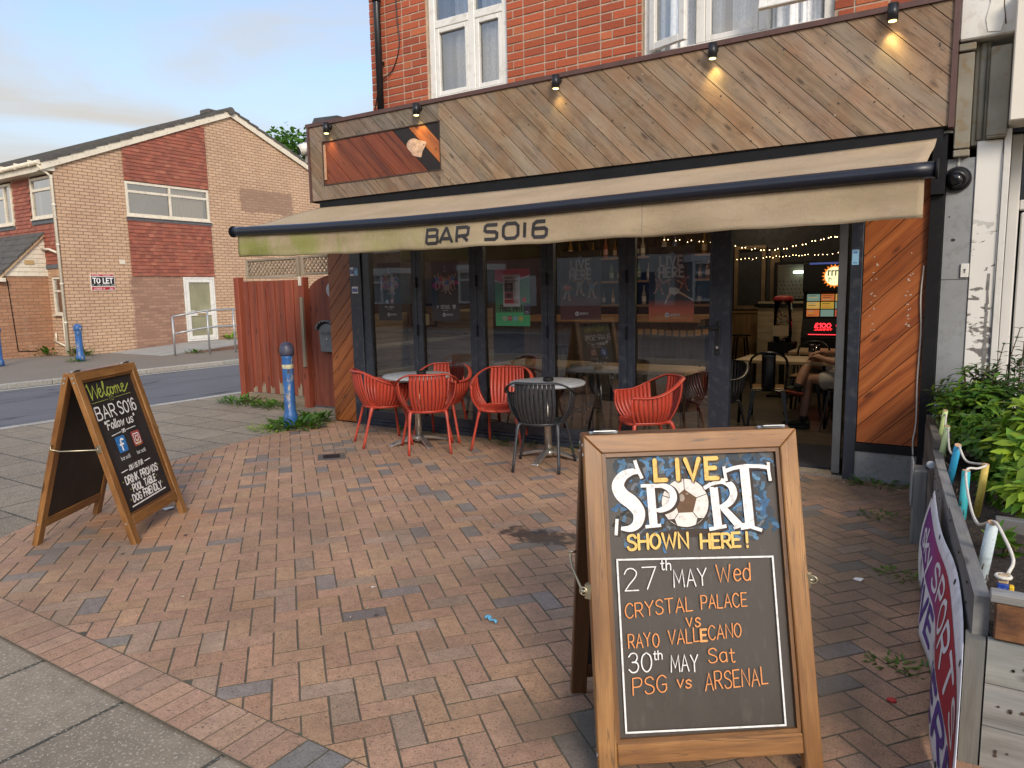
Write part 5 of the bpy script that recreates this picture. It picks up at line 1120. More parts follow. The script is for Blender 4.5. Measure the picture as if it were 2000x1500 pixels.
# ---------------------------------------------------------------- bollards
def m_bollard():
    m = NB('worn_blue_paint'); o = m.obj()
    n = m.noise(m.map(o, (1, 1, .55)), 16, 6, .7); n2 = m.noise(o, 5, 3); n3 = m.noise(m.map(o, (1, 1, .35), (3, 1, 2)), 9, 5, .65)
    c = m.mix(m.rng(n2, .3, .7), (.020, .085, .26), (.030, .13, .35))
    c = m.mix(m.rng(n3, .58, .62), c, (.30, .29, .27)); c = m.mix(m.rng(n, .60, .64), c, (.055, .035, .03))
    return m.fin(c, .45, m.bump(m.rng(n, .58, .64, 1, 0), .4, .004))
BOL = m_bollard(); CAPM = paint('bollard_cap', (.045, .05, .085), .45, .4, 14, .2, dirt=(.10, .05, .035))
def bollard(x, y, lab, h=.98, r=.062, lean=0.0, band=True):
    t = thing('bollard', lab, 'bollard', (x, y, 0), 0, 'blue cast iron bollards')
    g = MB(); g.lathe([(r*1.28, -.03), (r*1.28, .14), (r*1.15, .17), (r, .19), (r, h-.18), (r*1.05, h-.155)], (0, 0, 0), 20); g.build('post', BOL, t, local=True)
    g = MB(); g.lathe([(r*1.10, h-.156), (r*1.28, h-.145), (r*1.30, h-.12), (r*1.26, h-.06), (r*.95, h-.022), (r*.45, h-.004), (.004, h)], (0, 0, 0), 20); g.build('cap', CAPM if band else BOL, t, local=True)
    if band: g = MB(); g.lathe([(r+.0012, h-.30), (r+.0012, h-.255)], (0, 0, 0), 20, cap=False); g.build('band', paint('band_cream', (.55, .50, .30), .6, .4, 25, .2, dirt=(.03, .12, .33)), t, local=True)
    t.rotation_euler = (lean, 0, 0)
bollard(-.52, -.50, 'chipped blue bollard with dark domed cap in front of the red fence')
bollard(-11.92, 2.9, 'blue bollard at the corner of the pale brick house', .92, .075, 0, False)
bollard(-12.5, 1.42, 'blue bollard in front of the house porch at the left edge', .95, .08, 0, False)

# ---------------------------------------------------------------- folding chalk boards
BOARDW = wood('varnished_pine', (.105, .040, .011), (.255, .118, .036), (.39, .195, .064), .36, 13, 1.8, bump=.12, weather=((.17, .068, .018), (.20, .085, .024)))
BOARDD = wood('dark_stained_pine', (.05, .022, .009), (.105, .046, .017), (.15, .072, .027), .4, 22, 1.3, bump=.1)
def m_chalk(name, c1, c2, wear):
    m = NB(name); o = m.obj(); n = m.noise(m.map(o, (1, 1, .6)), 5, 5, .6); n2 = m.noise(m.map(o, (6, 6, 1.5)), 8, 4)
    c = m.mix(m.rng(n, .35, .7), c1, c2); c = m.mix(m.math('MULTIPLY', m.rng(n2, .55, .8), wear), c, (.25, .22, .20))
    return m.fin(c, m.rng(n, .3, .7, .42, .6), m.bump(m.noise(o, 150, 2), .08, .003))
CH1 = m_chalk('chalk_panel', (.040, .032, .024), (.056, .046, .036), .12); CH2 = m_chalk('black_chalk_panel', (.014, .012, .012), (.020, .018, .018), .06)
def rotated_frame(loc, a, S, Ha, off, sgn):
    """local frame of one leaf: u across, s down the slope, n outwards"""
    u = Vector((cos(a), sin(a), 0)); n = Vector((sin(a), -cos(a), 0))*sgn
    top = Vector(loc)+n*off+Vector((0, 0, Ha)); bot = Vector(loc)+n*S; s = bot-top; L = s.length; s.normalize()
    if sgn < 0: u = -u
    nn = s.cross(u).normalized()
    if nn.dot(n) < 0: nn = -nn
    return top, u, s, nn, L
def leaf(t, loc, a, S, Ha, Wd, sgn, wm, pm, letter=None, mould=True):
    top, u, s, n, L = rotated_frame(loc, a, S, Ha, .03, sgn)
    def bx(mb, u0, u1, s0, s1, n0, n1, ax, tint=None, miter=0):
        c = top+u*((u0+u1)/2)+s*((s0+s1)/2)+n*((n0+n1)/2); M = Matrix((u, s, n)).transposed()
        mb.box(c, (u1-u0, s1-s0, n1-n0), tint or rt((1, 1, 1), .08), M, ax)
    hw = Wd/2; th = .034; st = .058
    def bar(p, ax, tint):   # p: 4 corner (u,s) clockwise, mitred board
        mb = MB(); sd = rnd.uniform(0, 60); vs = []; pc = []
        for nn_ in (.0, -th):
            for (a_, b_) in p: vs.append(top+u*a_+s*b_+n*nn_); pc.append(((a_ if ax == 0 else b_)+sd, (b_ if ax == 0 else a_), nn_+sd*1.7))
        b = mb.verts(vs, pc); mb.face((b, b+1, b+2, b+3), tint); mb.face((b+7, b+6, b+5, b+4), tint)
        for k in range(4): mb.face((b+4+k, b+4+(k+1) % 4, b+(k+1) % 4, b+k), tint)
        return mb
    t1 = rt((1, 1, 1), .06)
    e = .0008
    bar([(-hw, 0), (-hw+st-e, st), (-hw+st-e, L-.004), (-hw, L-.004)], 1, t1).build('stile', wm, t, bevel=.003)
    bar([(hw-st+e, st), (hw, 0), (hw, L-.004), (hw-st+e, L-.004)], 1, rt((1, 1, 1), .06)).build('stile', wm, t, bevel=.003)
    bar([(-hw+e, -e), (hw-e, -e), (hw-st, st-e), (-hw+st, st-e)], 0, rt((1, 1, 1), .06)).build('rail', wm, t, bevel=.003)
    bar([(-hw+st, .925), (hw-st, .925), (hw-st, .985), (-hw+st, .985)], 0, rt((.95, .93, .9), .06)).build('rail', wm, t, bevel=.003)
    f = MB(); m1 = .012; dk = (.62, .58, .55)
    bx(f, -hw+st, -hw+st+m1, st, .925, -.022, -.008, 1, dk); bx(f, hw-st-m1, hw-st, st, .925, -.022, -.008, 1, dk); bx(f, -hw+st+m1, hw-st-m1, st, st+m1, -.022, -.008, 0, dk); bx(f, -hw+st+m1, hw-st-m1, .925-m1, .925, -.022, -.008, 0, dk)
    f.build('moulding', wm, t)
    f = MB(); bx(f, -hw+st-.002, hw-st+.002, st-.002, .927, -.0285, -.0225, None); po = f.build('panel', pm, t)
    f = MB()
    for uu in (-hw+.03, hw-.03): f.tube([top+u*uu+s*(L-.004), top+u*uu+s*(L+.006)], .013, 10)
    f.build('foot', MT['black'], t)
    if letter:
        mb = MB(); fn = lambda x, y, h: top+u*x+s*(-y)+n*(-.0223+h)
        letter(Pen(mb, fn, .0005)); mb.build('lettering', MT['letter'], po)
    return top, u, s, n, L
WH = (.80, .78, .74); YE = (.80, .52, .15); OR = (.80, .30, .09); GRN = (.36, .42, .06)
def sport_letters(P):
    R = random.Random(3)
    # airbrushed blue squiggles
    for i in range(120):
        a = R.uniform(-.235, .245); b = -R.uniform(.085, .33); e = min((a+.262)/.07, (.272-a)/.07, (b+.355)/.06, (-.062-b)/.05, 1); k = max(0, e)
        c = R.choice([(.05, .075, .10), (.055, .09, .13), (.075, .08, .085), (.06, .06, .06)]); P.disc((a, b), R.uniform(.012, .026), tuple(.048*(1-k)+q*k for q in c), 14)
    P.layer()
    for i in range(330):
        a = R.uniform(-.245, .255); b = -R.uniform(.075, .335)
        w = .004+.004*R.random()
        edge = min((a+.262)/.05, (.272-a)/.05, (b+.355)/.05, (-.062-b)/.04, 1)
        if R.random() > edge: continue
        pts = []; ang = R.uniform(0, 6.3); x, y = a, b
        for k in range(R.randint(3, 6)): pts.append((x, y)); ang += R.uniform(-1.1, 1.1); x += .009*cos(ang); y += .009*sin(ang)
        c = R.choice([(.07, .17, .32), (.10, .23, .40), (.05, .11, .18), (.12, .24, .36), (.14, .16, .18), (.045, .04, .035)])
        if abs(a) > .20 or b > -.09: c = tuple(q*.7 for q in c)
        P.stroke(catmull2(pts, 4), w*1.7, c)
    dkb = (.045, .030, .022); P.layer()
    P.disc((-.02, -.315), .105, (.05, .034, .026), 28, ry=.013)
    P.layer()
    P.disc((-.024, -.222), .079, dkb, 32); P.disc((-.026, -.221), .075, (.74, .69, .62), 36)
    P.layer(); cx, cy = -.026, -.215; pent = [(cx+.040*cos(pi/2+2*pi*k/5), cy-.004+.040*sin(pi/2+2*pi*k/5)) for k in range(5)]
    P.flat(pent, (.13, .070, .035)); P.disc((cx-.010, cy+.010), .009, (.35, .28, .22), 12, ry=.012); P.disc((cx+.008, cy+.022), .005, (.3, .22, .16), 10, ry=.003)
    for k in range(5):
        a = pi/2+2*pi*k/5; q = pent[k]; P.stroke([q, (cx+.074*cos(a), cy-.004+.074*sin(a))], .0022, dkb)
    for k in (2, 3): 
        a = pi/2+2*pi*k/5; P.flat([(cx+.075*cos(a-.22), cy-.006+.075*sin(a-.22)), (cx+.062*cos(a), cy-.004+.062*sin(a)), (cx+.075*cos(a+.22), cy-.006+.075*sin(a+.22))], dkb)
    P.layer()
    def big(sts, col):
        for dx, dy, ex, c in ((.006, -.004, .006, dkb), (0, 0, 0, col)):
            P.layer()
            for pts, ws in sts: P.stroke([(a+dx, b+dy) for a, b in pts], [w+ex for w in ws] if isinstance(ws, list) else ws+ex, c, cap=False)
    S = catmull2([(-.168, -.120), (-.192, -.118), (-.222, -.132), (-.238, -.160), (-.225, -.190), (-.195, -.215), (-.176, -.245), (-.182, -.277), (-.205, -.293), (-.235, -.292)], 5)
    n = len(S); big([(S, [.010+.030*max(0, sin(pi*i/(n-1)))**.8*(.75+.4*sin(pi*i/(n-1)*1.0)) for i in range(n)]), ([(-.180, -.082), (-.174, -.105), (-.160, -.140)], .011), ([(-.246, -.262), (-.249, -.285), (-.252, -.312)], .010)], WH)
    big([([(-.135, -.168), (-.132, -.285)], .026), ([(-.166, -.163), (-.115, -.163)], .010), ([(-.158, -.290), (-.108, -.287)], .010)], WH)
    bow = catmull2([(-.125, -.166), (-.095, -.165), (-.070, -.180), (-.064, -.205), (-.078, -.228), (-.105, -.240), (-.122, -.240)], 5); n = len(bow)
    big([(bow, [.009+.014*sin(pi*i/(n-1)) for i in range(n)])], WH)
    big([([(.067, -.175), (.073, -.300)], .026), ([(.036, -.178), (.06, -.165)], .012), ([(.044, -.306), (.100, -.298)], .011)], WH)
    bow = catmull2([(.060, -.166), (.095, -.158), (.122, -.172), (.130, -.198), (.118, -.222), (.095, -.236), (.080, -.238)], 5); n = len(bow)
    big([(bow, [.010+.014*sin(pi*i/(n-1)) for i in range(n)]), ([(.092, -.240), (.142, -.300)], [.020, .026]), ([(.122, -.306), (.165, -.293)], .009)], WH)
    big([([(.170, -.118), (.175, -.302)], .030), ([(.104, -.128), (.135, -.118), (.175, -.113), (.215, -.115), (.248, -.120)], .012), ([(.104, -.112), (.106, -.135), (.109, -.158)], .010), ([(.250, -.104), (.249, -.13), (.252, -.163)], .010), ([(.145, -.307), (.176, -.303), (.213, -.316)], .011)], WH)
    P.layer()
    for ch, x in (('L', -.118), ('I', -.048), ('V', -.020), ('E', .046)):
        P.text(ch, x+.004, -.150, .062, .0145, (.12, .075, .03), xs=1.0)
        P.text(ch, x, -.147, .062, .0135, YE, xs=1.0)
    P.layer(); P.text('SHOWN', -.218, -.357, .044, .0082, YE, width=.19, jit=.15, R=R); P.text('HERE', .014, -.363, .042, .0082, YE, width=.125, jit=.15, R=R); P.text('!', .160, -.366, .046, .0082, YE, R=R)
    # chalk box
    P.stroke([(-.254, -.386), (.240, -.398), (.240, -.903), (-.254, -.896), (-.254, -.386)], .0055, WH, closed=True)
    kw = dict(jit=.35, R=R, slope=.0)
    P.text('27', -.234, -.478, .066, .0036, WH, width=.098, **kw); P.text('th', -.119, -.424, .030, .0036, WH, **kw); P.text('MAY', -.080, -.478, .052, .0036, WH, width=.104, **kw); P.text('Wed', .058, -.468, .052, .0038, OR, width=.105, **kw)
    P.text('CRYSTAL', -.237, -.562, .042, .0034, OR, width=.210, slope=.06, jit=.35, R=R); P.text('PALACE', .002, -.546, .040, .0034, OR, width=.144, **kw)
    P.text('vs', -.048, -.598, .038, .0040, OR, **kw)
    P.text('RAYO', -.232, -.650, .040, .0034, OR, width=.094, **kw); P.text('VALL', -.108, -.648, .041, .0034, OR, width=.096, slope=.05, jit=.35, R=R); P.text('E', -.0055, -.642, .034, .0066, (.85, .36, .12), xs=.9); P.text('CANO', .0185, -.641, .041, .0034, OR, width=.103, slope=.05, jit=.35, R=R)
    P.text('30', -.236, -.724, .056, .0038, WH, width=.070, **kw); P.text('th', -.158, -.690, .026, .0034, WH, **kw); P.text('MAY', -.105, -.728, .048, .0036, WH, width=.084, **kw); P.text('Sat', .014, -.708, .042, .0034, OR, width=.082, **kw)
    P.text('PSG', -.226, -.790, .048, .0034, OR, width=.104, slope=.05, jit=.3, R=R); P.text('vs', -.090, -.776, .034, .0038, OR, width=.044, **kw); P.text('ARSENAL', -.002, -.788, .050, .0034, OR, width=.196, slope=.04, jit=.35, R=R)
def welcome_letters(P):
    R = random.Random(5)
    def brush(pts, w, c=GRN): P.stroke(catmull2(pts, 5), w, c)
    # brush script Welcome
    y0 = -.178
    P.stroke([(-.236, -.100), (-.222, -.085), (-.214, -.180)], [.006, .012, .011], GRN); P.stroke([(-.214, -.180), (-.172, -.100), (-.160, -.178), (-.118, -.092)], [.008, .009, .011, .006], GRN)
    brush([(-.128, -.152), (-.104, -.138), (-.108, -.122), (-.126, -.132), (-.130, -.165), (-.112, -.176), (-.088, -.155)], .009)
    brush([(-.080, -.150), (-.056, -.095), (-.062, -.084), (-.074, -.120), (-.072, -.168), (-.056, -.172), (-.046, -.150)], .009)
    brush([(-.012, -.132), (-.026, -.126), (-.042, -.150), (-.036, -.174), (-.018, -.170), (-.008, -.150)], .009)
    brush([(.016, -.128), (.000, -.134), (-.004, -.160), (.010, -.175), (.026, -.158), (.022, -.134), (.014, -.130), (.036, -.136)], .009)
    P.stroke(catmull2([(.044, -.130), (.042, -.174), (.046, -.145), (.062, -.126), (.068, -.140), (.066, -.174), (.072, -.144), (.088, -.126), (.094, -.140), (.094, -.168), (.108, -.166)], 4), .009, GRN)
    brush([(.122, -.150), (.148, -.140), (.146, -.124), (.130, -.126), (.122, -.148), (.128, -.172), (.150, -.172), (.205, -.130)], .009)
    P.text('TO', -.028, -.212, .030, .0045, (.22, .25, .05), align='c', width=.052)
    P.stroke([(-.235, -.204), (-.065, -.200)], .004, (.24, .28, .05)); P.stroke([(.015, -.198), (.205, -.194)], .004, (.24, .28, .05))
    P.text('BAR', -.232, -.312, .078, .0095, WH, width=.205, jit=.1, R=R); P.text('SO16', .012, -.312, .078, .0095, WH, width=.195, jit=.1, R=R)
    P.text('"Follow', -.190, -.384, .052, .008, WH, width=.205, slant=.2, R=R); P.text('us"', .050, -.384, .052, .008, WH, width=.095, slant=.2, R=R)
    P.stroke([(-.155, -.428), (-.055, -.420)], .006, (.6, .6, .58)); P.stroke([(.012, -.418), (.120, -.414)], .006, (.6, .6, .58)); P.text('on', -.020, -.428, .030, .006, WH, align='c')
    def sqr(cx, cy, r, c, c2=None):
        P.layer()
        pts = [(cx+sx*(r-.012)+.012*cos(a), cy+sy*(r-.012)+.012*sin(a)) for (sx, sy, a0) in ((1, 1, 0), (-1, 1, pi/2), (-1, -1, pi), (1, -1, 3*pi/2)) for a in [a0+k*pi/8 for k in range(5)]]
        P.flat(pts, c)
    sqr(-.088, -.495, .052, (.02, .16, .42)); P.layer(); P.stroke(catmull2([(-.062, -.468), (-.078, -.464), (-.090, -.474), (-.092, -.500), (-.092, -.532)], 4), .014, (.85, .85, .85)); P.stroke([(-.108, -.498), (-.070, -.496)], .012, (.85, .85, .85))
    sqr(.088, -.492, .050, (.33, .055, .045)); sqr(.090, -.520, .020, (.45, .20, .03))
    P.layer(); P.stroke([(.055, -.470), (.060, -.460), (.116, -.460), (.121, -.465), (.121, -.520), (.116, -.525), (.060, -.525), (.055, -.520), (.055, -.470)], .006, WH, closed=True); P.ring((.088, -.492), .017, .006, WH); P.disc((.108, -.472), .004, WH)
    P.text('bar.so16', -.098, -.592, .022, .0035, (.6, .6, .58), align='c'); P.text('bar.so16', .086, -.592, .022, .0035, (.6, .6, .58), align='c')
    P.text('JOIN US FOR', -.026, -.668, .030, .0058, (.72, .7, .66), align='c', width=.17, slope=.02, R=R, jit=.2); P.stroke([(-.195, -.662), (-.130, -.658)], .006, WH); P.stroke([(.082, -.652), (.150, -.648)], .006, WH)
    P.text('DRINK PROMOS', .004, -.742, .046, .0088, WH, align='c', width=.385, jit=.25, R=R, slant=.1); P.text('POOL TABLE', -.005, -.802, .044, .0088, WH, align='c', width=.275, jit=.25, R=R, slant=.1); P.text('DOG FRIENDLY', -.002, -.862, .044, .0088, WH, align='c', width=.35, jit=.25, R=R, slant=.1)
    for x, y in ((-.215, -.72), (.215, -.71), (-.165, -.78), (.155, -.77), (-.20, -.84), (.195, -.83)): P.disc((x, y), .005, GRN)
    P.stroke([(-.207, -.884), (.208, -.874)], .008, WH)
def aboard(lab, q, letter_f, letter_r, panel, rear_mat, front_mat, hook):
    x, y, a, Wd, Ha, S, T = q
    t = thing('chalkboard_sign', lab, 'sign board', (x, y, 0))
    front = leaf(t, (x, y, 0), a, S, Ha, Wd, 1, front_mat, panel, letter_f)
    rear = leaf(t, (x, y, 0), a, T, Ha, Wd, -1, rear_mat, CH2, letter_r)
    top, u, s, n, L = front; rtop, ru, rs, rn, _ = rear
    for sd in (-1, 1):
        p = top+u*(sd*(Wd/2+.006))+s*.475-n*.012; r = rtop+u*(sd*(Wd/2+.006))+rs*.445-rn*.015
        o = u*(sd*.014)
        g = MB(); mid = (p+r)/2+Vector((0, 0, -.012))
        g.tube([r+o, r+o+Vector((0, 0, -.025)), r*.8+p*.2+o+Vector((0, 0, -.03)), p+o*1.2], .004, 7); g.tube([p-u*(sd*.006), p+o*1.6], .005, 7); g.tube([r-u*(sd*.006), r+o*1.4], .005, 7)
        g.tube(smooth_pts([p+o+Vector((.012*cos(k), .0, .012*sin(k))) for k in [2*pi*i/8 for i in range(8)]], 2, True), .003, 6, closed=True)
        g.box(p-u*(sd*.004), (.02, .02, .045)); g.build('hook', paint('brassy_zinc', (.48, .43, .30), .35, .15, 12, 0, .8) if sd == -1 else bpy.data.materials['brassy_zinc'], t)
    g = MB(); c = Vector((x, y, Ha+.001))
    for sd in (-1, 1):
        pc = c+u*(sd*(Wd/2-.07)); g.tube([pc-u*.045, pc+u*.045], .006, 8)
        M = Matrix((u, n, u.cross(n))).transposed(); g.box(pc+Vector((0, 0, .004)), (.07, .05, .003), None, M)
    g.build('hinge', MT['galv'], t)
    g = MB()
    for sd in (-1, 1):
        for k, ss in enumerate((.03, .06, .955)):
            p = top+u*(sd*(Wd/2+.0005))+s*ss-n*.016; g.tube([p-u*(sd*.002), p+u*(sd*.002)], .006, 8)
            p = rtop+u*(sd*(Wd/2+.0005))+rs*ss-rn*.016; g.tube([p-u*(sd*.002), p+u*(sd*.002)], .006, 8)
    g.build('screw', MT['galv'], t)
aboard('large pine chalkboard reading LIVE SPORT SHOWN HERE with chalked match dates', (5.221, -3.723, .642, .688, 1.046, .293, .296), sport_letters, welcome_letters, CH1, BOARDD, BOARDW, 1)
aboard('pine chalkboard reading Welcome to BAR SO16 standing left by the pavement', (1.313, -3.508, 2.123-pi+pi, .675, 1.07, .318, .335), welcome_letters, None, CH2, BOARDW, BOARDW, 1)
# ---------------------------------------------------------------- tub chairs
REDP = paint('red_plastic', (.42, .050, .027), .40, .08, 5, .03, dirt=(.30, .085, .065), spec=.45); DKP = paint('charcoal_plastic', (.028, .030, .034), .4, .1, 5, .03, dirt=(.06, .06, .06))
INDP = paint('indoor_black', (.010, .010, .011), .35, .1, 5, .02)
def rimp(ph):      # ph: angle from the back, +-140
    s = abs(ph)/138.0; a = radians(ph)
    x = .300*sin(a) if abs(ph) < 90 else math.copysign(.300-.055*((abs(ph)-90)/48)**1.5, ph)
    y = -.275*cos(a) if abs(ph) < 90 else .275*(abs(ph)-90)/48*.92
    k = min(1, max(0, (abs(ph)-28)/85)); k = k*k*(3-2*k)
    return Vector((x, y-.015, .800-.140*k))
def ringp(ph):
    a = radians(ph)
    x = .205*sin(a) if abs(ph) < 90 else math.copysign(.205-.02*((abs(ph)-90)/48), ph)
    y = -.195*cos(a) if abs(ph) < 90 else .195*(abs(ph)-90)/48
    return Vector((x, y+.01, .425))
def shell(ph0, ph1, v):
    b, t = ringp(ph0), rimp(ph1); p = b.lerp(t, v)
    d = Vector((p.x, p.y-.01, 0)); L = d.length or 1; bul = .042*sin(pi*min(1, v*1.0))*(1-v*.35)
    return p+d*(bul/L)
def make_chair(label):
    t = thing('tub_chair', label, 'chair')
    def slats(mb, r0, r1, b0, b1, n, gapf=.17):
        for i in range(n):
            c0 = i/n; c1 = (i+1-gapf)/n; m = 9; rows = []
            for k in range(m+1):
                v = .02+.96*k/m; pa = shell(b0+(b1-b0)*c0, r0+(r1-r0)*c0, v); pb = shell(b0+(b1-b0)*c1, r0+(r1-r0)*c1, v)
                nrm = Vector(((pa+pb).x/2, (pa+pb).y/2, 0)).normalized()*.0045
                rows.append(mb.verts([pa-nrm, pb-nrm, pb+nrm, pa+nrm]))
            mb.smooth = True
            for a, b in zip(rows, rows[1:]):
                for q in range(4): mb.face((a+q, a+(q+1) % 4, b+(q+1) % 4, b+q))
            mb.smooth = False
    g = MB(); slats(g, -36, 36, -44, 44, 10); g.build('backrest', REDP, t, local=True)
    for sg in (-1, 1):
        g = MB(); slats(g, sg*70, sg*136, sg*60, sg*128, 9, .12); g.build('arm_side', REDP, t, local=True)
    g = MB(); pts = [rimp(-138+276*i/56) for i in range(57)]
    rows = []
    for i, p in enumerate(pts):      # flat, rolled rim
        out = Vector((p.x, p.y, 0)).normalized(); z = Vector((0, 0, 1)); w = .021; h = .009
        ph = abs(-138+276*i/56); w *= 1.0 if ph < 110 else 1-.35*(ph-110)/28
        rows.append(g.verts([p+out*(w*cos(a)*.95+.006)+z*(h*sin(a)-.004*cos(a)) for a in [2*pi*k/10 for k in range(10)]]))
    g.smooth = True
    for a, b in zip(rows, rows[1:]):
        for q in range(10): g.face((a+q, a+(q+1) % 10, b+(q+1) % 10, b+q))
    g.smooth = False
    g.face([rows[0]+k for k in range(9, -1, -1)]); g.face([rows[-1]+k for k in range(10)])
    for sg in (-1, 1):     # front edge of the arm sweeping down to the seat
        ed = [shell(sg*133, sg*137, v) for v in [1-.1*k for k in range(11)]]; g.tube(ed+[Vector((sg*.17, .215, .42)), Vector((sg*.09, .232, .412)), Vector((0, .236, .410))], [.011]*11+[.013]*3, 8)
    g.tube([ringp(-138+276*i/40) for i in range(41)], .011, 8)
    g.build('rim', REDP, t, local=True)
    g = MB(); n = 36; o = [ringp(-138+276*i/n) for i in range(n+1)]; o = [Vector((p.x, p.y, .428-.0*i)) for i, p in enumerate(o)]+[Vector((.10, .225, .415)), Vector((-.10, .225, .415))]
    c = g.verts([(0, 0.01, .412), (0, 0.01, .395)]); up = g.verts(o); dn = g.verts([(p.x, p.y, p.z-.018) for p in o]); N = len(o)
    for i in range(N): j = (i+1) % N; g.face((c, up+i, up+j)); g.face((c+1, dn+j, dn+i)); g.face((up+i, dn+i, dn+j, up+j))
    for k in range(9): g.box((-.14+.035*k, .0, .4235), (.006, .30-.02*abs(k-4), .006))
    g.build('seat', REDP, t, local=True)
    for sx, sy in ((-1, 1), (1, 1), (-1, -1), (1, -1)):
        g = MB(); top = Vector((sx*.165, .175 if sy > 0 else -.135, .42)); bot = Vector((sx*(.262 if sy > 0 else .205), .245 if sy > 0 else -.260, 0.013)); m = top.lerp(bot, .12)+Vector((sx*.012, sy*.012, 0))
        g.tube(smooth_pts([top+Vector((-sx*.02, -sy*.03, -.004)), top, m, bot], 5), [.019]*6+[.018]*5+[.0135]*5, 10, flat=(1.05, .9)); g.build('leg', REDP, t, local=True)
    return t
CH = 'tub chairs around the two terrace tables'
CHAIRS = [(1.665, -.71, 42, 'red tub chair with its back to the camera at the left table'), (1.055, -.68, -33, 'leftmost red tub chair facing right in front of the black door frame'),
          (1.46, -.22, 199, 'red tub chair behind the left table close to the glass'), (2.22, -.27, 199, 'red tub chair facing the camera between the two tables'), (3.72, -.30, 131, 'red tub chair alone near the open doorway right of the second table')]
c0 = make_chair(CHAIRS[0][3]); c0['group'] = CH; c0.scale = (.945,)*3
c0.location = (CHAIRS[0][0], CHAIRS[0][1], 0.002); c0.rotation_euler = (0, 0, radians(CHAIRS[0][2]))
for x, y, a, lab in CHAIRS[1:]: dup(c0, (x, y, .002), radians(a), lab, CH)
dup(c0, (2.955, -.78, .002), radians(18), 'charcoal grey tub chair pushed in at the right table', CH, {REDP: DKP})
dup(c0, (3.95, .80, .03), radians(160), 'black tub chair inside behind the glass beside the door handle', 'tub chairs inside the bar', {REDP: INDP})

# ---------------------------------------------------------------- terrace tables
m = NB('table_laminate'); o = m.obj(); n = m.noise(o, 14, 6, .65); n2 = m.noise(o, 3, 4)
LAM = m.fin(m.mix(m.math('MULTIPLY', m.rng(n2, .35, .7), .7), m.mix(m.rng(n, .35, .65), (.30, .295, .285), (.46, .455, .44)), (.27, .30, .34)), .5, None, 0, .4)
def make_table():
    t = thing('bistro_table', 'round grey table with aluminium pedestal at the left end of the terrace', 'table', group='round terrace tables')
    g = MB(); R = .365; g.lathe([(R-.012, .722), (R-.002, .726), (R, .735), (R-.001, .746), (R-.010, .752), (.01, .753)], (0, 0, 0), 48); g.build('table_top', LAM, t, local=True)
    g = MB(); g.lathe([(.036, .05), (.036, .70)], (0, 0, 0), 18); g.lathe([(.05, .03), (.055, .05), (.055, .075), (.04, .085)], (0, 0, 0), 18); g.box((0, 0, .712), (.30, .05, .018)); g.box((0, 0, .7119), (.05, .30, .0175)); g.build('pedestal', MT['alu'], t, local=True)
    for k in range(4):
        a = pi/2*k; g = MB(); d = Vector((cos(a), sin(a), 0)); s_ = Vector((-sin(a), cos(a), 0))
        pr = [(.04, .085, .030), (.12, .078, .030), (.24, .048, .034), (.315, .022, .036), (.335, .010, .034)]
        rows = [g.verts([d*r_+s_*w+Vector((0, 0, z)), d*r_-s_*w+Vector((0, 0, z)), d*r_-s_*w+Vector((0, 0, max(.004, z-.028))), d*r_+s_*w+Vector((0, 0, max(.004, z-.028)))]) for r_, z, w in pr]
        for p, q in zip(rows, rows[1:]):
            for i in range(4): g.face((p+i, p+(i+1) % 4, q+(i+1) % 4, q+i))
        g.face([rows[-1]+i for i in range(4)]); g.build('foot', MT['alu'], t, local=True, bevel=.004)
    return t
t1 = make_table(); t1.location = (1.395, -.53, .012); t1.rotation_euler = (0, 0, radians(-28)); t1.scale = (.915,)*3
dup(t1, (2.85, -.485, .012), radians(7), 'round grey table with aluminium pedestal behind the charcoal chair', 'round terrace tables')
g0 = MB(); g0.lathe([(.042, 0), (.046, .004), (.047, .030), (.040, .033), (.036, .014), (.004, .012)], (0, 0, 0), 24)
for k in range(3): a = 2*pi*k/3; g0.box((.042*cos(a), .042*sin(a), .033), (.012, .012, .006))
a1 = tag(g0.build('ashtray', MT['black']), 'black ashtray on the left terrace table', 'ashtray', 'ashtrays on the terrace tables'); a1.location = (1.43, -.50, .702)
a2 = a1.copy(); COL.objects.link(a2); a2.location = (2.85, -.47, .702); a2['label'] = 'black ashtray on the right terrace table'

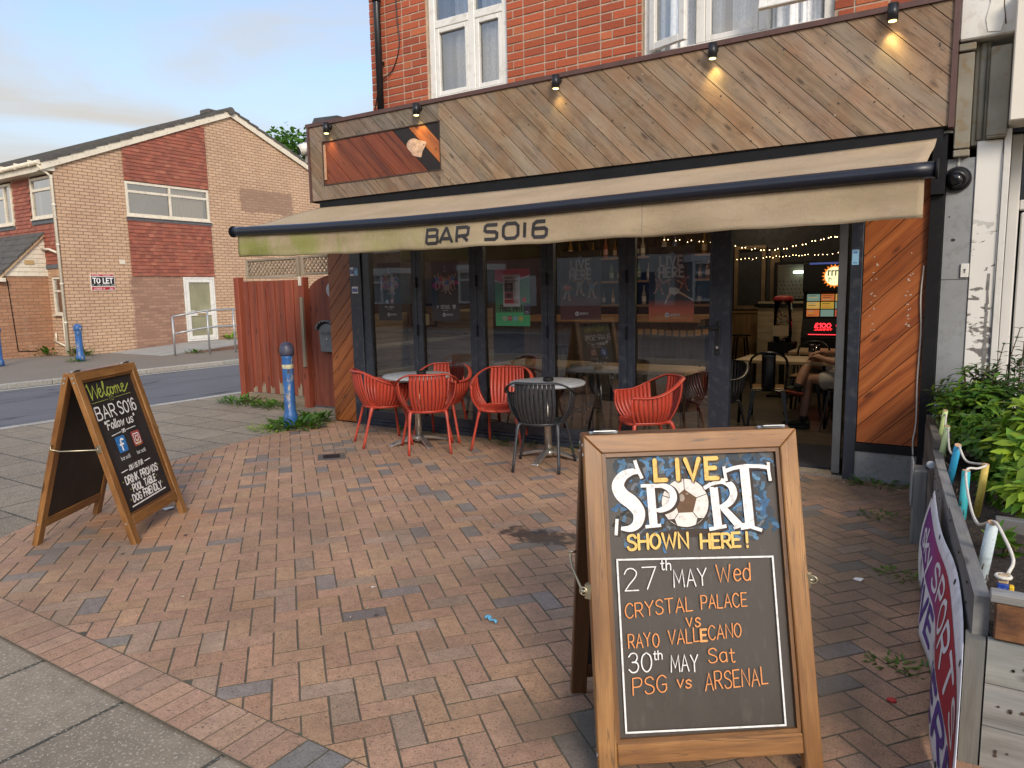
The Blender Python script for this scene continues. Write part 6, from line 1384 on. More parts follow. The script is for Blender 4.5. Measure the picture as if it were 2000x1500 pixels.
# ---------------------------------------------------------------- planter, sticks, rope, banner
SLEEP = wood('sleeper_grey', (.10, .095, .085), (.185, .178, .165), (.27, .26, .24), .85, 14, 1.2, grey=(.16, .17, .175), bump=.4)
def planter():
    t = thing('planter', 'low planter of weathered grey boards along the right side of the forecourt', 'planter', (6.3, -1.8, 0))
    A = Vector((5.71, -.04, 0)); B = Vector((6.015, -3.40, 0)); d = (B-A).normalized(); L = (B-A).length; n = Vector((-d.y, d.x, 0)); n = n if n.x > 0 else -n
    M = Matrix((d, n, Vector((0, 0, 1)))).transposed()
    def brd(mb, s0, s1, z0, z1, off, th, tl): mb.box(A+d*((s0+s1)/2)+n*(off+th/2)+Vector((0, 0, (z0+z1)/2)), (s1-s0, th, z1-z0), tl, M, 0)
    g = MB()
    brd(g, 0, 1.30, .0, .24, .012, .045, rt((.95, .9, .85), .1)); brd(g, .0, 1.305, .243, .50, .016, .045, rt((.8, .75, .7), .1)); brd(g, .0, .95, .503, .56, .02, .04, rt((.7, .62, .55), .1))
    brd(g, 1.31, 2.36, .0, .30, .004, .05, rt((1, 1, 1), .1)); brd(g, 1.31, 2.36, .303, .520, .008, .042, rt((1.05, 1.05, 1.05), .1))
    brd(g, 2.365, L-.0, .0, .28, .010, .05, rt((1, 1, 1.02), .1)); brd(g, 2.365, L, .283, .545, .006, .042, rt((1.1, 1.08, 1.05), .1))
    g.mi = 1
    for s_ in (1.4, 1.5, 1.75, 1.9, 2.5, 2.9, 3.2):
        for zz in (.45, .52): p = A+d*s_+Vector((0, 0, zz)); g.tube([p+n*.004, p-n*.0], .005, 7)
    for k in range(16): p = A+d*rnd.uniform(1.4, 3.3)+n*.045+Vector((0, 0, .56)); g.tube([p, p+Vector((rnd.uniform(-.006, .006), 0, .02))], .002, 5)
    NAIL = paint('rusty_nail', (.09, .06, .045), .7, .3, 30, 0, .4)
    g.build('side_board', [SLEEP, NAIL], t)
    g = MB(); p = A+d*1.22-n*.055; g.box(p+Vector((0, 0, .22)), (.16, .07, .44), (1.0, .98, .95), M, 2); g.box(p+Vector((0, 0, .36))-n*.041, (.165, .012, .26), (1.25, 1.3, 1.35), M, 2); g.build('post', SLEEP, t, bevel=.006)
    g = MB(); g.tube([p+Vector((0, 0, .452))+n*.045-d*.03, p+Vector((0, 0, .47))+n*.05+d*.03], .022, 10); g.build('bracket', MT['galv'], t)
    # near end: four planks facing the road
    g = MB(); y = -3.405
    for k in range(3):
        z0 = .012+.1385*k; g.b2(6.062, 7.5, y-.028-rnd.uniform(0, .003), y, z0, z0+.135, rt((1.35, 1.36, 1.32), .08), ax=0)
    g.b2(6.005, 6.057, y-.032, y+.03, -.0, .42, (.9, .88, .82), ax=2); g.mi = 1
    for i in range(14):
        x, z = rnd.choice([6.10, 6.13, 6.16, 6.25, 6.4]), .06+.1385*(i % 3)+rnd.uniform(0, .03); g.tube([(x, y-.030, z), (x, y-.0335, z)], rnd.uniform(.003, .006), 8)
    g.build('end_board', [SLEEP, NAIL], t)
    g = MB(); g.b2(6.075, 7.5, y-.03, y+.015, .431, .545, None, ax=0)
    m = NB('rusty_plank'); o = m.obj(); q = m.noise(m.map(o, (4, 4, 9)), 3, 6, .65); q2 = m.noise(m.map(o, (30, 30, 6)), 1, 4)
    rp = m.fin(m.mix(m.rng(q2, .3, .7, 0, .7), m.ramp(q, [(.3, (.03, .013, .008)), (.5, (.17, .065, .022)), (.7, (.30, .14, .05))]), (.10, .05, .025)), .8, m.bump(q2, .4, .006))
    g.build('worn_plank', rp, t, bevel=.004)
    g = MB(); g.b2(6.06, 7.5, y-.034, y+.02, .547, .575, (1.25, 1.25, 1.25), ax=0); g.build('cap_board', SLEEP, t, bevel=.003)
    g = MB(); g.b2(6.10, 7.5, -2.34, -2.29, .2, .50, (.75, .72, .7), ax=0); g.b2(6.3, 7.5, -1.05, -1.0, .2, .48, (.6, .55, .5), ax=0); g.b2(7.48, 7.53, -3.37, -.05, 0, .5, None, ax=1); g.build('cross_board', SLEEP, t, bevel=.004)
    # soil heap surface
    m = NB('soil'); o = m.obj(); q = m.noise(o, 26, 6, .7); q2 = m.noise(m.map(o, (1, 1, 1), (3, 1, 4)), 60, 4, .7)
    so = m.fin(m.mix(m.rng(q2, .55, .7), m.ramp(q, [(.3, (.018, .013, .010)), (.7, (.06, .042, .030))]), (.16, .11, .07)), .95, m.bump(q, 1.0, .03))
    def sf(u, v):
        p = A+d*(L*.995*v)+n*.06; x = p.x+(7.47-p.x)*u; return Vector((x, p.y, .40+.03*sin(x*9+p.y*4)+.025*sin(p.y*13)+.03*u))
    g = MB(); g.grid(sf, 26, 40); s = g.build('soil', so, t)
    return A, d, n
PA, PD, PN = planter()
STK = [('pale blue painted stick at the far end of the planter', (.36, .50, .60), (5.80, -.20, .76), (5.775, -.10, .40), .016), ('short lime stick in the planter beside the pale blue one', (.50, .60, .22), (5.825, -.42, .68), (5.80, -.36, .38), .015),
  ('lime stick leaning in the middle of the lime group', (.50, .60, .22), (5.862, -.78, .71), (5.825, -.72, .40), .0155), ('tallest lime stick nearest the blue stick', (.50, .60, .28), (5.882, -1.06, .66), (5.845, -1.02, .36), .0165),
  ('bright blue stick leaning outward in the planter', (.03, .33, .56), (5.945, -1.72, .68), (5.90, -1.55, .36), .0175), ('turquoise stick in the planter beside the rope', (.05, .42, .46), (5.985, -2.17, .655), (5.975, -2.17, .36), .0175),
  ('yellow stick in the planter behind the turquoise one', (.65, .47, .09), (6.06, -2.02, .66), (6.035, -2.00, .40), .0155), ('thick pale blue white stick leaning in the near planter', (.50, .58, .60), (6.07, -2.98, .66), (6.035, -2.90, .34), .0195)]
for lab, col, a, b, r in STK:
    t = thing('painted_stick', lab, 'stick', b, group='painted sticks holding the rope')
    a, b = Vector(a), Vector(b); m = paint('stick_paint', col, .5, .1, 14, .1, dirt=hexv(col, .6)); g = MB(); e = b+(b-a)*.25
    g.tube([e, a.lerp(b, .5)+Vector((.002, .002, 0)), a], [r*1.02, r, r*.95], 12); g.build('shaft', m, t)
    g = MB(); dd = (a-b).normalized(); g.tube([a+dd*.0005, a+dd*.003], [r*.94, r*.85], 12); g.build('tip', paint('stick_tip', (.45, .28, .16), .8, .2, 30, .1), t)
t = thing('painted_stick', 'blue and yellow split stick with a bare tip at the near planter corner', 'stick', (6.10, -3.25, .4), group='painted sticks holding the rope')
g = MB(); g.b2(6.083, 6.113, -3.262, -3.232, .38, .545); g.build('blue_half', paint('stick_blue', (.012, .05, .30), .5, .2, 20, .1, dirt=(.25, .3, .4)), t, bevel=.003)
g = MB(); g.b2(6.1135, 6.128, -3.258, -3.235, .38, .54); g.build('yellow_half', paint('stick_yellow', (.75, .48, .03), .5, .1, 20, .1), t, bevel=.003)
g = MB(); g.b2(6.084, 6.112, -3.261, -3.233, .5452, .572); g.build('tip', paint('bare_tip', (.5, .36, .22), .8, .15, 20, .1), t, bevel=.003)
rp = [(5.80, -.20, .75), (5.825, -.42, .67), (5.84, -.60, .64), (5.865, -.78, .69), (5.87, -.92, .64), (5.885, -1.06, .655), (5.905, -1.35, .575), (5.94, -1.55, .60), (5.948, -1.72, .675), (5.985, -1.85, .63), (6.06, -2.02, .658), (6.03, -2.1, .655), (5.985, -2.17, .655), (6.0, -2.4, .585), (6.03, -2.7, .57), (6.072, -2.98, .665), (6.10, -3.08, .645), (6.125, -3.17, .60), (6.11, -3.24, .575)]
g = MB(); g.tube(smooth_pts(rp, 5), .0055, 7); g.tube([Vector((6.098, -3.247, .566))+Vector((.02*cos(a), .02*sin(a), 0)) for a in [2*pi*i/12 for i in range(12)]], .006, 6, closed=True)
tag(g.build('rope', paint('rope_white', (.60, .56, .48), .9, .15, 60, .5)), 'thin off white rope strung between the painted sticks', 'rope')
def banner():
    t = thing('banner', 'white banner with purple and red stripe reading sky SPORTS LIVE HERE against the planter', 'banner', (5.9, -2.8, 0))
    Lb = 2.0; Hb = .60
    def S(x, y, h=0.0):    # x along 0..Lb from the far end, y up 0..Hb
        u = x/Lb; v = y/Hb
        yy = -1.98-Lb*.985*u
        top = Vector((5.862+.200*u-.45*max(0, u-.62)**2-.01*sin(u*9), yy, .50-.10*u-1.5*max(0, u-.62)**2+.012*sin(u*16)))
        b0 = Vector((5.812+.185*u+.016*sin(u*15+.5), yy-.03, .012+.010*(1+sin(u*21))))
        p = b0.lerp(top, v); bow = sin(pi*v); out = Vector((-1, -.1, .25)).normalized()
        return p+out*(.018*bow+.012*bow*sin(u*12+1)+h)
    g = MB(); g.grid(lambda u, v: S(u*Lb, v*Hb), 80, 16); cl = paint('banner_vinyl', (.80, .80, .82), .45, .05, 3, .05, dirt=(.45, .45, .44)); g.build('cloth', cl, t, solid=.0015)
    def cell(mb, x0, x1, y0f, y1f, col):
        n = max(1, int((x1-x0)/.02))
        for i in range(n):
            a, b = x0+(x1-x0)*i/n, x0+(x1-x0)*(i+1)/n
            for k in range(6):
                ya0, ya1 = y0f(a)+(y1f(a)-y0f(a))*k/6, y0f(a)+(y1f(a)-y0f(a))*(k+1)/6; yb0, yb1 = y0f(b)+(y1f(b)-y0f(b))*k/6, y0f(b)+(y1f(b)-y0f(b))*(k+1)/6
                mb.poly([S(a, ya0, .0024), S(b, yb0, .0024), S(b, yb1, .0024), S(a, ya1, .0024)], col((a+b)/2, (k+.5)/6))
    g = MB(); pur, mid, red = (.075, .012, .20), (.26, .035, .22), (.36, .012, .035)
    def colr(x, f):
        k = min(1, max(0, (x-.10)/1.0+f*.35-.15)); return tuple((pur[i]*(1-2*k)+mid[i]*2*k) if k < .5 else (mid[i]*(2-2*k)+red[i]*(2*k-1)) for i in range(3))
    cell(g, .10, 1.90, lambda x: .285-.02*(x/2), lambda x: .525-.02*(x/2), colr); g.build('colour_band', MT['tint'], t)
    g = MB(); P = Pen(g, lambda x, y, h: S(x, y, .0032+h), .0003); w2 = (.74, .74, .76)
    P.sub = .02; P.text('sky', .20, .34, .13, .024, w2, width=.32, gap=1.0); P.text('SPORTS', .64, .335, .135, .026, w2, width=1.10, gap=1.6)
    P.text('LIVE HERE', .22, .075, .165, .036, (.085, .035, .26), width=1.55, gap=1.8, slant=.12); g.build('lettering', MT['tint'], t)
    g = MB()
    for x, y in ((.05, .03), (.05, .57), (.55, .03), (.55, .57), (1.05, .03), (1.05, .57), (1.55, .03), (1.55, .57)):
        c = S(x, y, .003); e1 = (S(x+.01, y, .003)-c).normalized(); e2 = (S(x, y+.01, .003)-c).normalized(); g.poly([c+e1*.011*cos(a)+e2*.011*sin(a) for a in [2*pi*k/14 for k in range(14)]], (.02, .02, .02))
    g.build('eyelet', MT['tint'], t)
banner()

# ---------------------------------------------------------------- plants
LEAF_B = leafmat('leaf_bright', (.20, .36, .030), (.30, .46, .055)); LEAF_D = leafmat('leaf_dark', (.022, .065, .014), (.045, .11, .022)); LEAF_M = leafmat('leaf_mid', (.050, .140, .018), (.095, .205, .030))
STEM = paint('stem', (.09, .06, .03), .8, .2, 30, .1)
def leaf6(mb, p, d, up, L, wd, t, fold=.25, droop=.2):
    d = d.normalized(); s = d.cross(up)
    if s.length < 1e-4: s = d.orthogonal()
    s.normalize(); n = s.cross(d); q = []
    for a, w in ((0, .06), (.3, .42), (.62, .5), (1.0, .02)):
        c = p+d*(L*a)-n*(L*droop*a*a); q.append((c-s*(wd*w)+n*(wd*w*fold), c, c+s*(wd*w)+n*(wd*w*fold)))
    b = mb.verts([x for r in q for x in r])
    for i in range(3):
        for k in (0, 1): a0 = b+i*3+k; mb.face((a0, a0+1, a0+4, a0+3), t)
def shrub(lab, c, R, H, n, LL, mat, seed, whorl=7, tintv=.3, name='shrub', grp='shrubs in the planter'):
    r = random.Random(seed); t = thing(name, lab, 'shrub', c, group=grp); g = MB(); st = MB(); c = Vector(c); old = g.smooth; g.smooth = True
    for i in range(n):
        a = r.uniform(0, 6.283); rr = R*sqrt(r.random()); z = H*(.35+.65*r.random())*(1-.35*(rr/R)**2)
        tip = c+Vector((rr*cos(a), rr*sin(a), z)); base = c+Vector((rr*.25*cos(a), rr*.25*sin(a), 0)); mid = base.lerp(tip, .55)+Vector((0, 0, .04))
        if i % 3 == 0: st.tube(smooth_pts([base, mid, tip], 3), [.006, .005, .005, .004, .004, .003, .0025], 5)
        ax = (tip-mid).normalized(); sh = .6+.5*(z/H)
        for k in range(whorl):
            th = k*2.4+r.uniform(-.3, .3); el = r.uniform(.05, .75); h_ = ax.orthogonal().normalized(); h_ = Matrix.Rotation(th, 3, ax) @ h_
            d = (h_*cos(el)+ax*sin(el)); q = LL*r.uniform(.6, 1.15); kk = r.uniform(1-tintv, 1+tintv)
            tt = (kk*1.15, kk, kk*.8) if r.random() < .75 else (kk*1.9, kk*1.25, kk*.6) if r.random() < .3 else (kk*.7, kk*.85, kk*.9)
            leaf6(g, tip-ax*(.02*k/whorl*3), d, ax, q, q*.40, tt, .18, r.uniform(.05, .35))
    g.smooth = old; g.build('foliage', mat, t); st.build('stems', STEM, t)
shrub('dark green leafy shrub in the far planter against the grey pilaster', (6.00, -.42, .42), .24, .56, 190, .068, LEAF_M, 1, 8)
shrub('taller dark shrub in front of the neighbouring door', (6.24, -.35, .42), .28, .64, 160, .058, LEAF_D, 2, 7)
shrub('lime green broad leaved shrub at the right edge of the planter', (6.30, -1.40, .42), .22, .50, 95, .105, LEAF_B, 3, 8)
shrub('mid green shrub filling the middle of the planter behind the lime sticks', (6.12, -.95, .40), .24, .34, 120, .065, LEAF_M, 4, 8)
shrub('small lime shrub above the soil at the near right of the planter', (6.27, -2.15, .40), .15, .36, 40, .09, LEAF_B, 5, 7)
shrub('small green sprouts on bare soil in the near planter', (6.12, -2.55, .40), .08, .10, 8, .06, LEAF_M, 6, 5)
shrub('broad leaved shrub behind the yellow stick', (6.20, -1.75, .40), .16, .24, 50, .085, LEAF_M, 8, 7)
# spindly top shoots
r = random.Random(21); t = thing('shrub', 'spindly dark shoots rising above the planter shrubs by the white door', 'shrub', (6.2, -.4, .42), group='shrubs in the planter'); g = MB(); st = MB()
for (x, y, h_) in ((6.13, -.40, .68), (6.20, -.35, .78), (6.03, -.5, .56), (6.27, -.45, .70), (6.34, -.4, .74)):
    pts = smooth_pts([(x, y, .5), (x+r.uniform(-.03, .03), y, .42+h_*.6), (x+r.uniform(-.05, .05), y-.03, .42+h_)], 5); st.tube(pts, .003, 5)
    for k, p in enumerate(pts[3:]):
        for q in range(4): a = r.uniform(0, 6.28); leaf6(g, p, Vector((cos(a), sin(a), .4)), Vector((0, 0, 1)), r.uniform(.03, .055), .02, (r.uniform(.7, 1.2),)*3)
g.build('foliage', LEAF_D, t); st.build('stems', STEM, t)
def weed(lab, c, R, H, n, seed, mat=LEAF_M, L=.09, grass=.4):
    r = random.Random(seed); t = thing('weed_clump', lab, 'weeds', c, group='weeds growing from the paving edges'); g = MB(); g.smooth = True; c = Vector(c)
    for i in range(n):
        a = r.uniform(0, 6.283); rr = R*r.random()**.7; p = c+Vector((rr*cos(a), rr*sin(a)*.6, 0)); el = r.uniform(.25, 1.2); b = a+r.uniform(-.9, .9)
        d = Vector((cos(b)*cos(el), sin(b)*cos(el), sin(el))); q = L*r.uniform(.5, 1.2); k = r.uniform(.65, 1.35)
        if r.random() < grass: leaf6(g, p, d, Vector((0, 0, 1)), q*1.3, .010, (k*1.1, k, k*.7), .1, .5)
        else: leaf6(g, p+Vector((0, 0, H*r.random()*.5)), d, Vector((0, 0, 1)), q, q*.36, (k, k, k*.8), .2, .4)
    g.build('foliage', mat, t)
weed('green weeds at the foot of the red fence, left end', (-2.62, .42, 0), .42, .12, 260, 1); weed('lower weeds along the gravel board of the red fence', (-1.95, .40, 0), .35, .10, 180, 2)
weed('dandelion leaves around the foot of the blue bollard', (-.42, -.52, .01), .34, .10, 240, 3, LEAF_M, .13, .35); weed('flat grass in front of the blue bollard', (-.62, -.72, .01), .30, .04, 150, 4, LEAF_B, .07, .8)
weed('leafy weed below the gate beside the orange pier', (-.55, -.10, .01), .22, .12, 110, 5, LEAF_M, .13, .2); weed('upright weed sprouting at the gate corner', (-.45, .30, .02), .07, .25, 24, 6, LEAF_B, .12, 0)
weed('tufts of weeds under the left table by the glass', (.95, -.10, .012), .25, .05, 60, 7, LEAF_M, .06, .7); weed('mossy weeds below the glass between the two tables', (2.25, -.10, .012), .28, .04, 110, 8, LEAF_M, .055, .6)
weed('small weeds below the glass behind the right table', (3.1, -.09, .012), .35, .04, 90, 9, LEAF_M, .05, .7); weed('weeds against the concrete plinth', (5.45, -.10, .012), .22, .05, 80, 10, LEAF_M, .06, .6)
weed('thin weeds in the paving joints near the planter post', (5.55, -.9, .012), .15, .03, 60, 11, LEAF_M, .03, .8); weed('grass tufts in the joints beside the banner', (5.74, -1.9, .012), .14, .03, 60, 12, LEAF_M, .028, .9); weed('grass tuft in the joints near the front of the banner', (5.80, -2.9, .012), .12, .03, 70, 13, LEAF_M, .028, .9)
weed('grass and weeds at the porch wall of the pale brick house', (-15.2, 3.45, .03), .75, .3, 260, 14, LEAF_M, .22, .6); weed('weeds beside the downpipe of the pale brick house', (-13.6, 3.75, .03), .35, .3, 110, 15, LEAF_M, .2, .4); weed('small weeds around the far bollard', (-11.85, 2.8, .03), .3, .05, 90, 16, LEAF_M, .12, .8); weed('weed growing by the white house door', (-13.6, 8.3, .16), .18, .25, 40, 17, LEAF_B, .2, 0)
weed('low weeds along the brick edge of the ramp', (-11.2, 5.4, .03), .25, .1, 60, 18, LEAF_M, .12, .3)
# scattered crumbs: leaf litter and cigarette ends
m_ = MB(); r = random.Random(9)
for i in range(150):
    x, y = r.uniform(-.2, 5.7), r.uniform(-4.2, -.1)
    if r.random() < .5: y = -abs(r.gauss(0, .18))-.05
    q = r.uniform(.004, .014); a = r.uniform(0, 6.28); e1 = Vector((cos(a), sin(a), 0))*q; e2 = Vector((-sin(a), cos(a), 0))*q*r.uniform(.2, .7); p = Vector((x, y, .0165+r.uniform(0, .003)))
    cc = r.choice([(.62, .6, .55), (.10, .07, .04), (.20, .14, .07), (.05, .045, .04), (.45, .38, .25)]); b = m_.verts([p-e1-e2, p+e1-e2+Vector((0, 0, .004)), p+e1+e2, p-e1+e2+Vector((0, 0, .003))]); m_.face((b, b+1, b+2, b+3), cc)
tag(m_.build('litter', MT['tint']), None, None, None, 'stuff')
def bit(name, lab, cat, fn, mat):
    g = MB(); fn(g); return tag(g.build(name, mat), lab, cat)
bit('sweet_wrapper', 'crumpled blue and white wrapper on the brick paving', 'wrapper', lambda g: [g.tube(smooth_pts([(4.165, -3.385, .022), (4.185, -3.375, .03), (4.20, -3.395, .024), (4.23, -3.395, .03), (4.24, -3.405, .02)], 3), [.003, .012, .009, .007, .010, .006, .004, .010, .009, .007, .01, .006, .003], 6, t=(.12, .40, .60), flat=(1.2, .5))], MT['tint'])
bit('crown_cap', 'red and white bottle cap on the paving beside the banner', 'cap', lambda g: [g.lathe([(.016, .014), (.0165, .018), (.013, .021)], (5.80, -3.18, 0), 14, (.45, .02, .02)), g.disc if False else None], MT['tint'])
bit('paper_scrap', 'white paper scrap on the paving left of the planter', 'scrap', lambda g: g.poly([(5.53, -2.08, .017), (5.57, -2.10, .019), (5.58, -2.06, .024), (5.54, -2.05, .018)], (.7, .68, .65)), MT['tint'])
bit('paper_scrap', 'white paper scrap under the left chalkboard', 'scrap', lambda g: g.poly([(1.20, -3.12, .017), (1.27, -3.14, .019), (1.28, -3.07, .026), (1.22, -3.06, .018)], (.75, .74, .72)), MT['tint'])
t = thing('drain_cover', 'small square metal drain cover set in the brick paving', 'drain cover', (1.06, -1.38, .012))
g = MB(); M = rot(radians(47)); g.box((1.06, -1.38, .0125), (.25, .25, .008), None, M); g.build('frame', paint('drain_frame', (.11, .095, .08), .6, .2, 14, .3), t)
g = MB(); g.box((1.06, -1.38, .0135), (.15, .15, .011), None, M)
for k in range(6): g.box(Vector((1.06, -1.38, .0195))+M @ Vector((-.06+.024*k, 0, 0)), (.008, .13, .003), None, M)
g.build('lid', MT['dkmetal'], t)
# ---------------------------------------------------------------- posters and stickers on the glass
def poster(lab, x0, x1, z0, z1, base, draw, y=.0405, cat='poster', grp='posters behind the glass'):
    t = thing('poster', lab, cat, ((x0+x1)/2, y, z0), group=grp)
    g = MB(); g.b2(x0, x1, y, y+.0015, z0, z1, base); g.t = [tuple(min(.85, q*2.7) for q in c) for c in g.t]; g.build('paper', MT['tint'], t)
    g = MB(); P = Pen(g, planefn((x0, y, z0), (1, 0, 0), (0, 0, 1)), .0004); P.seq = True; draw(P, x1-x0, z1-z0); g.t = [tuple(min(.85, q*2.7) for q in c) for c in g.t]; g.build('print', MT['tint'], t)
def player(P, x, y, h, shirt, shorts, R, skin=(.35, .2, .13)):
    k = h
    P.disc((x, y+.90*k), .065*k, skin, 10, ry=.08*k); P.disc((x, y+.95*k), .066*k, (.05, .03, .02), 10, ry=.05*k)
    P.flat([(x-.15*k, y+.48*k), (x+.13*k, y+.48*k), (x+.17*k, y+.80*k), (x-.17*k, y+.80*k)], shirt)
    for s_ in (-1, 1):
        e = (x+s_*R.uniform(.2, .34)*k, y+R.uniform(.5, .95)*k); P.stroke([(x+s_*.15*k, y+.76*k), e, (e[0]+R.uniform(-.1, .12)*k, e[1]+R.uniform(-.14, .14)*k)], [.09*k, .06*k, .045*k], skin)
        f = (x+s_*R.uniform(.08, .3)*k, y+R.uniform(.0, .12)*k); kn = (x+s_*R.uniform(.08, .18)*k, y+.27*k); P.stroke([(x+s_*.07*k, y+.48*k), kn], [.14*k, .11*k], shorts); P.stroke([kn, f], [.08*k, .05*k], skin); P.stroke([f, (f[0]+s_*.07*k, f[1]-.01*k)], .05*k, (.6, .6, .6))
def crest(P, x, y, s, c, c2):
    P.flat([(x-s, y+s), (x+s, y+s), (x+s*.9, y-.2*s), (x, y-s*1.2), (x-s*.9, y-.2*s)], c); P.flat([(x-s*.5, y+s*.55), (x+s*.5, y+s*.55), (x+s*.45, y), (x, y-s*.6), (x-s*.45, y)], c2)
def tnt(P, x, y, k=1.0):
    P.disc((x, y+.012*k), .021*k, (.6, .58, .55), 18); P.text('TNT', x, y+.006*k, .011*k, .0028*k, (.05, .05, .05), align='c', width=.026*k); P.text('SPORTS', x+.028*k, y+.003*k, .018*k, .0042*k, (.6, .58, .55), width=.085*k)
def team(seed, cols, glow):
    def dr(P, w, h):
        R = random.Random(seed)
        for k in range(5): P.disc((w/2+R.uniform(-.13, .13), h*.62+R.uniform(-.03, .03)), R.uniform(.04, .07), glow[k % len(glow)], 14, ry=R.uniform(.02, .035))
        for k in range(5): player(P, w/2+(-.10+.05*k), h*.50+R.uniform(-.03, .03), .17, cols[k % len(cols)], (.30, .28, .30), R)
        player(P, w/2+.03, h*.44, .19, cols[0], (.4, .38, .36), R)
        P.flat([(w/2-.012, h*.865), (w/2+.012, h*.865), (w/2+.006, h*.89), (w/2+.010, h*.92), (w/2-.010, h*.92), (w/2-.006, h*.89)], (.22, .22, .25)); P.text('FINAL', w/2, h*.825, .014, .003, (.28, .22, .36), align='c')
        tnt(P, w/2-.02, h*.085)
    return dr
def p1(P, w, h):
    team(3, [(.10, .10, .30), (.45, .05, .06), (.13, .12, .35), (.40, .38, .42)], [(.28, .03, .22), (.12, .08, .35), (.30, .04, .25)])(P, w, h)
    P.disc((w/2-.035, h*.33), .022, (.28, .30, .38), 16); P.ring((w/2-.035, h*.33), .015, .004, (.08, .10, .25)); crest(P, w/2+.035, h*.335, .020, (.45, .06, .07), (.55, .45, .40)); P.text('PSG v ARSENAL', w/2, h*.225, .017, .0038, (.55, .54, .52), align='c', width=.135); P.text('SAT 30 MAY 5PM', w/2, h*.19, .009, .002, (.4, .4, .4), align='c', width=.08)
def p2(P, w, h):
    team(5, [(.06, .14, .30), (.40, .05, .10), (.45, .42, .40), (.42, .06, .08)], [(.30, .03, .16), (.24, .02, .14)])(P, w, h)
    P.text('CRYSTAL PALACE v', w/2, h*.24, .015, .0034, (.55, .54, .52), align='c', width=.12); P.text('RAYO VALLECANO', w/2, h*.205, .015, .0034, (.55, .54, .52), align='c', width=.12); crest(P, w/2+.115, h*.235, .022, (.55, .54, .52), (.25, .22, .22)); crest(P, w/2-.10, h*.235, .016, (.16, .17, .22), (.45, .45, .48)); P.text('WED 27 MAY 8PM', w/2, h*.17, .008, .0018, (.4, .4, .4), align='c', width=.07)
def free(P, w, h):
    P.flat([(0, h), (w, h), (w, h*.87), (w*.62, h*.79), (w*.2, h*.76), (0, h*.80)], (.30, .035, .075)); P.stroke([(0, h*.80), (w*.2, h*.765), (w*.62, h*.795), (w, h*.88)], .010, (.60, .52, .42)); P.disc((w*.84, h*.46), .026, (.35, .03, .03), 16)
    P.flat([(0, 0), (w, 0), (w, h*.24), (0, h*.24)], (.045, .34, .12)); P.text('FREE PINT', w*.47, h*.27, .052, .0125, (.012, .015, .014), align='c', width=.262)
    for k, c in enumerate(((.22, .30, .18), (.42, .07, .06), (.12, .35, .36), (.55, .30, .05))): P.disc((w*(.27+.155*k), h*.135), .027, c, 18); P.stroke([(w*(.22+.155*k), h*.14), (w*(.32+.155*k), h*.14)], .005, (.6, .5, .4))
    P.rect(w*.83, h*.20, w, h*.40, (.03, .03, .06)); P.rect(w*.86, h*.225, w*.97, h*.235, (.4, .4, .42)); P.rect(w*.86, h*.25, w*.95, h*.26, (.4, .4, .42))
    R = random.Random(2)
    for k in range(40): P.disc((R.uniform(0, w), R.uniform(h*.25, h*.75)), R.uniform(.001, .003), (.10, .22, .12), 6)
def cat(P, w, h):
    bk = (.06, .05, .055); P.text('MISSING CAT', w/2, h*.87, .024, .0055, bk, align='c', width=w*.84); P.rect(w*.1, h*.775, w*.9, h*.835, bk); [P.stroke([(w*(.32+.05*k), h*.79), (w*(.335+.05*k), h*.82)], .004, (.45, .40, .40)) for k in range(8)]
    P.rect(w*.1, h*.47, w*.60, h*.755, (.025, .025, .03)); P.disc((w*.36, h*.60), .028, (.06, .06, .07), 12, ry=.035); P.flat([(w*.27, h*.66), (w*.31, h*.73), (w*.34, h*.67)], (.06, .06, .07)); P.flat([(w*.38, h*.67), (w*.42, h*.73), (w*.45, h*.66)], (.06, .06, .07)); P.disc((w*.31, h*.62), .004, (.35, .4, .3), 8); P.disc((w*.40, h*.62), .004, (.35, .4, .3), 8)
    P.rect(w*.1, h*.25, w*.60, h*.455, (.16, .045, .06)); P.disc((w*.35, h*.35), .032, (.05, .03, .035), 12, ry=.018)
    for k in range(9): P.stroke([(w*.65, h*(.73-.05*k)), (w*(.8+.08*(k % 2)), h*(.73-.05*k))], .003, (.22, .19, .2))
    P.rect(w*.09, h*.10, w*.91, h*.225, (.25, .025, .03)); P.rect(w*.64, h*.115, w*.89, h*.21, (.42, .38, .38)); P.text('£100', w*.765, h*.135, .016, .004, bk, align='c')
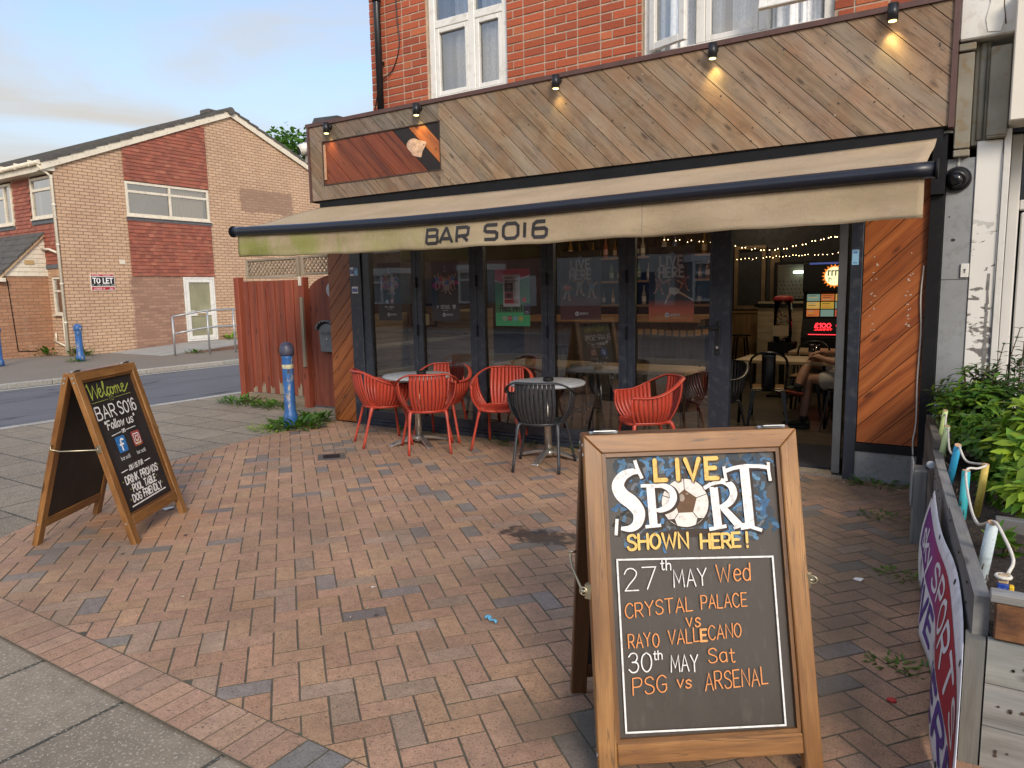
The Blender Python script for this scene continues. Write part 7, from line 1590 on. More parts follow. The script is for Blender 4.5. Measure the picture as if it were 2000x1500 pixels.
def live(seed, red):
    def dr(P, w, h):
        R = random.Random(seed); wh = (.50, .48, .45)
        if red:
            for k in range(14): P.rect(0, h*.02*k, w, h*.02*(k+1)+.0001, tuple(a*(1-k/14)+b*k/14 for a, b in zip((.62, .10, .035), (.075, .035, .035))))
            for k in range(12): P.stroke([(R.uniform(0, w), R.uniform(.01, .04)), (R.uniform(0, w), R.uniform(.01, .06))], .003, (.75, .18, .06))
            for k in range(3): player(P, w*(.22+.28*k), h*.36+R.uniform(-.02, .03), .15, (.14, .05, .05), (.18, .06, .05), R, (.30, .12, .08))
            k = .24; x, y = w*.55, h*.27
            P.disc((x, y+.90*k), .05*k, (.35, .2, .14), 10); P.disc((x, y+.945*k), .055*k, (.55, .55, .55), 10, ry=.035*k); P.flat([(x-.14*k, y+.5*k), (x+.13*k, y+.46*k), (x+.17*k, y+.78*k), (x-.15*k, y+.8*k)], (.05, .055, .07))
            P.stroke([(x-.14*k, y+.76*k), (x-.4*k, y+.66*k), (x-.5*k, y+.82*k)], [.08*k, .05*k, .04*k], (.35, .2, .14)); P.stroke([(x+.15*k, y+.74*k), (x+.36*k, y+.60*k)], [.07*k, .05*k], (.35, .2, .14)); P.ring((x-.58*k, y+1.0*k), .10*k, .012*k, (.4, .3, .2), 16)
            P.flat([(x-.18*k, y+.26*k), (x+.06*k, y+.24*k), (x+.28*k, y+.30*k), (x+.13*k, y+.48*k), (x-.14*k, y+.5*k)], (.6, .58, .55)); P.stroke([(x-.12*k, y+.28*k), (x-.26*k, y+.02*k)], [.09*k, .05*k], (.35, .2, .14)); P.stroke([(x+.26*k, y+.30*k), (x+.62*k, y+.10*k)], [.09*k, .05*k], (.35, .2, .14)); P.stroke([(x-.26*k, y+.02*k), (x-.29*k, y-.06*k)], .05*k, (.6, .6, .6)); P.stroke([(x+.58*k, y+.12*k), (x+.70*k, y+.06*k)], .05*k, (.6, .6, .6))
        else:
            P.rect(0, 0, w, h*.34, (.055, .018, .018))
            for k in range(3): player(P, w*(.18+.3*k), h*.30+R.uniform(-.02, .03), .17, [(.30, .06, .04), (.20, .22, .16), (.10, .16, .24)][k], (.15, .14, .13), R)
        P.text('LIVE', w*.5, h*.745, .078, .0165, wh, align='c', width=.195, gap=2.0); P.text('HERE', w*.5, h*.595, .078, .0165, wh, align='c', width=.215, gap=2.0); P.ring((w*.5-.008, h*.91), .011, .003, (.3, .3, .3)); P.ring((w*.5+.010, h*.912), .008, .003, (.3, .3, .3)); tnt(P, w*.42, h*.07)
    return dr
poster('dark poster with players and the words PSG v ARSENAL in the first pane', .40, .735, 1.20, 1.83, (.026, .034, .036), p1)
poster('dark poster with players and the words CRYSTAL PALACE v RAYO VALLECANO', 1.16, 1.52, 1.20, 1.82, (.026, .032, .036), p2)
poster('green and red FREE PINT poster in the third pane', 1.965, 2.365, 1.155, 1.71, (.035, .15, .065), free)
poster('pink MISSING CAT notice taped over the green poster', 2.06, 2.255, 1.345, 1.655, (.47, .36, .37), cat, y=.0372, cat='notice')
poster('dark LIVE HERE poster in the pane left of the mullion by the lone red chair', 2.70, 3.12, 1.22, 1.85, (.022, .022, .026), live(4, False))
poster('LIVE HERE poster with a lunging tennis player and red lower edge', 3.58, 3.985, 1.21, 1.85, (.020, .024, .030), live(6, True))
def stick(lab, x0, x1, z0, z1, y, dark):
    t = thing('sticker', lab, 'sticker', ((x0+x1)/2, y, z0), group='small blue stickers on the door frame')
    g = MB(); g.b2(x0, x1, y-.001, y, z0, z1, (.25, .48, .70) if not dark else (.70, .70, .74)); g.build('paper', MT['tint'], t)
    g = MB(); w, h = x1-x0, z1-z0; P = Pen(g, planefn((x0, y-.001, z0), (1, 0, 0), (0, 0, 1)), .0005)
    if dark: P.rect(w*.06, h*.22, w*.94, h*.72, (.03, .06, .25)); P.stroke([(w*.2, h*.35), (w*.8, h*.6)], h*.06, (.4, .5, .7))
    else: P.rect(w*.15, h*.76, w*.8, h*.84, (.05, .10, .28)); P.rect(w*.1, h*.88, w*.9, h*.96, (.1, .2, .4)); P.rect(w*.2, h*.1, w*.8, h*.16, (.05, .15, .35))
    g.build('print', MT['tint'], t)
stick('white and dark blue sticker high on the left door frame', .045, .098, 1.70, 1.795, -.0205, True); stick('light blue sticker next to the white and dark blue one', .112, .162, 1.70, 1.785, -.0205, False); stick('lower blue sticker pair on the left door frame', .062, .155, 1.505, 1.58, -.0205, True)
stick('blue and white sticker on the right door frame by the orange pier', 5.20, 5.246, 1.64, 1.75, -.0355, False)

# ---------------------------------------------------------------- inside the bar
def counter():
    t = thing('bar_counter', 'wooden bar counter with dark slatted front inside behind the glass', 'counter', (1.9, 3.4, 0))
    g = MB(); g.b2(.3, 3.05, 3.10, 3.75, 1.085, 1.13, (1, .8, .6), ax=0); g.b2(.3, 3.05, 3.085, 3.10, 1.05, 1.14, (1.1, .85, .6), ax=0); g.build('counter_top', TABLEW, t)
    g = MB(); x = .35
    while x < 3.0: g.b2(x, x+.09, 3.20, 3.225, .03, 1.08, rt((.35, .32, .30), .2), ax=2); x += .094
    g.build('front_board', PALEW, t)
    g = MB(); g.b2(.35, 3.0, 3.23, 3.7, .03, 1.08); g.build('carcass', MT['black'], t)
    t = thing('back_bar_shelf', 'dark back bar shelving with rows of bottles inside', 'shelves', (1.9, 4.6, 0))
    for z in (1.25, 1.62, 1.98): g = MB(); g.b2(.3, 2.9, 4.4, 4.7, z-.03, z, (.6, .45, .3), ax=0); g.build('shelf', TABLEW, t)
    g = MB(); g.b2(.25, 2.95, 4.72, 4.76, .03, 2.4); g.b2(.25, .3, 4.4, 4.7, .03, 2.4); g.b2(2.91, 2.95, 4.4, 4.7, .03, 2.4); g.build('back_panel', MT['black'], t)
    r = random.Random(4); bm = tinted('bottle_glass', .12, sc=10, var=.05, bump=0, spec=.7)
    g = MB(); g.lathe([(.034, 0), (.036, .01), (.036, .17), (.014, .22), (.013, .28), (.016, .283), (.016, .30)], (0, 0, 0), 12, (.05, .10, .03)); proto = []
    cols = [(.05, .10, .03), (.20, .08, .02), (.35, .30, .25), (.04, .02, .02), (.30, .16, .03), (.10, .12, .25), (.32, .06, .04)]
    for c in cols: g2 = MB(); g2.lathe([(.034, 0), (.036, .01), (.036, .17), (.014, .22), (.013, .28), (.016, .283), (.016, .30)], (0, 0, 0), 12, c); g2.lathe([(.0365, .05), (.0365, .13)], (0, 0, 0), 12, tuple(min(.8, q*1.2+.3) for q in c), cap=False); proto.append(g2)
    me = []
    for z in (1.25, 1.62, 1.98):
        x = .45
        while x < 2.85:
            k = r.randrange(len(cols))
            if k >= len(me) or True:
                if len(me) < len(cols): o = proto[len(me)].build('bottle', bm); me.append(o)
                else: o = me[k].copy(); COL.objects.link(o)
            o.location = (x, 4.55+r.uniform(-.06, .06), z); s_ = r.uniform(.8, 1.1); o.scale = (s_, s_, s_)
            tag(o, 'bottle on the dark back bar shelves behind the counter', 'bottle', 'bottles on the back bar'); x += r.uniform(.11, .24)
counter()
def rtable(lab, x, y, w, d, h=.70, bev=.004):
    t = thing('bar_table', lab, 'table', (x, y, .03), group='wooden tables inside the bar')
    g = MB(); k = int(d/.12)
    for i in range(k): g.b2(x-w/2, x+w/2, y-d/2+d*i/k+.001, y-d/2+d*(i+1)/k-.001, h-.035, h, rt((1, 1, 1), .12), ax=0)
    g.build('table_top', TABLEW, t, bevel=.003)
    for sx in (-1, 1):
        for sy in (-1, 1): g = MB(); g.tube([(x+sx*(w/2-.07), y+sy*(d/2-.07), h-.036), (x+sx*(w/2-.04), y+sy*(d/2-.04), .03)], .016, 8); g.build('leg', MT['black'], t)
rtable('wooden table inside behind the third pane', 2.05, .80, .9, .6, .72); rtable('wooden table inside behind the fifth pane', 3.25, .75, 1.05, .6, .72); rtable('wooden table with a pint glass in the open doorway', 4.32, 2.15, .95, .62, .72); rtable('wooden table deeper in the room behind the doorway', 4.55, 3.3, .8, .6, .72)
def stool(lab, x, y, cush):
    t = thing('bar_stool', lab, 'stool', (x, y, .03), group='stools inside the bar'); g = MB()
    g.lathe([(.17, .68), (.185, .70), (.18, .745), (.12, .76), (.01, .762)] if cush else [(.15, .72), (.155, .735), (.01, .737)], (x, y, 0), 24); g.build('seat', paint('seat_pad', (.30, .235, .16), .7, .2, 9, .2) if cush else MT['black'], t)
    for k in range(4): a = pi/4+pi/2*k; g = MB(); g.tube([(x+.10*cos(a), y+.10*sin(a), .70), (x+.19*cos(a), y+.19*sin(a), .03)], .014, 8); g.build('leg', MT['black'], t)
    g = MB(); g.tube([(x+.155*cos(a), y+.155*sin(a), .28) for a in [2*pi*k/16 for k in range(16)]], .008, 6, closed=True); g.build('footrest', MT['black'], t)
stool('round stool with tan cushion inside behind the fourth pane', 2.72, .55, True); stool('dark stool by the far wood panelling', 2.9, 5.6, False); stool('dark stool in front of the bar counter', 1.2, 2.7, False)
def metal_chair(lab, x, y, rz):
    t = thing('metal_chair', lab, 'chair', (x, y, .03), rz, 'black metal bar chairs'); L = dict(local=True)
    mt = bpy.data.materials.get('chair_black') or paint('chair_black', (.010, .010, .012), .22, .1, 5, .02, spec=.6)
    g = MB(); g.box((0, 0, .425), (.34, .34, .02)); g.build('seat_pan', mt, t, bevel=.01, **L); g = MB(); g.box((0, 0, .44), (.33, .33, .018), (.7, .6, .5), None, 0); g.build('seat', TABLEW, t, bevel=.008, **L)
    for sx in (-1, 1):
        for sy in (-1, 1):
            g = MB(); a = Vector((sx*.14, sy*.14, .42)); b = Vector((sx*.20, sy*.215, 0)); u = Vector((1, 0, 0)); w = Vector((0, 1, 0)); rows = []
            for k in range(5): p = a.lerp(b, k/4); q = .045-.028*k/4; rows.append(g.verts([p-u*q*.5-w*q*.3, p+u*q*.5-w*q*.3, p+u*q*.5+w*q*.3, p-u*q*.5+w*q*.3]))
            for p, q in zip(rows, rows[1:]):
                for i in range(4): g.face((p+i, p+(i+1) % 4, q+(i+1) % 4, q+i))
            g.build('leg', mt, t, **L)
    g = MB(); hp = smooth_pts([(-.155, -.15, .42), (-.175, -.17, .60), (-.165, -.20, .74), (-.09, -.22, .80), (0, -.225, .812), (.09, -.22, .80), (.165, -.20, .74), (.175, -.17, .60), (.155, -.15, .42)], 5); g.tube(hp, .012, 8); g.build('back_hoop', mt, t, **L)
    g = MB(); g.grid(lambda u, v: Vector((-.065+.13*u, -.155-.07*v**.8-.008*sin(pi*u), .43+.375*v)), 6, 8); g.build('back_splat', mt, t, solid=.004, **L)
    return t
mc = metal_chair('black metal chair with wooden seat in the doorway, back to the camera', 4.25, 1.62, radians(12))
dup(mc, (4.42, 2.80, .03), radians(175), 'black metal chair on the far side of the doorway table', 'black metal bar chairs')
dup(mc, (4.95, 1.92, .03), radians(90), 'black metal chair the seated person sits on', 'black metal bar chairs')
dup(mc, (4.85, 3.75, .03), radians(170), 'black metal chair in front of the fruit machine', 'black metal bar chairs')
t = thing('pint_glass', 'empty pint glass standing on the doorway table', 'glass', (4.60, 2.2, .72))
g = MB(); g.lathe([(.028, .721), (.036, .86), (.034, .86), (.026, .73)], (4.60, 2.2, 0), 18, cap=False); g.lathe([(.001, .722), (.027, .722)], (4.6, 2.2, 0), 18, cap=False); g.build('tumbler', glassmat('tumbler', (.9, .9, .9), 3.0), t)
def fruit_machine():
    x0, x1, y = 4.00, 4.62, 4.5
    t = thing('fruit_machine', 'black gaming cabinet with glowing reels and red digits in the back of the bar', 'gaming machine', (4.4, 4.7, .03))
    g = MB(); g.b2(x0, x1, y, y+.55, .03, .80); g.prism([(x0, y+.0, .801), (x0, y+.10, 1.04), (x0, y+.12, 1.38), (x0, y+.05, 1.40), (x0, y+.05, 1.80), (x0, y+.55, 1.80), (x0, y+.55, .801)], (x1-x0, 0, 0)); g.build('cabinet', MT['black'], t, bevel=.01)
    fn = planefn((x0, y+.098, 1.05), (1, 0, 0), (0, .06, 1)); w = x1-x0
    def panel(nm, st, draw, f=fn):
        g = MB(); P = Pen(g, f, .004); draw(P); m = NB(nm); m.put(m.b.inputs['Base Color'], (.02, .02, .02)); m.put(m.b.inputs['Emission Color'], m.tint()); m.b.inputs['Emission Strength'].default_value = st; g.build(nm, m.mat, t)
    def reels(P):
        R = random.Random(8); cc = [(.75, .45, .05), (.8, .2, .05), (.45, .5, .25), (.25, .40, .32), (.85, .5, .12), (.7, .12, .06)]
        for i in range(3):
            for j in range(3):
                xx, yy = .05+.18*i, .02+.105*j; P.rect(xx, yy, xx+.165, yy+.092, R.choice(cc))
                for k in range(3): P.stroke([(xx+.02, yy+.02+.025*k), (xx+R.uniform(.08, .15), yy+.02+.025*k)], .008, R.choice(cc+[(.1, .05, .02)]*3))
    panel('reel_screen', .32, reels)
    def digits(P): P.text('£100', .17, .125, .06, .014, (1, .02, .03), width=.20); P.text('JACKPOT', .17, .085, .022, .006, (1, .02, .03), width=.22); P.text('0', .44, .13, .05, .010, (.6, .01, .02)); P.stroke([(.10, .025), (.48, .025)], .010, (.6, .02, .03))
    panel('digit_display', 2.2, digits, planefn((x0, y, .805), (1, 0, 0), (0, .10, .239)))
    def top(P):
        P.disc((.40, .24), .135, (.9, .25, .02), 28); R = random.Random(1)
        for k in range(20): a = 2*pi*k/20; P.flat([(.40+.128*cos(a-.12), .24+.128*sin(a-.12)), (.40+.165*cos(a), .24+.165*sin(a)), (.40+.128*cos(a+.12), .24+.128*sin(a+.12))], (.8, .2, .02))
        P.disc((.40, .24), .122, (.95, .85, .45), 28); [P.stroke([(.32+.045*k, .25), (.32+.045*k, .31), (.345+.045*k, .31)], .016, (.03, .03, .02)) for k in range(4)]; [P.stroke([(.33+.05*k, .17), (.33+.05*k, .22), (.36+.05*k, .20)], .011, (.05, .12, .10)) for k in range(3)]
        P.rect(.08, .40, .58, .425, (.03, .05, .18))
    panel('top_sign', .75, top, planefn((x0, y+.048, 1.37), (1, 0, 0), (0, 0, 1)))
fruit_machine()
def vendor():
    x, y = 3.87, 4.0; t = thing('sweet_dispenser', 'red topped sweet dispenser tower standing in front of the white bar counter', 'dispenser', (x, y, .03))
    g = MB(); g.b2(x-.16, x+.16, y-.14, y+.14, .03, .06); g.tube([(x, y, .06), (x, y, .62)], .035, 10); g.b2(x-.16, x+.16, y-.13, y+.13, .62, .76); g.build('stand', MT['black'], t, bevel=.006)
    g = MB(); r = random.Random(5)
    for k in range(90): a = r.uniform(0, 6.28); q = .085*sqrt(r.random()); g.lathe([(.001, 0), (.014, .010), (.014, .016), (.001, .026)], (x+q*cos(a), y+q*sin(a), r.uniform(.77, 1.15)), 6, r.choice([(.4, .06, .05), (.5, .35, .1), (.35, .3, .28), (.15, .05, .05)]), cap=False)
    g.build('sweets', MT['tint'], t); g = MB(); g.tube([(x, y, .765), (x, y, 1.30)], .115, 20); g.build('tube', MT['glass'], t)
    g = MB(); g.lathe([(.125, 1.301), (.13, 1.33), (.10, 1.36), (.02, 1.37)], (x, y, 0), 20, (.35, .03, .03)); g.build('lid', MT['tint'], t); g = MB(); g.b2(x-.10, x+.10, y-.125, y-.12, .84, .98, (.5, .42, .3)); g.build('price_card', MT['tint'], t)
vendor()
t = thing('panelled_counter', 'white boarded counter with dark top at the back of the bar', 'counter', (3.6, 5.1, .03))
g = MB(); z = .05
while z < 1.15: g.b2(3.30, 4.0, 5.0, 5.025, z, z+.150, rt((.85, .86, .85), .06), ax=0); z += .153
g.build('front_board', PALEW, t); g = MB(); g.b2(3.26, 4.05, 4.96, 5.45, 1.19, 1.24); g.b2(3.3, 4.0, 5.03, 5.4, .03, 1.18); g.build('counter_top', MT['black'], t)
t = thing('serving_hatch', 'lit serving hatch with patterned panel above the white counter', 'hatch', (3.75, 5.9, 1.25))
g = MB(); frame_rect(g, 'Y', 5.9, 3.32, 3.92, 1.25, 1.86, .04, .06); g.build('frame', MT['black'], t); g = MB(); g.b2(3.36, 3.88, 5.98, 6.0, 1.29, 1.82, (.20, .20, .17)); P = Pen(g, planefn((3.36, 5.98, 1.29), (1, 0, 0), (0, 0, 1)), .001)
for i in range(9):
    for j in range(5): P.disc((.03+.058*i+.02*(j % 2), .03+.06*j), .014, (.06, .09, .09), 8)
g.build('panel', MT['tint'], t); g = MB(); g.tube([(3.60, 5.92, 1.70), (3.84, 5.92, 1.70)], .018, 8); g.build('strip_lamp', emit('strip_lamp', (.75, .9, .7), 3.0), t)
# fairy lights and ceiling lamps: ceiling lamps after the first are added to brighten the room
FAIRY = emit('fairy_bulb', (1, .66, .30), 9)
def fairy(lab, pts, n):
    t = thing('fairy_lights', lab, 'fairy lights', pts[0], group='strings of fairy lights'); sp = smooth_pts(pts, 12); g = MB(); g.tube(sp, .0025, 4); g.build('wire', MT['black'], t)
    g = MB(); r = random.Random(n)
    for k in range(n): i = int(k/(n-1)*(len(sp)-1)); p = sp[i]+Vector((0, 0, -.012+r.uniform(-.012, .012))); g.lathe([(.001, -.005), (.0048, 0), (.001, .006)], p, 6, cap=False)
    g.build('bulbs', FAIRY, t)
fairy('nearer drooping string of fairy lights under the ceiling', [(2.6, 3.0, 2.12), (3.2, 3.0, 2.05), (3.7, 3.0, 1.955), (4.1, 3.0, 1.945), (4.5, 3.0, 2.03), (4.75, 3.0, 2.06), (4.9, 3.0, 2.0), (5.2, 3.0, 2.08), (5.6, 3.0, 2.1)], 64)
fairy('farther straight string of fairy lights at the back of the room', [(2.2, 5.6, 1.98), (3.0, 5.6, 1.93), (3.6, 5.6, 1.955), (4.2, 5.6, 1.96), (5.4, 5.6, 2.02)], 46)
for lab, x, y, e in (('bright ceiling spotlight inside the doorway', 4.0, 4.1, 10), ('added ceiling lamp above the bar counter', 1.5, 3.0, 4), ('added ceiling lamp near the first pane', .6, 1.2, 7), ('added ceiling lamp above the doorway table', 4.35, 1.45, 20), ('added ceiling lamp above the back wall', 3.0, 5.5, 5)):
    t = thing('ceiling_lamp', lab, 'lamp', (x, y, 2.55), group='ceiling lamps inside the bar'); g = MB(); g.lathe([(.05, 2.56), (.06, 2.60)], (x, y, 0), 16); g.build('body', MT['dkmetal'], t); g = MB(); g.lathe([(.044, 2.556), (.02, 2.553)], (x, y, 0), 16); g.build('bulb', emit('ceiling_bulb', (1, .82, .6), 10), t)
    ld = bpy.data.lights.new('ceiling_lamp_light', 'POINT'); ld.energy = e; ld.color = (1, .76, .5); ld.shadow_soft_size = .06; lo = bpy.data.objects.new('ceiling_lamp_light', ld); COL.objects.link(lo); lo.parent = t; lo.matrix_parent_inverse = W(t).inverted(); lo.location = (x, y, 2.48)
t = thing('picture', 'framed cream print low behind the first pane', 'picture', (.42, 1.03, 1.1)); g = MB(); frame_rect(g, 'Y', 1.03, .02, .42, 1.08, 1.36, .025, .02); g.build('frame', MT['black'], t); g = MB(); g.b2(.045, .395, 1.025, 1.035, 1.10, 1.335, (.45, .36, .22)); P = Pen(g, planefn((.22, 1.025, 1.21), (1, 0, 0), (0, 0, 1)), .001); r = random.Random(4)
for rr in range(2): P.stroke(catmull2([(-.12+.02*k, .03-.07*rr+r.uniform(-.02, .025)) for k in range(13)], 4), .010, (.16, .04, .04))
g.build('print', MT['tint'], t)
t = thing('pole', 'pale upright pole with a square box inside the first pane', 'pole', (.62, .55, .03)); g = MB(); g.tube([(.60, .55, .03), (.60, .55, 1.12)], .022, 10); g.build('shaft', MT['cream'], t); g = MB(); g.b2(.54, .66, .5, .6, 1.12, 1.25); g.build('box', MT['cream'], t, bevel=.005)
t = thing('neon_sign', 'small yellow neon sign glowing behind the door glass', 'neon sign', (4.05, .9, 1.45)); g = MB(); g.tube(smooth_pts([(3.86, .95, 1.50), (3.89, .95, 1.54), (3.89, .95, 1.43), (3.86, .95, 1.36), (3.85, .95, 1.34)], 3), .006, 6); g.build('tube', emit('neon', (.9, .95, .12), 3), t); g = MB(); g.tube([(3.872, .955, 1.42), (3.872, .955, 1.46)], .006, 6); g.build('tube', emit('neon_white', (.8, .9, .9), 3), t); 
t = thing('bunting', 'string of orange paper flags hanging on the room side of the glass', 'bunting', (3.1, 1.4, 1.0)); g = MB(); r = random.Random(2)
for k in range(14):
    x = 2.45+.085*k; z = 1.00+.02*sin(k*.5)+.004*k; g.b2(x, x+.06, 1.9, 1.903, z-.065, z, rt((.50, .28, .09), .25, r))
g.tube([(2.4+.1*k, 1.905, 1.0+.02*sin(k*.55)) for k in range(13)], .003, 5, (.3, .25, .2)); g.build('flags', MT['tint'], t)
t = thing('doormat', 'dark doormat just inside the open doorway', 'doormat', (4.75, .55, .03)); g = MB(); g.b2(4.33, 5.08, .15, 1.0, .031, .045); g.build('mat', paint('mat', (.025, .027, .032), .95, .3, 60, .5), t)
# ---------------------------------------------------------------- the seated person: one continuous skinned body
def skin_mesh(name, nodes, edges, mat, parent, root=0, sub=2):
    """nodes: (x, y, z, r) or (x, y, z, rx, ry)"""
    me = bpy.data.meshes.new(name); me.from_pydata([n[:3] for n in nodes], edges, [])
    o = bpy.data.objects.new(name, me); COL.objects.link(o)
    md = o.modifiers.new('skin', 'SKIN'); md.use_smooth_shade = True
    for i, n in enumerate(nodes):
        sv = me.skin_vertices[0].data[i]; sv.radius = (n[3], n[4] if len(n) > 4 else n[3]); sv.use_root = (i == root)
    if sub: m2 = o.modifiers.new('sub', 'SUBSURF'); m2.levels = sub; m2.render_levels = sub
    dg = bpy.context.evaluated_depsgraph_get(); m3 = bpy.data.meshes.new_from_object(o.evaluated_get(dg)); m3.name = name
    bpy.data.objects.remove(o); o = bpy.data.objects.new(name, m3); COL.objects.link(o); m3.materials.clear(); m3.materials.append(mat)
    for p in m3.polygons: p.use_smooth = True
    o.parent = parent; o.matrix_parent_inverse = W(parent).inverted(); return o
def person():
    t = thing('person', 'seated person in pale shorts and olive trainers, legs crossed, inside the open doorway', 'person', (4.95, 1.92, .03))
    SK = paint('skin', (.42, .235, .155), .5, .06, 8, .05)
    N = [(4.98, 1.92, .55, .13, .10),                                   # 0 pelvis
         (5.03, 1.92, .72, .13, .10), (5.07, 1.92, .90, .15, .11), (5.08, 1.92, 1.02, .13, .09), (5.06, 1.92, 1.09, .055), (5.03, 1.92, 1.16, .06), (5.02, 1.92, 1.24, .078, .085), (5.015, 1.92, 1.31, .07, .075),   # 1-7 spine, neck, head
         (4.93, 1.83, .54, .085), (4.76, 1.84, .555, .078), (4.60, 1.85, .545, .058), (4.585, 1.85, .44, .054), (4.575, 1.85, .33, .058), (4.56, 1.85, .20, .040), (4.555, 1.85, .11, .036),      # 8-14 supporting leg
         (4.93, 2.01, .60, .085), (4.77, 1.98, .67, .078), (4.61, 1.93, .725, .060), (4.565, 1.87, .66, .054), (4.535, 1.80, .56, .054), (4.515, 1.745, .475, .038), (4.505, 1.73, .455, .035),   # 15-21 crossed leg
         (5.07, 1.78, 1.00, .060), (5.03, 1.72, .88, .047), (4.95, 1.70, .76, .040), (4.86, 1.72, .735, .036), (4.73, 1.77, .765, .029), (4.665, 1.80, .785, .032, .022),   # 22-27 near arm
         (5.07, 2.06, 1.00, .060), (5.02, 2.10, .88, .047), (4.95, 2.10, .79, .040), (4.85, 2.04, .795, .036), (4.72, 1.93, .805, .029), (4.655, 1.88, .81, .032, .022)]   # 28-33 far arm
    E = [(0, 1), (1, 2), (2, 3), (3, 4), (4, 5), (5, 6), (6, 7), (0, 8), (8, 9), (9, 10), (10, 11), (11, 12), (12, 13), (13, 14), (0, 15), (15, 16), (16, 17), (17, 18), (18, 19), (19, 20), (20, 21),
         (3, 22), (22, 23), (23, 24), (24, 25), (25, 26), (26, 27), (3, 28), (28, 29), (29, 30), (30, 31), (31, 32), (32, 33)]
    # fingers and thumb, curled over the knee
    def hand(base, d, side, k0):
        b = Vector(base); d = Vector(d).normalized(); s = Vector(side).normalized()
        for i, (off, L) in enumerate(((-.026, .060), (-.009, .070), (.009, .066), (.025, .052))):
            p = b+s*off+d*.018; c = len(N); N.append((*p, .0095)); q = p+d*(L*.5)+Vector((0, 0, -.008)); N.append((*q, .0085)); q2 = q+d*(L*.35)+Vector((0, 0, -.028)); N.append((*q2, .007)); E.extend([(k0, c), (c, c+1), (c+1, c+2)])
        c = len(N); p = b+s*.030-d*.03+Vector((0, 0, .004)); N.append((*p, .0105)); q = p+s*.022+d*.028+Vector((0, 0, -.006)); N.append((*q, .009)); q2 = q+d*.026+Vector((0, 0, -.008)); N.append((*q2, .0075)); E.extend([(k0, c), (c, c+1), (c+1, c+2)])
    hand((4.665, 1.80, .785), (-.85, .35, -.05), (.35, .85, .1), 27); hand((4.655, 1.88, .81), (-.9, -.35, -.08), (.35, -.85, .1), 33)
    b = skin_mesh('body', N, E, SK, t)
    # face, hair
    g = MB(); g.tube([(4.945, 1.92, 1.262), (4.925, 1.92, 1.235), (4.945, 1.92, 1.225)], [.008, .013, .010], 8); 
    for s in (-1, 1): g.tube([(5.03, 1.92+s*.080, 1.275), (5.03, 1.92+s*.090, 1.25), (5.025, 1.92+s*.082, 1.22)], [.010, .014, .009], 8); 
    g.build('nose_and_ears', SK, b)
    g = MB()
    for s in (-1, 1): g.lathe([(.001, -.008), (.009, 0), (.001, .008)], (4.945, 1.92+s*.032, 1.27), 8, (.05, .03, .02), cap=False)
    g.tube([(4.95, 1.89, 1.198), (4.942, 1.92, 1.196), (4.95, 1.95, 1.198)], .005, 6, (.30, .10, .08)); g.build('eyes_and_mouth', MT['tint'], b)
    skin_mesh('hair', [(5.03, 1.92, 1.325, .078, .085), (5.06, 1.92, 1.27, .070, .086), (5.07, 1.92, 1.21, .045, .07)], [(0, 1), (1, 2)], paint('hair_brown', (.05, .03, .018), .6, .2, 60, .3), t)
    CL = paint('shorts_pale', (.52, .50, .46), .9, .08, 7, .3); TS = paint('tshirt_dark', (.03, .035, .04), .9, .1, 8, .2)
    skin_mesh('shirt', [(5.0, 1.92, .64, .145, .125), (5.035, 1.92, .76, .145, .12), (5.07, 1.92, .91, .165, .125), (5.08, 1.92, 1.03, .125, .10), (5.07, 1.79, 1.01, .075), (5.035, 1.73, .90, .068), (5.07, 2.05, 1.01, .075), (5.02, 2.09, .90, .068)], [(0, 1), (1, 2), (2, 3), (3, 4), (4, 5), (3, 6), (6, 7)], TS, t)
    skin_mesh('shorts', [(4.985, 1.92, .56, .15, .12), (4.93, 1.83, .545, .105), (4.78, 1.82, .545, .105), (4.69, 1.81, .525, .110), (4.93, 2.0, .61, .105), (4.79, 1.97, .675, .095), (4.72, 1.95, .695, .090)], [(0, 1), (1, 2), (2, 3), (0, 4), (4, 5), (5, 6)], CL, t)
    SH = paint('trainer_olive', (.060, .062, .035), .7, .25, 20, .2, dirt=(.14, .13, .08)); SO = paint('trainer_sole', (.42, .075, .035), .6, .1, 15, .1); SD = paint('sole_dark', (.05, .05, .04), .7, .1, 15, .1); SOK = paint('sock', (.02, .02, .022), .9, .1, 30, .2)
    def shoe(c, d, up, sole):
        c = Vector(c); d = Vector(d).normalized(); up = Vector(up); up = (up-d*up.dot(d)).normalized(); s = d.cross(up)
        g = MB(); prof = [(-.075, .030, .040, .055), (-.055, .036, .050, .085), (-.01, .038, .050, .085), (.05, .040, .046, .062), (.11, .044, .040, .048), (.165, .040, .032, .038), (.195, .024, .022, .025)]
        rows = []
        for a, w, _, hh in prof: rows.append(g.verts([c+d*a+s*(w*cos(q))+up*((hh*.5)*(1+sin(q))+.012) for q in [2*pi*k/12 for k in range(12)]]))
        g.smooth = True
        for p, q in zip(rows, rows[1:]):
            for k in range(12): g.face((p+k, p+(k+1) % 12, q+(k+1) % 12, q+k))
        g.smooth = False; g.face([rows[0]+k for k in range(11, -1, -1)]); g.face([rows[-1]+k for k in range(12)]); o = g.build('shoe', SH, t)
        g = MB(); L = [(a, w*1.08) for a, w, _, _ in prof]; loop = [c+d*a+s*w for a, w in L]+[c+d*a-s*w for a, w in L[::-1]]; g.prism([p-up*.008 for p in loop], up*.022); g.build('sole', sole, o, bevel=.004)
    shoe((4.545, 1.85, .045), (-1, -.15, 0), (0, 0, 1), SD); shoe((4.49, 1.735, .40), (-.93, -.18, .12), (.10, .45, .9), SO)
    g = MB(); g.tube([(4.558, 1.85, .16), (4.555, 1.85, .09)], [.043, .045], 12); g.tube([(4.52, 1.755, .495), (4.503, 1.735, .44)], [.041, .044], 12); g.build('sock', SOK, t)
person()

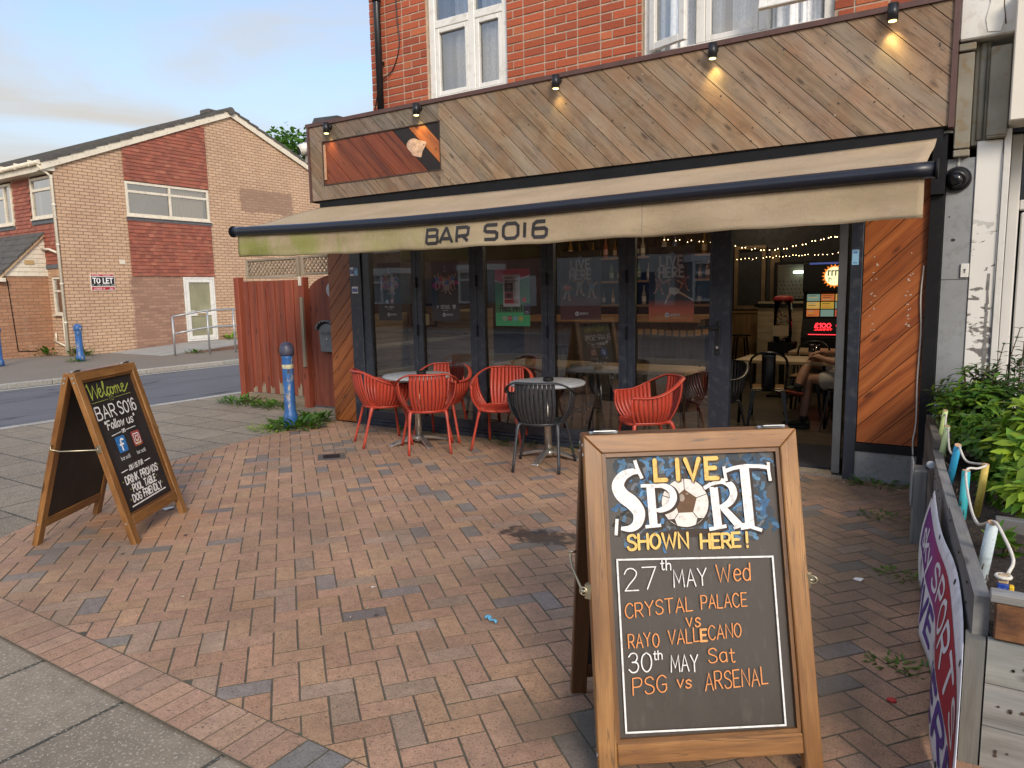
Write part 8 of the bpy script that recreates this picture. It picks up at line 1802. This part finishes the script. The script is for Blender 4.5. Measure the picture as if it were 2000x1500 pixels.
# ---------------------------------------------------------------- trees and the terrace opposite (seen in the glass)
def tree(lab, c, H, R, n, mat, seed, q=.22):
    r = random.Random(seed); t = thing('leafy_tree', lab, 'tree', c, group='trees beyond the houses'); c = Vector(c); tr = MB(); cl = []
    tr.tube([c, c+Vector((.1, .1, H*.45)), c+Vector((.0, .2, H*.75))], [.28, .2, .1], 9)
    for i in range(16):
        a = r.uniform(0, 6.28); z = H*r.uniform(.45, 1.0); rr = R*r.uniform(.25, .85)*(1.1-.6*abs(z/H-.65)/.4); p = c+Vector((rr*cos(a), rr*sin(a), z)); cl.append((p, R*r.uniform(.22, .42)))
        tr.tube(smooth_pts([c+Vector((0, .1, H*r.uniform(.3, .5))), c.lerp(p, .6)+Vector((0, 0, H*.25)), p], 3), [.09, .08, .07, .05, .04, .03, .02], 6)
    tr.build('trunk', paint('bark', (.09, .07, .05), .9, .25, 6, .5), t); g = MB(); g.smooth = True
    for i in range(n):
        p, s = cl[r.randrange(len(cl))]; v = Vector((r.gauss(0, 1), r.gauss(0, 1), r.gauss(0, .8))); v = v.normalized()*s*r.random()**.4
        d = Vector((r.gauss(0, 1), r.gauss(0, 1), r.gauss(0, .6))); k = r.uniform(.6, 1.35); leaf6(g, p+v, d, Vector((r.gauss(0, 1), r.gauss(0, 1), 1)), q*r.uniform(.6, 1.2), q*.5, (k, k, k*.8))
    g.build('crown', mat, t)
tree('leafy green tree rising behind the brick house beside the timber fascia', (-20.0, 17.9, 0), 8.4, 2.6, 5200, LEAF_M, 3, .26)
tree('second green tree farther behind the timber fascia', (-24.5, 23.9, 0), 8.8, 3.0, 3200, LEAF_D, 5, .3)
def terrace(i, x0, x1, bay):
    h = thing('terraced_house', ['brick terraced house with white bay window behind the camera, left one', 'brick terraced house with white door behind the camera, middle one', 'pale rendered terraced house behind the camera, right one'][i % 3], 'house', ((x0+x1)/2, -20, 0), group='houses across the main road')
    wm = brickmat('terrace_brick', 'X', (.30, .12, .08), (.24, .09, .06), (.3, .26, .2)) if i % 3 < 2 else paint('terrace_render', (.5, .48, .42), .9, .1, 2, .2)
    y = -20.0; g = MB(); g.b2(x0, x1, y-8, y, 0, 5.6); g.build('wall', wm, h)
    g = MB(); g.prism([(x0, y+.3, 5.5), (x0, y-4, 7.9), (x0, y-8.3, 5.5)], (x1-x0, 0, 0)); g.build('roof', bpy.data.materials['roof_tile'], h)
    w = x1-x0
    for (a, b, z0, z1) in ((x0+.5, x0+2.6, 3.4, 4.9), (x0+3.3, x0+4.6, 3.4, 4.9)):
        f = MB(); frame_rect(f, 'Y', y+.04, a, b, z0, z1, .09, .1, None, [(a+b)/2], []); fo = f.build('window', MT['white'], h); p = MB(); p.poly([(b, y+.03, z0), (a, y+.03, z0), (a, y+.03, z1), (b, y+.03, z1)]); p.build('pane', MT['upglass'], fo); 
        p = MB(); p.poly([(b, y+.012, z0), (a, y+.012, z0), (a, y+.012, z1), (b, y+.012, z1)]); p.build('blind', bpy.data.materials['room_dim'], fo)
    if bay:
        g = MB(); g.prism([(x0+.4, y, .0), (x0+.9, y+.7, .0), (x0+2.3, y+.7, .0), (x0+2.8, y, .0)], (0, 0, 1.0)); g.build('bay_base', wm, h); f = MB()
        frame_rect(f, 'Y', y+.7, x0+.9, x0+2.3, 1.0, 2.4, .09, .1, None, [x0+1.6], [(2.0, x0+1.0, x0+1.55)]); f.prism([(x0+.3, y, 2.4), (x0+.85, y+.78, 2.4), (x0+2.35, y+.78, 2.4), (x0+2.9, y, 2.4)], (0, 0, .25)); f.build('bay_window', MT['white'], h)
        p = MB(); p.prism([(x0+.45, y, 1.0), (x0+.93, y+.66, 1.0), (x0+2.27, y+.66, 1.0), (x0+2.75, y, 1.0)], (0, 0, 1.4)); p.build('bay_pane', paint('bay_glass', (.16, .22, .25), .15, .3, 1.2, 0), h)
    f = MB(); f.b2(x0+3.4, x0+4.4, y, y+.06, .03, 2.1); f.build('door', MT['white'] if i % 2 else paint('door_blue', (.03, .05, .10), .4, .1, 3, 0), h)
for i in range(7): terrace(i, -19+5.2*i, -19+5.2*(i+1)-.02, i % 3 != 2)
tag(MB.build(*(lambda m: (m.b2(-20, 18, -17.9, -17.7, .03, .9), (m, 'garden_wall', bpy.data.materials['terrace_brick']))[1])(MB())), 'low brick garden wall before the houses across the main road', 'wall')
